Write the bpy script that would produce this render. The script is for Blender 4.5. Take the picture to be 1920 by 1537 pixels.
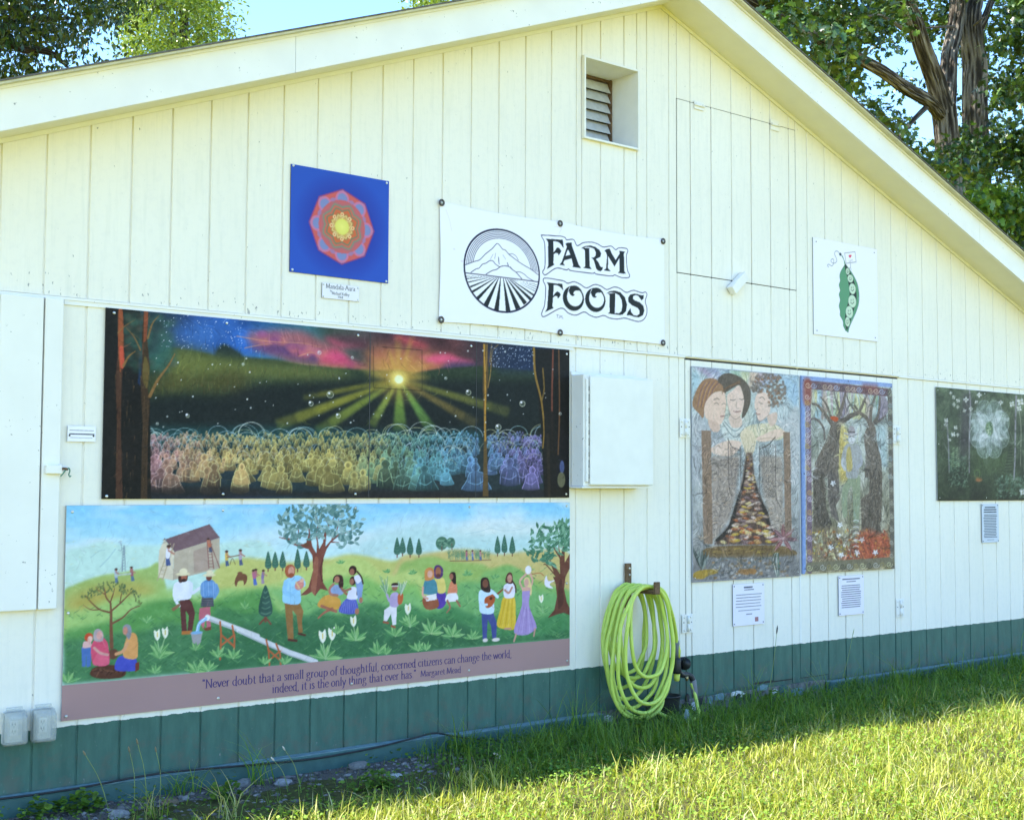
import bpy, bmesh, math, random
import numpy as np
from mathutils import Vector, Matrix

for o_ in list(bpy.data.objects): bpy.data.objects.remove(o_)
scene = bpy.context.scene
COLL = scene.collection
random.seed(11)

# ------------------------------------------------------------------ camera (front wall is the plane y = 0, x runs along it, z is up)
# focal length in pixels of the 1920 px wide photograph, yaw, pitch, roll, distance to the wall, eye height, x of the eye
PAR = [2465.763733974654, 0.6813566025691236, 0.05825582718084506, 0.003820073413719976, 5.966879771136463, 1.45, -2.4925427658206654]
def cam_axes():
    f, yaw, pit, rol = PAR[:4]
    cy, sy, cp, sp = math.cos(yaw), math.sin(yaw), math.cos(pit), math.sin(pit)
    fw = np.array([sy*cp, cy*cp, sp]); r = np.array([cy, -sy, 0.]); u = np.cross(r, fw); cr, sr = math.cos(rol), math.sin(rol)
    return cr*r+sr*u, -sr*r+cr*u, fw
AX = cam_axes()
def wall_points(px, py, Y=0.):
    """Point of the plane y = Y that was measured at this place of the photograph (returns x and z)."""
    px = np.asarray(px, float); py = np.asarray(py, float); f = PAR[0]; r, u, fw = AX
    D = [(px-960)/f*r[k]-(py-768.5)/f*u[k]+fw[k] for k in range(3)]
    t = (PAR[4]+Y)/D[1]
    return PAR[6]+t*D[0], PAR[5]+t*D[2]
def wp(px, py, Y=0.):
    x, z = wall_points(px, py, Y); return Vector((float(x), Y, float(z)))
cam_d = bpy.data.cameras.new('camera'); cam = bpy.data.objects.new('camera', cam_d); COLL.objects.link(cam)
r_, u_, f_ = [Vector(v) for v in AX]
cam.matrix_world = Matrix(((r_.x, u_.x, -f_.x, PAR[6]), (r_.y, u_.y, -f_.y, -PAR[4]), (r_.z, u_.z, -f_.z, PAR[5]), (0, 0, 0, 1)))
cam_d.sensor_fit = 'HORIZONTAL'; cam_d.sensor_width = 36; cam_d.lens = PAR[0]/1920*36; cam_d.clip_start = .05; cam_d.clip_end = 3000
scene.camera = cam

# ------------------------------------------------------------------ daylight: high sun behind the building
SA, SB = .56, .205                                # how far the shadow runs right and towards the lawn for each metre of height
to_sun = Vector((-SA, SB, 1)).normalized()
sun_d = bpy.data.lights.new('sun', 'SUN'); sun_d.energy = 3.7; sun_d.angle = math.radians(.53); sun_d.color = (1, .955, .87)
sun = bpy.data.objects.new('sun', sun_d); COLL.objects.link(sun); sun.location = (0, 6, 20)
sun.rotation_euler = (-to_sun).to_track_quat('-Z', 'Y').to_euler()
world = bpy.data.worlds.new('World'); scene.world = world; world.use_nodes = True
wn = world.node_tree.nodes; wl = world.node_tree.links; wn.clear()
sky = wn.new('ShaderNodeTexSky'); sky.sky_type = 'NISHITA'; sky.sun_disc = False
sky.sun_elevation = math.asin(to_sun.z); sky.sun_rotation = math.atan2(to_sun.x, to_sun.y); sky.air_density = .9; sky.dust_density = .05; sky.ozone_density = 1.6
bg = wn.new('ShaderNodeBackground'); bg.inputs['Strength'].default_value = .15
wo = wn.new('ShaderNodeOutputWorld'); hs = wn.new('ShaderNodeHueSaturation'); hs.inputs['Saturation'].default_value = 1.16; wl.new(sky.outputs[0], hs.inputs['Color']); wl.new(hs.outputs[0], bg.inputs[0]); wl.new(bg.outputs[0], wo.inputs[0])
scene.view_settings.view_transform = 'Standard'; scene.view_settings.look = 'None'; scene.view_settings.gamma = 1; scene.view_settings.use_curve_mapping = False
scene.view_settings.exposure = 1.97
scene.render.engine = 'CYCLES'
scene.cycles.use_adaptive_sampling = True; scene.cycles.adaptive_threshold = .02; scene.cycles.use_denoising = True
scene.cycles.max_bounces = 5; scene.cycles.diffuse_bounces = 3; scene.cycles.transparent_max_bounces = 4

# ------------------------------------------------------------------ helpers
WHITE_SEEN = np.array([.80, .915, .86])           # linear colour that white paint has in the shade of the photograph
def lin(c):
    c = np.asarray(c, float); return np.where(c <= .04045, c/12.92, ((c+.055)/1.055)**2.4)
def seen(h, k=1.):
    """base colour of a surface that looks like the hex colour h in the shade of the wall"""
    h = h.lstrip('#'); c = lin(np.array([int(h[i:i+2], 16) for i in (0, 2, 4)])/255)
    return tuple(np.clip(c*.80/WHITE_SEEN*k, 0, .85))

WLOC = {}
def props(o, label=None, cat=None, group=None, kind=None):
    for k, v in (('label', label), ('category', cat), ('group', group), ('kind', kind)):
        if v: o[k] = v
    return o
def thing(name, label, cat, loc, group=None):
    o = bpy.data.objects.new(name, None); COLL.objects.link(o); o.location = loc; o.empty_display_size = .1
    WLOC[o] = Vector(loc); return props(o, label, cat, group)

class MB:
    """collects faces in world coordinates; build() links them as one mesh object"""
    def __init__(s): s.v = []; s.f = []; s.sm = False
    def add(s, v, f):
        n = len(s.v); s.v += [tuple(p) for p in v]; s.f += [tuple(i+n for i in q) for q in f]; return s
    def box(s, x0, x1, y0, y1, z0, z1):
        return s.add([(x0, y0, z0), (x1, y0, z0), (x1, y1, z0), (x0, y1, z0), (x0, y0, z1), (x1, y0, z1), (x1, y1, z1), (x0, y1, z1)],
                     [(3, 2, 1, 0), (4, 5, 6, 7), (0, 1, 5, 4), (1, 2, 6, 5), (2, 3, 7, 6), (3, 0, 4, 7)])
    def cbox(s, x0, x1, y0, y1, z0, z1, c=.004, seg=1):
        bm = bmesh.new(); bmesh.ops.create_cube(bm, size=1)
        for v in bm.verts: v.co = Vector(((x0+x1)/2+v.co.x*(x1-x0), (y0+y1)/2+v.co.y*(y1-y0), (z0+z1)/2+v.co.z*(z1-z0)))
        bmesh.ops.bevel(bm, geom=bm.edges[:], offset=c, segments=seg, profile=.5, affect='EDGES')
        bm.verts.index_update(); s.add([v.co[:] for v in bm.verts], [[v.index for v in f.verts] for f in bm.faces]); bm.free(); return s
    def extrude_xz(s, poly, y0, y1):
        """polygon given as (x, z), front at y0 and back at y1"""
        a = sum(poly[i][0]*poly[(i+1) % len(poly)][1]-poly[(i+1) % len(poly)][0]*poly[i][1] for i in range(len(poly)))
        if a < 0: poly = poly[::-1]
        n = len(poly); v = [(x, y0, z) for x, z in poly]+[(x, y1, z) for x, z in poly]
        return s.add(v, [tuple(range(n)), tuple(range(2*n-1, n-1, -1))]+[(i, i+n, (i+1) % n+n, (i+1) % n) for i in range(n)])
    def tube(s, P, R, n=8, cap=True):
        P = [Vector(p) for p in P]; R = [R]*len(P) if not hasattr(R, '__len__') else R
        up = None; rings = []
        for i, p in enumerate(P):
            t = (P[min(i+1, len(P)-1)]-P[max(i-1, 0)])
            if t.length < 1e-9: t = Vector((0, 0, 1))
            t.normalize()
            if up is None: up = t.orthogonal().normalized()
            else:
                up = up-t*up.dot(t)
                up = up.normalized() if up.length > 1e-6 else t.orthogonal().normalized()
            b = t.cross(up); rings.append([p+(up*math.cos(2*math.pi*k/n)+b*math.sin(2*math.pi*k/n))*R[i] for k in range(n)])
        v = [q for r in rings for q in r]; f = []
        for i in range(len(P)-1):
            for k in range(n): f.append((i*n+k, i*n+(k+1) % n, (i+1)*n+(k+1) % n, (i+1)*n+k))
        if cap: f += [tuple(range(n-1, -1, -1)), tuple((len(P)-1)*n+k for k in range(n))]
        return s.add(v, f)
    def build(s, name, m, parent=None, smooth=False, origin=None):
        o3 = WLOC[parent] if parent is not None else Vector(origin if origin is not None else (0, 0, 0))
        me = bpy.data.meshes.new(name); me.from_pydata([(x-o3.x, y-o3.y, z-o3.z) for x, y, z in s.v], [], s.f); me.update()
        if smooth: me.polygons.foreach_set('use_smooth', [True]*len(me.polygons))
        return link(name, me, m, parent, o3)
def link(name, me, m, parent=None, origin=None, loc=None):
    if m is not None and not me.materials: me.materials.append(m)
    o = bpy.data.objects.new(name, me); COLL.objects.link(o)
    if parent is not None:
        o.parent = parent; WLOC[o] = WLOC[parent].copy()
        if loc is not None: o.location = Vector(loc)-WLOC[parent]; WLOC[o] = Vector(loc)
    else:
        o.location = origin if origin is not None else (0, 0, 0); WLOC[o] = Vector(o.location)
    return o
def mesh_np(name, V, F, attr=None, smooth=False):
    """fast mesh from arrays: V (n,3), F (m,k) with k = 3 or 4, attr = point colours (n,3) linear"""
    me = bpy.data.meshes.new(name); V = np.asarray(V, np.float32); F = np.asarray(F, np.int32); k = F.shape[1]
    me.vertices.add(len(V)); me.vertices.foreach_set('co', V.ravel()); me.loops.add(F.size); me.loops.foreach_set('vertex_index', F.ravel())
    me.polygons.add(len(F)); me.polygons.foreach_set('loop_start', np.arange(0, F.size, k, dtype=np.int32)); me.polygons.foreach_set('loop_total', np.full(len(F), k, np.int32))
    me.update(calc_edges=True)
    if smooth: me.polygons.foreach_set('use_smooth', np.ones(len(F), bool))
    if attr is not None:
        a = me.color_attributes.new('print', 'FLOAT_COLOR', 'POINT'); a.data.foreach_set('color', np.hstack([attr, np.ones((len(V), 1))]).astype(np.float32).ravel())
    return me

class NT:
    def __init__(s, name):
        s.m = bpy.data.materials.new(name); s.m.use_nodes = True; s.n = s.m.node_tree.nodes; s.l = s.m.node_tree.links
        s.b = s.n['Principled BSDF']; s.out = s.n['Material Output']
    def new(s, t, **k):
        n = s.n.new(t)
        for a, v in k.items():
            if a in n.inputs: n.inputs[a].default_value = v
            else: setattr(n, a, v)
        return n
    def noise(s, scale, detail=4, rough=.55, vec=None, stretch=None):
        n = s.new('ShaderNodeTexNoise', Scale=scale, Detail=detail, Roughness=rough)
        if vec is None: vec = s.new('ShaderNodeNewGeometry').outputs['Position']
        if stretch:
            mp = s.new('ShaderNodeMapping'); mp.inputs['Scale'].default_value = stretch; s.l.new(vec, mp.inputs['Vector']); vec = mp.outputs[0]
        s.l.new(vec, n.inputs['Vector']); return n.outputs['Fac']
    def ramp(s, fac, stops):
        r = s.new('ShaderNodeValToRGB'); e = r.color_ramp.elements
        while len(e) < len(stops): e.new(.5)
        for i, (p, c) in enumerate(stops): e[i].position = p; e[i].color = (*c, 1) if len(c) == 3 else c
        s.l.new(fac, r.inputs[0]); return r.outputs[0]
    def mixc(s, fac, a, b, mode='MIX'):
        m = s.new('ShaderNodeMix', data_type='RGBA', blend_type=mode)
        for i, v in ((0, fac), (6, a), (7, b)):
            if hasattr(v, 'links'): s.l.new(v, m.inputs[i])
            else: m.inputs[i].default_value = v if i == 0 else (*v, 1)
        return m.outputs[2]
    def math(s, op, a, b=0.):
        m = s.new('ShaderNodeMath', operation=op)
        for i, v in ((0, a), (1, b)):
            if hasattr(v, 'links'): s.l.new(v, m.inputs[i])
            else: m.inputs[i].default_value = v
        return m.outputs[0]
    def bump(s, h, strength=.2, dist=.01):
        b = s.new('ShaderNodeBump', Strength=strength, Distance=dist); s.l.new(h, b.inputs['Height']); s.l.new(b.outputs[0], s.b.inputs['Normal'])
    def set(s, c=None, rough=.6, metal=0., spec=.4):
        if c is not None:
            if hasattr(c, 'links'): s.l.new(c, s.b.inputs['Base Color'])
            else: s.b.inputs['Base Color'].default_value = (*c, 1)
        s.b.inputs['Roughness'].default_value = rough; s.b.inputs['Metallic'].default_value = metal; s.b.inputs['Specular IOR Level'].default_value = spec
        return s.m
def simple(name, c, rough=.6, metal=0., spec=.4, vary=.12, scale=30, bump=.0):
    t = NT(name); f = t.noise(scale); c = np.array(c)
    k = t.ramp(f, [(.3, tuple(c*(1-vary))), (.7, tuple(np.minimum(c*(1+vary), .95)))])
    if bump: t.bump(f, bump, .005)
    return t.set(k, rough, metal, spec)
# ------------------------------------------------------------------ flat prints: a small numpy painter
# Pictures are painted on a lattice lying on the sign's own face and stored as point colours of that face.
def pts_of(s):
    if isinstance(s, str):
        return np.array([[float(v) for v in q.split(',')] for q in s.split()])
    return np.array(s, float)

def col(c):
    if isinstance(c, str):
        c = c.lstrip('#')
        return np.array([int(c[i:i+2], 16) for i in (0, 2, 4)], float)/255
    return np.array(c, float)/255

def smooth_pts(P, closed=False, n=6):
    P = np.asarray(P, float)
    if len(P) < 3: return P
    if closed: Q = np.vstack([P[-1], P, P[0], P[1]])
    else: Q = np.vstack([2*P[0]-P[1], P, 2*P[-1]-P[-2]])
    t = np.linspace(0, 1, n, endpoint=False)[:, None]
    out = []
    for i in range(1, len(Q)-2):
        a, b, c, d = Q[i-1], Q[i], Q[i+1], Q[i+2]
        out.append(.5*((2*b)+(c-a)*t+(2*a-5*b+4*c-d)*t*t+(3*b-a-3*c+d)*t**3))
    out = np.vstack(out)
    if not closed: out = np.vstack([out, P[-1]])
    return out

def vnoise(ny, nx, cy, cx, seed):
    rg = np.random.RandomState(seed)
    L = rg.rand(cy+2, cx+2)
    y = np.linspace(0, cy, ny); x = np.linspace(0, cx, nx)
    iy = np.minimum(y.astype(int), cy-1); ix = np.minimum(x.astype(int), cx-1)
    fy = (y-iy)[:, None]; fx = (x-ix)[None]
    fy = fy*fy*(3-2*fy); fx = fx*fx*(3-2*fx)
    a = L[iy][:, ix]; b = L[iy][:, ix+1]; c = L[iy+1][:, ix]; d = L[iy+1][:, ix+1]
    return (a*(1-fx)+b*fx)*(1-fy)+(c*(1-fx)+d*fx)*fy

class Canvas:
    def __init__(s, x0, x1, z0, z1, nx, base, seed=1):
        s.x0, s.x1, s.z0, s.z1 = x0, x1, z0, z1
        s.nx = nx; s.d = (x1-x0)/(nx-1); s.nz = int(round((z1-z0)/s.d))+1
        s.img = np.ones((s.nz, nx, 3))*col(base)
        s.fr = (0, 0, 1.); s.rg = np.random.RandomState(seed); s.seed = seed
    def frame(s, ox, oy, sc): s.fr = (ox, oy, sc); return s
    def T(s, P):                       # tracing units -> lattice units (row 0 at the top of the picture)
        P = np.asarray(P, float).reshape(-1, 2); ox, oy, sc = s.fr
        X, Z = wall_points(ox+P[:, 0]/sc, oy+P[:, 1]/sc)
        return np.stack([(X-s.x0)/s.d, (s.z1-Z)/s.d], 1)
    def unit(s, p):
        a = s.T([p, (p[0], p[1]+10)]); return np.hypot(*(a[1]-a[0]))/10
    def box(s, q, pad):
        x0 = max(int(q[:, 0].min()-pad), 0); x1 = min(int(q[:, 0].max()+pad)+2, s.nx)
        y0 = max(int(q[:, 1].min()-pad), 0); y1 = min(int(q[:, 1].max()+pad)+2, s.nz)
        return x0, x1, y0, y1
    def mix(s, b, cov, c):
        x0, x1, y0, y1 = b
        c = col(c) if not (isinstance(c, np.ndarray) and c.ndim == 3) else c
        s.img[y0:y1, x0:x1] += cov[..., None]*(c-s.img[y0:y1, x0:x1])
    def cover(s, q, b):
        x0, x1, y0, y1 = b; acc = 0
        for ox, oy in ((-.25, -.25), (.25, -.25), (-.25, .25), (.25, .25)):
            gx = np.arange(x0, x1)[None]+ox; gy = np.arange(y0, y1)[:, None]+oy
            ins = np.zeros((y1-y0, x1-x0), bool)
            j = len(q)-1
            for i in range(len(q)):
                xi, yi = q[i]; xj, yj = q[j]; j = i
                if yi == yj: continue
                ins ^= ((yi > gy) != (yj > gy)) & (gx < (xj-xi)*(gy-yi)/(yj-yi)+xi)
            acc = acc+ins
        return acc/4.
    def poly(s, P, c, a=1., sm=False, soft=0, grad=None):
        P = pts_of(P)
        if sm: P = smooth_pts(P, True)
        q = s.T(P); b = s.box(q, 1+3*soft)
        if b[1] <= b[0] or b[3] <= b[2]: return
        cov = s.cover(q, b)
        if soft:
            k = int(max(1, soft)); w = np.ones(2*k+1)/(2*k+1)
            for _ in range(2):
                cov = np.apply_along_axis(lambda v: np.convolve(v, w, 'same'), 0, cov)
                cov = np.apply_along_axis(lambda v: np.convolve(v, w, 'same'), 1, cov)
        if grad is not None:          # second colour towards the bottom of the shape
            t = np.clip((np.arange(b[2], b[3])-q[:, 1].min())/max(1e-6, np.ptp(q[:, 1])), 0, 1)[:, None, None]
            c = col(c)*(1-t)+col(grad)*t+np.zeros((1, b[1]-b[0], 1))
        s.mix(b, cov*a, c)
    def line(s, P, w, c, a=1., w2=None, sm=True):
        P = pts_of(P); u = s.unit(P[0]); w = w*u; w2 = w if w2 is None else w2*u
        if sm and len(P) > 2: P = smooth_pts(P)
        s.rawline(s.T(P), w, w2, c, a)
    def rawline(s, q, w, w2, c, a=1.):
        b = s.box(q, max(w, w2)+2)
        if b[1] <= b[0] or b[3] <= b[2]: return
        gx = np.arange(b[0], b[1])[None]; gy = np.arange(b[2], b[3])[:, None]
        best = np.zeros((b[3]-b[2], b[1]-b[0])); n = len(q)-1
        for i in range(n):
            p, d = q[i], q[i+1]-q[i]; L = d@d+1e-9
            t = np.clip(((gx-p[0])*d[0]+(gy-p[1])*d[1])/L, 0, 1)
            ds = np.hypot(gx-p[0]-t*d[0], gy-p[1]-t*d[1])
            ww = (w+(w2-w)*(i+t)/n)/2
            cv = np.clip(ww-ds+.5, 0, 1)*np.minimum(1, 2*ww+.15)
            np.maximum(best, cv, out=best)
        s.mix(b, best*a, c)
    def ell(s, cx, cy, rx, ry, c, a=1., soft=0., ang=0., ring=0., half=False):
        o = s.T([(cx, cy)])[0]; ex = s.T([(cx+rx, cy)])[0]-o; u = s.unit((cx, cy))
        R = np.hypot(*ex); r2 = ry*u
        b = s.box(np.array([o-max(R, r2), o+max(R, r2)]), 2+ring+soft*max(R, r2))
        if b[1] <= b[0] or b[3] <= b[2]: return
        gx = np.arange(b[0], b[1])[None]-o[0]; gy = np.arange(b[2], b[3])[:, None]-o[1]
        if ang:
            k, m = math.cos(ang), math.sin(ang); gx, gy = gx*k+gy*m, -gx*m+gy*k
        r = np.hypot(gx/max(R, .3), gy/max(r2, .3)); m_ = min(max(R, .3), max(r2, .3))
        if ring: cov = np.clip(ring*u/2-np.abs(r-1)*m_+.5, 0, 1)*min(1, ring*u+.2)
        elif soft: cov = np.clip((1+soft-r)/(2*soft), 0, 1); cov = cov*cov*(3-2*cov)
        else: cov = np.clip((1-r)*m_+.5, 0, 1)
        if half: cov = cov*(gy < 0)
        s.mix(b, cov*a, c)
    def grain(s, amp, cells, seed, tint=(1, 1, 1), sub=None):
        n = vnoise(s.nz, s.nx, cells[0], cells[1], seed)-.5
        s.img += (n*amp)[..., None]*np.array(tint)
    def hatch(s, n, L, w, seed, a=.5, dk=(.5, .62, 1.35), cells=(7, 5), box=None):
        """fine pen and brush lines that follow a winding flow and take their colour from what they cross"""
        r = np.random.RandomState(seed); fl = vnoise(s.nz, s.nx, cells[0], cells[1], seed+1)*7.5; x0, x1, y0, y1 = box or (0, 1, 0, 1)
        for k in range(n):
            x, y = r.uniform(x0, x1)*(s.nx-1), r.uniform(y0, y1)*(s.nz-1); P = [(x, y)]; c = s.img[int(y), int(x)]*dk[k % len(dk)]+.02; bend = r.uniform(-.25, .25)
            for i in range(5):
                an = fl[min(max(int(y), 0), s.nz-1), min(max(int(x), 0), s.nx-1)]+bend*i; x += math.cos(an)*L/5; y += math.sin(an)*L/5; P.append((x, y))
            s.rawline(np.array(P), w, w*.5, tuple(np.clip(c, 0, 1)*255), a)
    def done(s):
        return np.clip(s.img, 0, 1)

# ---- figures shared by the pictures
def leaf(c, x, y, L, w, ang, co, a=1., rib=None):
    k, m = math.cos(ang), math.sin(ang)
    P = [(x+L*t*k-w*h*m, y+L*t*m+w*h*k) for t, h in ((0, 0), (.25, .38), (.5, .5), (.75, .34), (1, 0), (.75, -.34), (.5, -.5), (.25, -.38))]
    c.poly(P, co, a)
    if rib: c.line([(x, y), (x+L*k, y+L*m)], w*.13, rib, .7)

def cypress(c, x, y, w, h, co='3f6b57', tr='7d5540'):
    c.line([(x, y), (x, y+h*.16)], w*.22, tr)
    c.poly([(x, y-h), (x+w*.33, y-h*.6), (x+w*.5, y-h*.18), (x+w*.25, y), (x-w*.25, y), (x-w*.5, y-h*.18), (x-w*.33, y-h*.6)], co, 1, True)
    for k in range(5):
        yy = y-h*(.1+.17*k); c.line([(x-w*.3*(1-k*.16), yy), (x, yy+h*.04), (x+w*.36*(1-k*.16), yy-h*.02)], w*.09, '6f9a78', .55)

def lily(c, x, y, s, n=5, flower=1, co='7fb46a', seed=0):
    rg = np.random.RandomState(int(x*7+y)+seed)
    for k in range(n):
        a = -math.pi/2+(k-(n-1)/2)*.55+rg.uniform(-.15, .15)
        leaf(c, x, y, s*rg.uniform(.7, 1.05), s*.3, a, co if k % 2 else '5d9a58', 1, 'cfe3a0')
    for f in range(flower):
        fx, fy = x+(f-.3)*s*.55, y-s*(1.35+.15*f)
        c.line([(x, y), (fx, fy+s*.3)], s*.07, '9cc486')
        c.poly([(fx-s*.22, fy-s*.3), (fx-s*.2, fy+s*.12), (fx, fy+s*.42), (fx+s*.2, fy+s*.1), (fx+s*.14, fy-s*.38), (fx-s*.03, fy-s*.2)], 'eef0d2', 1, True)
        c.line([(fx, fy+s*.15), (fx, fy-s*.12)], s*.07, 'e0bf5a')
def paint_green():
    c = Canvas(-.279, 2.789, .545, 1.356, 800, '8ccbe8', 3)
    rg = c.rg
    # sky wash
    t = np.linspace(0, 1, c.nz)[:, None, None]
    c.img[:] = col('86cdec')*(1-np.clip(t*2.7, 0, 1))+col('d3efe2')*np.clip(t*2.7, 0, 1)
    n1 = vnoise(c.nz, c.nx, 9, 14, 5); n2 = vnoise(c.nz, c.nx, 30, 22, 6)
    m = np.clip((n1*.65+n2*.35-.47)*3, 0, 1)[..., None]*.6
    c.img += m*(col('e4f0ea')-c.img)
    c.frame(460, 930, 4.044)
    for cl in ('600,330 820,280 1000,210 1300,130 1500,150 1700,260 1500,330 1000,400', '-200,380 100,250 330,200 420,260 200,380'):
        c.poly(cl, 'f0f0e4', .45, True, 9)
    c.frame(760, 930, 4.044)
    c.poly('330,270 500,200 700,190 950,180 1240,200 1240,280 900,330 500,330', 'e3eadb', .8, True, 8)
    c.poly('-300,330 0,240 150,200 350,260 700,300 1240,310 1240,480 -300,480', 'b9dcd2', .8, True, 8)
    c.line('450,285 560,265 640,240 720,260 860,250 910,225', 4, '97bcc0', .5)
    # hills
    c.frame(100, 930, 3.492)
    c.poly('60,385 200,330 330,292 470,318 700,320 900,330 1400,310 1400,700 60,700', 'c2e4d2', .95, True, 2)
    c.line('300,460 350,410 400,345', 8, '8fb7b8', .5); c.line('240,400 290,360 330,350', 6, '93bdba', .5)
    c.poly('60,640 130,580 300,520 430,500 600,470 700,460 700,900 60,900', 'a3bf6c', 1, True, 1)
    c.poly('60,700 200,610 420,560 640,590 620,760 300,900 60,950', 'b9a24c', .75, True, 8)
    c.frame(460, 930, 4.044)
    c.poly('-240,560 -60,470 90,470 300,500 620,470 760,440 900,450 1100,490 1300,470 1300,900 -240,900', 'c4c770', 1, True, 2)
    c.frame(760, 930, 4.044)
    c.poly('-60,490 100,440 300,410 420,400 560,410 700,440 900,420 1240,440 1240,900 -60,900', 'cdbd74', 1, True, 2)
    c.poly('-60,560 60,480 190,455 330,490 560,510 640,545 760,520 860,560 960,620 1240,760 1240,1000 -60,1000', '9cba62', 1, True, 2)
    c.poly('560,620 660,560 760,525 850,550 940,620 1000,680 1240,720 1240,1000 560,1000', '85b463', 1, True, 2)
    c.poly('-60,700 100,680 300,720 420,650 540,650 700,660 850,700 1240,780 1240,1100 -60,1100', '78b068', 1, True, 3)
    c.frame(460, 930, 4.044)
    c.poly('-240,760 -100,690 60,700 250,640 450,560 620,520 760,470 900,480 1000,560 1100,600 1300,560 1300,900 -240,900', 'c0d076', 1, True, 2)
    c.poly('450,760 560,660 720,610 900,610 1000,660 1100,690 1300,680 1300,1000 450,1000', '8bbd63', 1, True, 3)
    c.poly('-240,760 0,720 250,690 420,740 560,740 800,700 1000,790 1300,750 1300,1200 -240,1200', '82b86c', 1, True, 4)
    c.frame(100, 930, 3.492)
    c.poly('60,760 200,740 420,660 640,640 760,600 900,640 1400,620 1400,900 60,960', 'a3c872', 1, True, 4)
    c.poly('60,890 200,850 420,800 600,700 800,670 1000,690 1200,640 1400,640 1400,1000 60,1000', '5f9a50', 1, True, 3)
    c.poly('60,960 200,930 430,890 600,880 760,820 1000,900 1200,800 1400,800 1400,1240 60,1240', '4a8050', 1, True, 3)
    c.frame(460, 930, 4.044)
    c.poly('-240,860 0,890 260,880 450,900 560,850 700,900 880,820 1000,810 1100,850 1300,860 1300,1320 -240,1320', '4b8450', 1, True, 3)
    c.poly('-240,1050 100,960 420,930 700,960 900,900 1100,1000 1300,960 1300,1320 -240,1320', '3c7048', .9, True, 4)
    c.frame(760, 930, 4.044)
    c.poly('-60,850 100,860 230,880 330,830 520,900 700,900 900,900 1000,930 1240,850 1240,1200 -60,1200', '4d8b52', 1, True, 3)
    c.poly('-60,980 160,930 400,960 560,1060 760,1070 900,1090 1240,1020 1240,1200 -60,1200', '3a6b45', .9, True, 4)
    # brushed grass strokes over the near hills
    c.frame(0, 0, 1)
    for k in range(1300):
        x = rg.uniform(112, 1066); yb = 1275-(x-112)*.087
        y = yb-135*rg.rand()**1.5
        s_ = rg.uniform(4, 12); d = rg.choice([-1, 1])
        co = ['2d5c3d', '3a6f45', '569a55', '79b263', '2a523a', '8cbf72'][rg.randint(6)]
        c.line([(x, y), (x+d*s_*.6, y-s_*.35), (x+d*s_, y-s_*.8)], 2.2, co, .36, .5)
    # mountains haze scrub
    for k in range(120):
        x = rg.uniform(112, 1066); y = rg.uniform(1010, 1110)
        c.line([(x, y), (x+rg.uniform(-10, 10), y+rg.uniform(-3, 1))], 1.6, 'd6cf86', .35, .4)
    # barn
    c.frame(100, 930, 3.492)
    c.poly('685,360 720,280 785,355 775,548 680,530', 'd9cfb0'); c.poly('785,358 1083,272 1083,470 775,548', 'bdb096')
    c.poly('910,358 1000,325 1010,480 915,500', 'b39f8b'); c.line('840,390 870,380 868,520', 3, 'a89a80', .6)
    c.poly('706,288 1015,182 1085,270 790,362 722,276', '7a6164'); c.line('722,276 790,362', 4, '55434a')
    for k in range(6): c.line([(760+50*k, 268-17*k), (830+48*k, 350-15*k)], 2.5, '6a5257', .6)
    def ladder(x0, y0, x1, y1, w, co):
        c.line([(x0, y0), (x1, y1)], 6, co, 1, sm=False); c.line([(x0+w, y0), (x1+w*1.4, y1)], 6, co, 1, sm=False)
        for k in range(9):
            t_ = (k+.5)/9; c.line([(x0+(x1-x0)*t_, y0+(y1-y0)*t_), (x0+w+(x1-x0+w*.4)*t_, y0+(y1-y0)*t_)], 4, co, .9, sm=False)
    ladder(760, 310, 675, 548, 24, 'b8a583'); ladder(1000, 290, 1012, 470, 22, '8d5d52'); c.line('1030,330 1082,466', 6, '8d5d52')
    def mini(x, y, h, top, leg, hair='4a342c', skin='b5806a', lean=0):
        c.line([(x, y), (x+lean*.3, y-h*.48)], h*.16, leg, 1, h*.2); c.line([(x+h*.12, y), (x+lean*.3, y-h*.45)], h*.12, leg)
        c.line([(x+lean*.3, y-h*.42), (x+lean, y-h*.78)], h*.25, top); c.ell(x+lean*1.1, y-h*.9, h*.09, h*.11, skin); c.ell(x+lean*1.1, y-h*.95, h*.11, h*.08, hair)
        c.line([(x+lean, y-h*.72), (x+lean+h*.28, y-h*.55)], h*.09, skin)
    mini(740, 445, 125, 'e8e8ea', '4a5a86', lean=8); mini(1020, 360, 85, 'c87858', '55596b', lean=-12)
    mini(1128, 450, 95, 'd9b95a', '4b5d7d'); mini(1218, 445, 98, 'b9a9b0', '54617e'); c.line('1130,400 1210,385', 7, '8a6a4c'); c.line('1150,445 1165,405 1185,445', 4, '6d5542')
    mini(405, 560, 88, 'a7b8c4', '5e7a8a'); mini(510, 548, 88, 'a0606a', '5a7488', lean=-5); c.poly('395,512 505,498 505,512 395,522', 'b7c7b0')
    c.line('440,490 455,322 448,490', 4, '71808a', .9, sm=False); c.line('466,490 458,322', 4, '71808a')
    for k in range(8): c.line([(442, 480-k*19), (464, 468-k*19)], 3, '7d8b92', .8); c.line([(464, 480-k*19), (442, 468-k*19)], 3, '7d8b92', .8)
    c.line('420,350 440,352 436,295 422,300', 4, '8da0a6', .9); c.line('428,300 440,320', 3, '7d8b92')
    # goat and children
    c.poly('1180,560 1200,510 1240,505 1262,520 1258,560 1240,580 1236,552 1205,556 1190,590', '7c5238', 1, True); c.ell(1215, 502, 16, 10, '7c5238')
    mini(1312, 575, 95, 'c06a88', '5470b0', lean=-8)
    c.frame(460, 930, 4.044)
    mini(60, 655, 105, 'b86c86', '4f6db2', lean=10); mini(120, 655, 98, '8d7a9c', 'a08a9c', lean=8)
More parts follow.
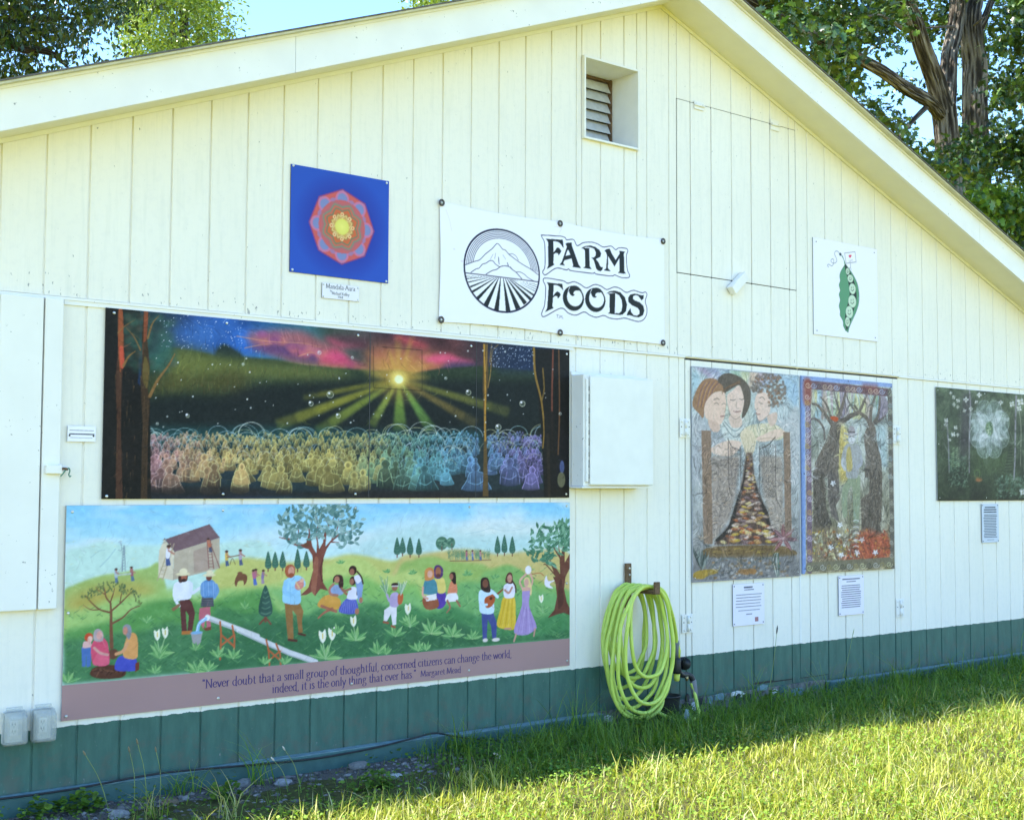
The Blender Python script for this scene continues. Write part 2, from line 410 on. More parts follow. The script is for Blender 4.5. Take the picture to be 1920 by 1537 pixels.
    # sapling with planted roots
    c.frame(100, 930, 3.492)
    for P, w in (('375,985 372,840 372,760 368,690', 26), ('372,760 300,740 250,700 205,650', 13), ('370,700 340,660 330,610 322,590', 12), ('368,690 385,640 395,600', 10), ('372,750 430,700 470,660 510,620', 13), ('380,830 450,790 500,740 560,715', 14), ('300,740 240,740 190,710', 8), ('430,700 440,640 460,600', 8), ('330,640 285,610 270,590', 7)):
        c.line(P, w, '7a4f37', 1, w*.4)
    for k in range(95):
        x = rg.uniform(180, 565); y = 590+((x-372)/200)**2*95+rg.uniform(-20, 45)
        leaf(c, x, y, 24, 11, -math.pi/2+rg.uniform(-.9, .9), ['6e7c46', '7f8a4e', '5c7046'][k % 3])
    c.poly('235,1165 260,1120 340,1100 430,1110 470,1150 430,1185 300,1190', '5c3a2a', 1, True)
    for k in range(16): c.line([(250+k*13, 1180-rg.rand()*50), (275+k*13, 1150-rg.rand()*30)], 7, ['82563d', '3d261d'][k % 2], .8)
    c.ell(385, 1030, 34, 34, '6b4331')
    # gardeners
    c.poly('178,985 205,975 245,985 238,1110 210,1115 208,1030 204,1112 182,1112', '4e74ad'); c.poly('190,950 240,940 245,985 185,990', 'e0b3a6'); c.ell(226, 920, 28, 28, 'c4502f'); c.ell(234, 932, 17, 20, 'e8bda6'); c.line('200,985 240,975 262,965', 14, 'e0b3a6')
    c.poly('245,1060 240,990 262,940 310,918 345,950 355,990 362,1085 320,1108 260,1098', 'd9566e', 1, True); c.poly('255,1075 300,1010 355,1060 350,1100 270,1105', 'e2657c', 1, True)
    c.poly('258,935 262,880 290,865 318,890 318,940 290,950', 'b3a6a2', 1, True); c.ell(296, 908, 20, 28, 'd8a193'); c.line('262,990 300,1022 350,1035', 17, 'd8a193')
    c.poly('395,1110 420,1050 470,1040 530,1050 540,1130 480,1142 410,1138', '4b55b5', 1, True); c.poly('452,1045 470,930 500,890 540,910 548,1000 535,1060', 'e0a25e', 1, True)
    c.line('480,960 450,1010 405,1030', 22, 'dba070'); c.poly('448,860 470,835 500,848 505,890 490,935 468,905', '8e9092', 1, True); c.ell(465, 878, 16, 26, 'c98870'); c.poly('530,1090 555,1080 555,1130 530,1148', '7a3f2f')
    # two men
    c.poly('820,680 875,660 900,690 922,760 902,885 872,885 880,780 860,745 868,885 835,888 826,770', '5e3430'); c.poly('832,880 900,876 902,900 835,905', 'b8763c')
    c.poly('780,590 800,560 850,552 895,560 900,640 885,670 825,680 790,690 775,640', 'e9edf0', 1, True); c.line('895,575 900,630 950,600', 26, 'dfe5ea', 1, 20); c.line('795,580 785,640 800,690 820,715', 24, 'e9edf0', 1, 16); c.poly('765,735 815,700 828,712 780,752', '8c6a4a')
    c.poly('815,515 845,505 872,515 868,550 845,560 815,560', '4b2f28', 1, True); c.ell(850, 528, 19, 26, 'a8664d'); c.ell(848, 548, 15, 10, '3c2723'); c.ell(842, 508, 45, 12, 'e7dcae'); c.ell(845, 490, 26, 20, 'eadfb4')
    c.poly('950,730 1020,720 1026,860 1000,872 992,790 975,870 945,800', 'c06a74'); c.poly('965,660 1040,650 1045,720 958,722', '46484e')
    for k in range(7): c.line([(962, 668+k*8), (1044, 660+k*8)], 2, 'd9dbe0', .6)
    c.poly('960,575 1000,545 1040,550 1068,600 1055,650 1035,660 965,655', '5c8fc0', 1, True)
    for k in range(9): c.line([(966+k*11, 560), (964+k*11, 650)], 3, 'e4eef4', .7)
    c.line('1060,580 1070,620 1048,660', 20, '6f9cc6'); c.ell(1012, 528, 19, 24, '7d4a3a'); c.ell(1014, 515, 40, 10, 'e7dcae'); c.ell(1018, 498, 23, 16, 'eadfb4'); c.poly('975,862 1025,850 1028,872 990,878', '7a4436')
    # trough, spill, bucket
    c.line('1000,790 1330,915', 34, 'd7d9d3', 1, 36); c.line('1000,800 1330,928', 9, 'a9afaa', .8); c.ell(1003, 793, 14, 20, 'f2f3ef')
    c.line('990,800 950,830 935,890', 24, '8fc3e6', .95); c.line('985,795 945,835 930,885', 6, 'e6f4fa', .9)
    c.poly('893,890 970,885 958,955 935,972 905,955', 'a3a39e'); c.ell(932, 890, 38, 10, '7fb2d4')
    for P in ('1085,820 1092,900 1085,1065', '1165,845 1180,930 1175,1020', '1092,905 1178,980', '1178,905 1090,975'): c.line(P, 13, 'b9653a', 1, sm=False)
    c.frame(460, 930, 4.044)
    c.line('-60,1010 150,1105 320,1180 525,1250', 40, 'd7d9d3', 1, 44, False); c.line('-60,1024 150,1122 320,1198 510,1262', 9, 'a9afaa', .8, sm=False)
    for P in ('150,1085 168,1160 175,1275', '225,1115 255,1190 260,1275', '165,1160 258,1240', '255,1170 172,1240'): c.line(P, 14, 'b9653a', 1, sm=False)
    # plants
    c.frame(100, 930, 3.492)
    for a in ((605, 825, 60, 5, 0), (690, 1030, 95, 6, 2), (690, 1060, 70, 5, 0), (925, 1005, 55, 5, 0), (1070, 1050, 80, 5, 0), (1170, 1060, 75, 5, 0), (940, 1150, 100, 6, 0), (1010, 1140, 90, 5, 0), (660, 1155, 65, 5, 0), (90, 1215, 90, 5, 0), (1250, 735, 55, 5, 0)): lily(c, *a)
    c.frame(460, 930, 4.044)
    for a in ((140, 1270, 80, 4, 0), (290, 1270, 80, 4, 0), (600, 1230, 130, 6, 2), (830, 1090, 110, 6, 1), (690, 1040, 90, 4, 0), (1130, 1060, 95, 5, 0), (1240, 990, 100, 5, 1), (1000, 1190, 110, 5, 0), (1060, 1195, 70, 4, 0), (715, 512, 42, 5, 0), (1065, 580, 42, 5, 0), (1255, 590, 42, 5, 0)): lily(c, *a)
    c.frame(760, 930, 4.044)
    for a in ((30, 980, 100, 5, 1), (190, 1040, 120, 6, 0), (350, 1060, 110, 6, 0), (90, 1170, 100, 5, 0), (150, 1165, 70, 4, 0), (500, 1080, 80, 6, 0), (1035, 880, 80, 5, 1), (470, 810, 60, 4, 0), (50, 590, 45, 5, 0), (460, 600, 55, 5, 0), (675, 620, 50, 5, 0)): lily(c, *a)
    # cypresses and field
    c.frame(460, 930, 4.044)
    for x, y, h in ((165, 545, 130), (218, 540, 122), (275, 540, 125), (388, 545, 150), (455, 535, 122), (1142, 440, 130), (1183, 430, 118), (1240, 430, 122)): cypress(c, x, y, 50, h)
    cypress(c, 145, 905, 108, 235, '35584a'); c.line('100,965 145,925 185,965', 14, '7d4b38')
    c.frame(760, 930, 4.044)
    for x, y, h in ((28, 440, 130), (94, 440, 122), (690, 430, 130), (742, 425, 135), (802, 430, 128)): cypress(c, x, y, 46, h)
    c.ell(268, 355, 46, 50, '4f7a60'); c.ell(335, 352, 34, 40, '5c866a'); c.line('268,360 268,410', 9, '6d4c3c'); c.line('343,360 345,400', 8, '6d4c3c')
    for k in range(26): c.ell(240+rg.rand()*110, 320+rg.rand()*65, 11, 8, ['86ab86', '37604c'][k % 2], .7)
    for k in range(90):
        x = 318+rg.rand()*312; y = 485-rg.rand()*35; h = rg.uniform(40, 70)
        c.line([(x, y), (x+rg.uniform(-4, 4), y-h)], 4, ['4f7a58', '6c9470', '88a880'][k % 3], .9, 2); c.line([(x-10, y-h*.7), (x, y-h*.5), (x+11, y-h*.75)], 3, '55805c', .8)
    c.line('330,490 460,488 640,480', 8, '7d5a40', .7)
    for x, co in ((455, 'b06a78'), (500, '7d8fae'), (560, 'b5908c')): mini(x, 478, 70, co, '5b6f96')
    # great tree in the middle
    c.frame(460, 930, 4.044)
    c.poly('410,748 470,690 505,560 500,450 470,400 360,370 300,320 310,312 380,350 450,365 470,290 482,290 500,380 530,430 536,360 520,270 532,265 552,400 580,350 590,270 605,265 600,380 650,320 700,285 706,295 640,350 608,400 580,480 575,560 580,650 620,715 560,700 520,755 500,720 455,745', '80493b', 1, False)
    c.poly('505,560 520,460 545,480 540,600 520,740 490,700', 'a4674c', .8, True); c.line('580,480 560,560 575,640', 14, '5c3029', .8)
    for P in ('380,350 395,270 385,220', '480,290 470,240 440,200', '532,265 545,200 520,150', '590,270 640,200 670,150', '650,320 690,240 700,170', '700,285 770,270 830,240', '330,325 290,320 250,310', '600,300 620,220 600,180', '640,345 700,350'): c.line(P, 13, '80493b', 1, 5)
    for k in range(330):
        a_ = rg.uniform(0, 2*math.pi); r_ = math.sqrt(rg.rand())
        x = 560+320*r_*math.cos(a_); y = 235+185*r_*math.sin(a_)
        if y > 330 and 400 < x < 690: continue
        leaf(c, x, y, rg.uniform(46, 66), rg.uniform(20, 27), rg.uniform(-2.6, .8), ['4d7770', '618a80', '7ba096', '557f78', '92b3a8'][k % 5], 1, 'c4d8cc' if k % 2 else None)
    c.ell(458, 365, 24, 14, '6f4a35')
    # father with baby
    c.poly('290,805 405,805 432,870 420,950 428,1030 395,1030 380,900 350,860 358,1080 315,1085 300,940', '98703f'); c.line('320,1085 380,1092', 18, '5b3428'); c.line('395,1038 445,1050', 16, '5b3428')
    c.poly('280,690 300,630 350,605 400,600 440,630 445,680 410,700 405,810 285,805 275,740', '9fd3ea', 1, True); c.line('300,650 290,720 340,740 390,700', 40, '93c9e4', 1, 30)
    c.line('330,660 335,800', 5, '78aecb', .6); c.poly('292,575 300,530 340,515 368,540 365,590 345,615 310,610', 'b0603c', 1, True); c.ell(340, 566, 24, 34, 'd49a80'); c.ell(340, 597, 20, 17, '9f5434'); c.ell(402, 672, 36, 34, 'd98a78', ang=-.5); c.ell(420, 636, 17, 15, 'e6b49a'); c.line('375,650 400,690', 12, 'e6cf8a', .8)
    # seated women
    c.poly('540,830 560,780 620,745 700,770 715,820 690,855 600,850', 'd9a148', 1, True); c.line('650,850 590,880 545,920', 22, 'a9694f', 1, 12); c.line('570,830 620,850 680,870', 22, 'a9694f')
    c.poly('635,700 660,670 720,680 730,740 640,750', '93a8c6', 1, True); c.line('660,665 630,700 640,740 690,750', 20, 'b37a5e'); c.line('715,690 760,740 800,740', 18, 'a9694f')
    c.poly('655,650 665,605 700,592 730,610 735,680 705,690 690,640', '442a26', 1, True); c.ell(686, 630, 20, 26, 'b37a5e')
    c.poly('700,870 740,790 800,760 835,790 845,870 790,892', '5760b0', 1, True)
    for k in range(8): c.line([(735+12*k, 790), (712+18*k, 880)], 3, 'c9cce8', .7)
    c.poly('770,730 790,690 830,690 850,750 830,780 765,775', 'e4e4e8', 1, True); c.line('790,700 740,715 720,695', 17, 'a06a52'); c.ell(806, 640, 24, 34, '3b2520'); c.ell(798, 645, 17, 24, 'a06a52'); c.line('825,640 845,690 840,740', 15, '3b2520'); c.ell(838, 870, 16, 24, 'b37a5e')
    c.poly('830,640 870,610 885,660 875,760 880,800 850,800 835,700', '8aa2c8', 1, True); c.poly('815,610 850,595 875,630 840,660', 'e6e4e6', 1, True); c.ell(806, 560, 30, 36, '3b2520'); c.ell(800, 572, 19, 25, 'a06a52'); c.line('840,570 870,610 884,660', 13, '3b2520'); c.ell(868, 785, 14, 22, 'b37a5e')
    # flower carrier
    c.poly('1045,860 1100,820 1140,840 1135,970 1108,975 1095,890 1065,945 1040,940', 'e6e4df'); c.poly('1090,760 1110,730 1150,735 1150,830 1090,830', 'b9a6c4', 1, True); c.line('1100,750 1085,790 1065,745', 20, 'b9a6c4'); c.ell(1124, 688, 22, 28, 'a06a52'); c.ell(1126, 668, 27, 14, '33211f'); c.line('1105,680 1148,678', 8, 'eee8e2')
    c.poly('1150,745 1188,740 1180,805 1150,815', 'c2653a', 1, True)
    for k in range(14):
        c.line([(1170, 745), (1150+k*5, 640+rg.rand()*30)], 6, ['7faa80', 'd9ddc0', '5b8a68'][k % 3], .9); c.line([(1060, 740), (1010+k*5, 600+rg.rand()*80)], 6, ['6f9a76', 'd9ddc0', '4f7f60'][k % 3], .8)
    c.line('1040,950 1075,958', 16, '9b5a40'); c.line('1100,980 1125,990', 16, '9b5a40')
    # couple and child
    c.frame(760, 930, 4.044)
    c.poly('230,730 290,720 300,800 270,845 225,840', '5b3f9c', 1, True); c.poly('215,640 240,615 285,625 296,720 240,730', 'e3d072', 1, True); c.poly('205,580 215,530 245,520 275,545 275,600 245,625 215,615', '5a3a6a', 1, True); c.ell(240, 570, 21, 36, 'a5694a'); c.ell(240, 600, 17, 14, '6a3c30')
    c.poly('120,790 150,750 230,770 245,830 200,855 145,850', '9b5a3c', 1, True); c.poly('125,700 140,640 190,625 225,650 232,735 180,745 130,735', '4f8c96', 1, True); c.poly('140,755 225,735 230,780 150,795', 'ece8e0'); c.poly('138,620 140,560 175,538 205,555 210,610 195,630 150,640', 'd08a4a', 1, True); c.ell(178, 588, 20, 28, 'ddab92'); c.line('125,690 125,750 160,775', 18, 'ddab92')
    c.poly('320,690 340,640 375,650 382,735 315,740', 'dd8a62', 1, True); c.poly('300,760 320,735 380,735 385,790 300,795', 'efeae4', 1, True); c.line('310,790 330,840 305,880', 18, 'a66c54', 1, 10); c.line('380,790 405,830', 16, 'a66c54'); c.poly('325,600 345,572 372,585 375,660 352,655', '33221f', 1, True); c.ell(340, 608, 15, 24, 'a66c54')
    # guitarist
    c.poly('568,880 655,872 685,960 680,1075 650,1075 640,980 615,930 608,1080 578,1080', '46518a'); c.ell(597, 1088, 20, 14, 'e6dccc'); c.ell(678, 1084, 30, 14, 'e6dccc')
    c.poly('548,730 575,705 640,700 655,760 660,880 565,882 550,820', 'cfe8ec', 1, True); c.poly('562,640 580,615 615,618 630,660 635,720 600,725 565,700', '35241f', 1, True); c.ell(598, 660, 22, 32, '7d4f3a')
    c.poly('590,800 600,765 640,745 665,740 670,790 640,835 605,842', 'b45a30', 1, True); c.ell(640, 772, 12, 12, '5a2a1c'); c.line('660,765 700,730 735,700', 15, '8a4a2c'); c.line('560,760 570,815 610,820', 30, 'cfe8ec', 1, 18); c.line('650,720 690,760', 26, 'cfe8ec')
    # singer in yellow skirt
    c.poly('735,765 815,760 828,880 820,1000 750,1005 685,975 710,860', 'e0bd3a', 1, True)
    for k in range(6): c.line([(750+13*k, 780), (705+22*k, 985)], 6, ['c49a28', 'efd468'][k % 2], .7)
    c.poly('735,690 760,660 810,660 822,710 810,765 745,765', 'e8e6ea', 1, True); c.poly('748,640 765,585 795,578 806,620 800,660 770,660', '5a332b', 1, True); c.ell(782, 622, 19, 30, 'c58f78'); c.line('802,640 825,680 830,725', 13, '4a2a26'); c.line('745,710 775,730 800,690', 17, 'c58f78'); c.line('745,1002 790,1000', 14, 'c58f78')
    # dancer
    c.poly('880,720 935,715 930,830 985,980 960,1020 900,1050 815,1030 850,900 875,820', 'ab94c0', 1, True)
    for k in range(5): c.line([(890+10*k, 840), (845+30*k, 1030)], 6, ['8f78a8', 'c9b8d8'][k % 2], .7)
    c.line('880,700 860,640 915,580', 18, 'd8a890'); c.line('935,700 955,640 935,580', 18, 'd8a890'); c.poly('890,650 900,615 930,620 950,690 945,750 925,720', 'e2cc8a', 1, True); c.ell(908, 655, 18, 30, 'd8a890'); c.poly('880,690 935,690 930,730 882,730', 'd8a890', 1, True); c.poly('878,718 936,715 932,760 882,765', 'ab94c0')
    c.ell(923, 557, 24, 32, 'ece9e2'); c.line('830,1045 815,1095', 16, 'c99a84'); c.line('975,1000 965,1055', 15, 'c99a84'); c.line('950,590 1010,580 1040,600', 6, 'b5603c', .9)
    # dove
    c.poly('1045,650 1060,600 1075,640 1125,635 1085,665 1110,695 1060,685', 'ece8ea', 1, True)
    # right tree
    c.poly('1070,920 1120,860 1140,760 1130,660 1110,610 1140,610 1100,520 1115,515 1165,590 1160,470 1110,390 1125,385 1170,460 1185,380 1200,380 1200,500 1240,430 1240,540 1205,610 1195,700 1215,800 1240,850 1240,900 1190,880 1150,890', '6b4030')
    c.poly('1150,700 1170,620 1185,700 1190,800 1150,850', '4e2c22', .7, True)
    for P in ('1140,610 1060,520 1040,515', '1130,600 1080,470 1050,450', '1165,470 1150,350', '1200,400 1215,300'): c.line(P, 13, '6b4030', 1, 6)
    for k in range(210):
        x = 1230-rg.rand()**1.3*330; y = 210+rg.rand()*(330 if x < 1120 else 220)
        if (x-1240)**2/340**2+(y-380)**2/210**2 > 1: continue
        leaf(c, x, y, rg.uniform(44, 60), rg.uniform(18, 25), rg.uniform(-2.4, .6), ['3f7052', '5b8e6a', '4b8060', '7aa985'][k % 4], 1, 'b9d4b4' if k % 3 == 0 else None)
    c.hatch(800, 9, 1.1, 77, .3, (.72, .8, 1.22)); c.grain(.03, (180, 420), 9); c.grain(.05, (40, 120), 10)
    return c
def paint_dark():
    c = Canvas(-.115, 2.783, 1.386, 2.280, 720, '14181a', 4); rg = c.rg
    N = lambda a, b, s_: vnoise(c.nz, c.nx, a, b, s_)
    gx = np.linspace(0, 1, c.nx)[None, :, None]; gz = np.linspace(0, 1, c.nz)[:, None, None]
    # night sky: blue on the left, umber and red in the middle, blue-black at the right
    stops = [(0, '1c2a3a'), (.14, '23406f'), (.25, '2a5fa8'), (.34, '2f7f9c'), (.42, '4a5f50'), (.55, '4a2f38'), (.7, '5f3838'), (.8, '2e3138'), (.9, '1f2f4a'), (1, '15181c')]
    xs = np.array([a for a, _ in stops]); cs = np.array([col(b) for _, b in stops])
    sky = np.stack([np.interp(gx[0, :, 0], xs, cs[:, k]) for k in range(3)], 1)[None]
    c.img[:] = sky*(.75+.5*N(10, 24, 3)[..., None])
    c.frame(180, 570, 4.046)
    # clouds
    c.poly('1130,235 1260,205 1420,195 1560,205 1680,270 1861,340 1861,480 1500,470 1400,420 1200,330', 'a86062', .9, True, 5)
    c.poly('1140,335 1300,300 1440,310 1560,330 1700,400 1720,460 1560,440 1380,390', '5d3d6c', .9, True, 4)
    for k in range(30):
        x = 1250+rg.rand()*600; y = 215+(x-1250)*.36+rg.uniform(-20, 70); c.ell(x, y, 45, 28, ['c2686e', 'd98c6c', '8a4a78', 'b04c86', 'e0806f'][k % 5], .45, .6)
    for P in ('1060,245 1300,285 1560,300 1700,330', '1120,335 1250,310 1380,300', '1530,395 1640,370 1720,450', '1400,440 1600,460 1861,470'): c.line(P, 8, 'e0a070', .6, 3)
    c.frame(620, 600, 4.174)
    c.poly('0,230 80,260 180,330 290,385 -100,350', 'd6486e', .8, True, 4)
    c.poly('300,210 700,235 870,300 950,330 820,470 560,480 330,420', 'b8704e', .95, True, 9)
    c.poly('700,290 900,265 1000,300 1120,335 900,345 750,330', 'e05a78', .95, True, 3); c.poly('480,120 620,150 760,210 700,215 520,160', 'd04a50', .9, True, 4)
    c.poly('0,120 140,130 280,170 260,215 60,190 -60,170', '5c2f3a', .8, True, 5); c.poly('-60,130 120,190 250,205 60,215', 'c9506a', .7, True, 3)
    c.poly('900,340 1120,345 1130,420 960,450 820,470', '4c3c5c', .9, True, 4)
    # far hills
    c.frame(180, 570, 4.046)
    hz = '560,330 720,350 900,390 960,305 1100,400 1350,420 1600,470 1861,490 2100,505 2300,500 2400,520 2600,490 2900,470 3200,500 3580,520 3580,1200 300,1200 400,420'
    c.poly(hz, '2b3a26', 1, False, 1); c.poly('900,395 960,305 1110,405', '1f2f2c', 1, True, 2)
    c.poly('560,360 780,360 900,400 1300,450 1861,500 1861,570 1400,570 1000,560 700,600 540,650', '6a7236', .95, True, 8)
    c.poly('420,560 600,540 800,560 1000,520 1150,560 1100,720 900,680 600,660 440,700', '4c4a22', .9, True, 9)
    for k in range(520):
        x = rg.uniform(400, 1861); y = rg.uniform(480, 700)
        c.line([(x, y), (x+rg.uniform(-5, 5), y-rg.uniform(15, 50))], 5, ['6d7434', '3e5a30', '7a5a34', '2f4a34', '4c6a3a', '8a8a40'][rg.randint(6)], .5, 1)
    c.poly('380,720 560,690 900,700 1200,620 1861,580 3580,580 3580,1480 100,1480 200,760', '11181a', .84, False, 6)
    # rays
    c.frame(620, 600, 4.174)
    S = np.array([524., 465.])
    def ray(ang, w0, L, co, a, st=30):
        d = np.array([math.cos(ang), math.sin(ang)]); n = np.array([-d[1], d[0]])
        p0 = S+d*st; p1 = S+d*L
        for k in range(4):
            q1 = S+d*(L*(1-.16*k)); ww = w0*(1-.16*k)
            c.poly([p0+n*3, q1+n*ww, q1-n*ww, p0-n*3], co, a*.42, False, 2)
    for ang, w, L, co in ((2.95, 22, 760, '7d7a2a'), (2.78, 48, 1020, '8b8a30'), (2.57, 46, 760, '7c8a34'), (2.11, 36, 420, '8ea040'), (1.55, 58, 400, '6f9038'), (1.0, 44, 470, '6a9440'), (.52, 40, 700, '6e6030'), (.29, 40, 900, '6d6f30')):
        ray(ang, w, L, co, 1.15)
    for k in range(26):
        ang = -math.pi+.12+k*.117+rg.uniform(-.04, .04); ray(ang, rg.uniform(8, 24), rg.uniform(180, 380), ['c9a548', 'd6b94e', 'b98a4a'][k % 3], .5)
    c.ell(524, 465, 150, 140, 'd9a94a', .5, .9); c.ell(524, 465, 62, 60, 'f0dd70', .9, .6); c.ell(524, 465, 33, 33, 'fbf6c0', 1, .25)
    # crowd: robed sitters, small at the back and large in front
    c.frame(0, 0, 1)
    hue = [(200, '7a5068'), (260, 'b08088'), (330, 'c99a7c'), (420, 'c8a868'), (520, 'c9b868'), (620, 'c0b060'), (680, 'a8a060'), (730, '7a9a70'), (800, '5f9a9a'), (860, '6aa0b8'), (930, '6a88b0'), (990, '8a7ab0'), (1065, '5a6080')]
    hx = np.array([a for a, _ in hue]); hc = np.array([col(b) for _, b in hue])
    def hcol(x, dk=1.): return tuple(np.clip(np.array([np.interp(x, hx, hc[:, k]) for k in range(3)])*dk, 0, 1)*255)
    c.poly('280,815 500,812 700,818 1065,822 1065,925 280,925', '2a3a3a', .7, False, 6)
    c.poly('275,800 520,800 700,808 900,806 900,835 275,830', '1f5a58', .55, False, 5)
    for k in range(150):
        x = rg.uniform(262, 1058); y = 828+rg.uniform(-14, 20); r_ = rg.uniform(9, 26)
        if 888 < x < 912 or x > 1028: continue
        c.ell(x, y, r_, r_*.93, ['dfe8d8', 'c4dce0', 'dcdca0', 'a8d0cc'][k % 4], .75, ring=1.0, half=True)
    rows = [(824, 8, 170), (832, 9, 160), (842, 12, 130), (854, 15, 105), (868, 20, 85), (884, 27, 62), (902, 36, 44), (916, 44, 30)]
    for y0, h, n in rows:
        for k in range(n):
            x = 225+(k+rg.rand())*(1062-225)/n; y = y0+rg.uniform(-.22, .22)*h+(rg.uniform(-8, 6) if h < 13 else 0); hh = h*rg.uniform(.85, 1.2); w = hh*.36
            if 256 < x < 278 or 893 < x < 912 or 1012 < x < 1040: continue
            if y0 > 890 and rg.rand() < .15: continue
            b = hcol(x+rg.uniform(-40, 40), rg.uniform(.6, 1.12)); o = tuple(np.clip(np.array(hcol(x, 1.35))+30, 0, 255))
            w *= rg.uniform(.8, 1.35); hd = x+rg.uniform(-.25, .25)*w; rr = hh*rg.uniform(.12, .15)
            P = [(hd-rr*.7, y-hh*.72), (x-w*.62, y-hh*.62), (x-w*.85, y-hh*.35), (x-w*rg.uniform(.8, 1.3), y-hh*.04), (x, y+hh*.05), (x+w*rg.uniform(.8, 1.3), y-hh*.04), (x+w*.85, y-hh*.35), (x+w*.6, y-hh*.62), (hd+rr*.7, y-hh*.72)]
            c.poly(P, b, .8 if h > 13 else .55, True, grad=tuple(np.array(b)*rg.uniform(.45, .9)))
            c.ell(hd, y-hh*.84, rr*rg.uniform(1, 1.25), hh*.17, b, .95); c.ell(hd+rg.uniform(-.3, .3)*rr, y-hh*.83, rr*.55, hh*.1, hcol(x, .55), .6)
            c.line([P[3], P[2], P[1], P[0], (hd-rr*1.15, y-hh*.86), (hd, y-hh*1.02), (hd+rr*1.15, y-hh*.86), P[8], P[7], P[6], P[5]], max(.7, h*.022), o, rg.uniform(.5, .9))
            if h > 16:
                for f in range(4): xa = x+rg.uniform(-.6, .6)*w; c.line([(xa, y-hh*rg.uniform(.4, .6)), (xa+rg.uniform(-.3, .3)*w, y-hh*.05)], rg.uniform(1, 2.6), [o, hcol(x, .5), hcol(x+40, 1.2)][f % 3], .4, .6)
                c.line([(x-w*.7, y-hh*.3), (x, y-hh*.22), (x+w*.6, y-hh*.36)], 1.4, o, .5)
    for k in range(70):
        x = rg.uniform(280, 1058); y = rg.uniform(835, 880); r_ = rg.uniform(8, 20)
        if 888 < x < 912: continue
        c.ell(x, y, r_, r_*.95, ['e6ecd8', 'c8dce8', 'e0e0a8'][k % 3], .5, ring=.9, half=True)
    c.poly('278,918 420,912 560,922 690,918 880,922 1066,918 1066,940 186,940', '23201e', .75, True, 2)
    # trees left and right
    c.frame(180, 570, 4.046)
    c.poly('60,20 330,20 310,600 400,700 410,1490 20,1490', '15130f', .96); c.poly('200,60 640,80 600,140 560,260 580,300 560,420 480,520 400,480 250,420', '31463a', .75, True, 8)
    for k in range(70): c.ell(210+rg.rand()*370, 80+rg.rand()*420, 34, 26, ['2f5a4a', '44604c', '5a4838', '1f3a34', '3c6f5c'][k % 5], .35, .7)
    c.poly('470,270 540,265 575,310 560,420 480,500 400,470 420,400 450,330', '35685a', .7, True, 6)
    c.poly('160,40 195,40 200,200 205,400 190,560 180,900 195,1480 140,1480 150,900 140,560 165,300', '4c3222', .95); c.poly('165,40 192,40 200,200 198,380 175,520 160,300', '9c5430', .9, True); c.poly('170,330 200,340 205,470 180,480', 'c4523a', .9, True)
    c.poly('355,50 390,50 380,250 400,480 385,640 400,760 385,1000 380,1490 330,1490 345,900 330,600 345,400 340,250', '41311f', .95); c.poly('358,60 386,60 375,260 350,300 350,380', '8a4a2e', .9, True); c.poly('360,400 395,480 380,640 345,560', '6a5c2c', .8, True)
    for P, w in (('400,700 460,580 540,470 590,380', 26), ('385,260 420,150 470,90', 16), ('200,470 240,400 290,360', 20), ('160,220 210,170 290,120', 10), ('330,350 280,250 220,180', 12)): c.line(P, w, '8a6638', .9, w*.3)
    for k in range(130):
        x = rg.choice([170, 250, 365])+rg.uniform(-40, 40); y = rg.uniform(500, 1460); c.line([(x, y), (x+rg.uniform(-12, 12), y+rg.uniform(30, 90))], 5, ['6a4c2c', '2a2018', '8a6a3c', '0e0c0a'][k % 4], .6, 1)
    c.frame(620, 600, 4.174)
    c.poly('1185,190 1215,190 1225,420 1205,700 1212,1000 1225,1380 1180,1380 1190,900 1180,500', '5f4a26', .95); c.line('1190,195 1200,520 1198,820 1200,940', 15, 'b98a34', .95)
    for P in ('1300,195 1255,250 1240,420 1220,530', '1215,195 1205,400', '1250,195 1235,330'): c.line(P, 9, '9a7a40', .9)
    c.poly('1225,190 1600,230 1580,420 1300,420', '1c2f4c', .55, False, 6)
    c.poly('1560,225 1860,240 1860,1385 1660,1385 1640,900 1600,500', '161410', .93); c.line('1580,225 1590,420 1640,640 1660,860 1650,1000', 24, '8f7030', .95, 12); c.line('1650,380 1660,540 1640,640', 14, '7d642c', .9)
    c.line('1730,235 1722,600 1725,1000', 16, '7a4430', .9); c.line('1775,240 1780,700 1770,1050', 14, '6a4a2c', .9); c.poly('1660,700 1740,720 1760,1380 1670,1380', '1b1712', .9); c.line('1690,900 1700,1370', 30, '332a1c', .6)
    c.ell(1800, 1150, 18, 50, '5a6a98', .8); c.ell(1795, 1250, 30, 60, '8a8a60', .7)
    # stars, bubbles, join lines
    c.frame(180, 570, 4.046)
    for k in range(150):
        x = rg.uniform(480, 1100); y = rg.uniform(85, 340); c.ell(x, y, 3.2, 3.2, 'dfeefa', rg.uniform(.3, .95), .5)
    c.ell(750, 230, 160, 90, '4f8fd0', .3, .9)
    c.frame(620, 600, 4.174)
    for k in range(130): c.ell(rg.uniform(1240, 1580), rg.uniform(200, 380), 3.2, 3.2, 'cfe2f4', rg.uniform(.3, .95), .5)
    c.frame(0, 0, 1)
    for k in range(85):
        x = rg.uniform(285, 1050); y = rg.uniform(655, 815); r_ = rg.choice([.9, 1.2, 1.6, 2.3, 3.4], p=[.45, .27, .17, .08, .03])
        if r_ < 2: c.ell(x, y, r_, r_, 'dfe8e0', .8, .4)
        else: c.ell(x, y, r_, r_, 'a8b8a8', .35); c.ell(x, y, r_, r_, 'e0eadc', .75, ring=.9); c.ell(x-r_*.3, y-r_*.35, r_*.3, r_*.3, 'ffffff', .9)
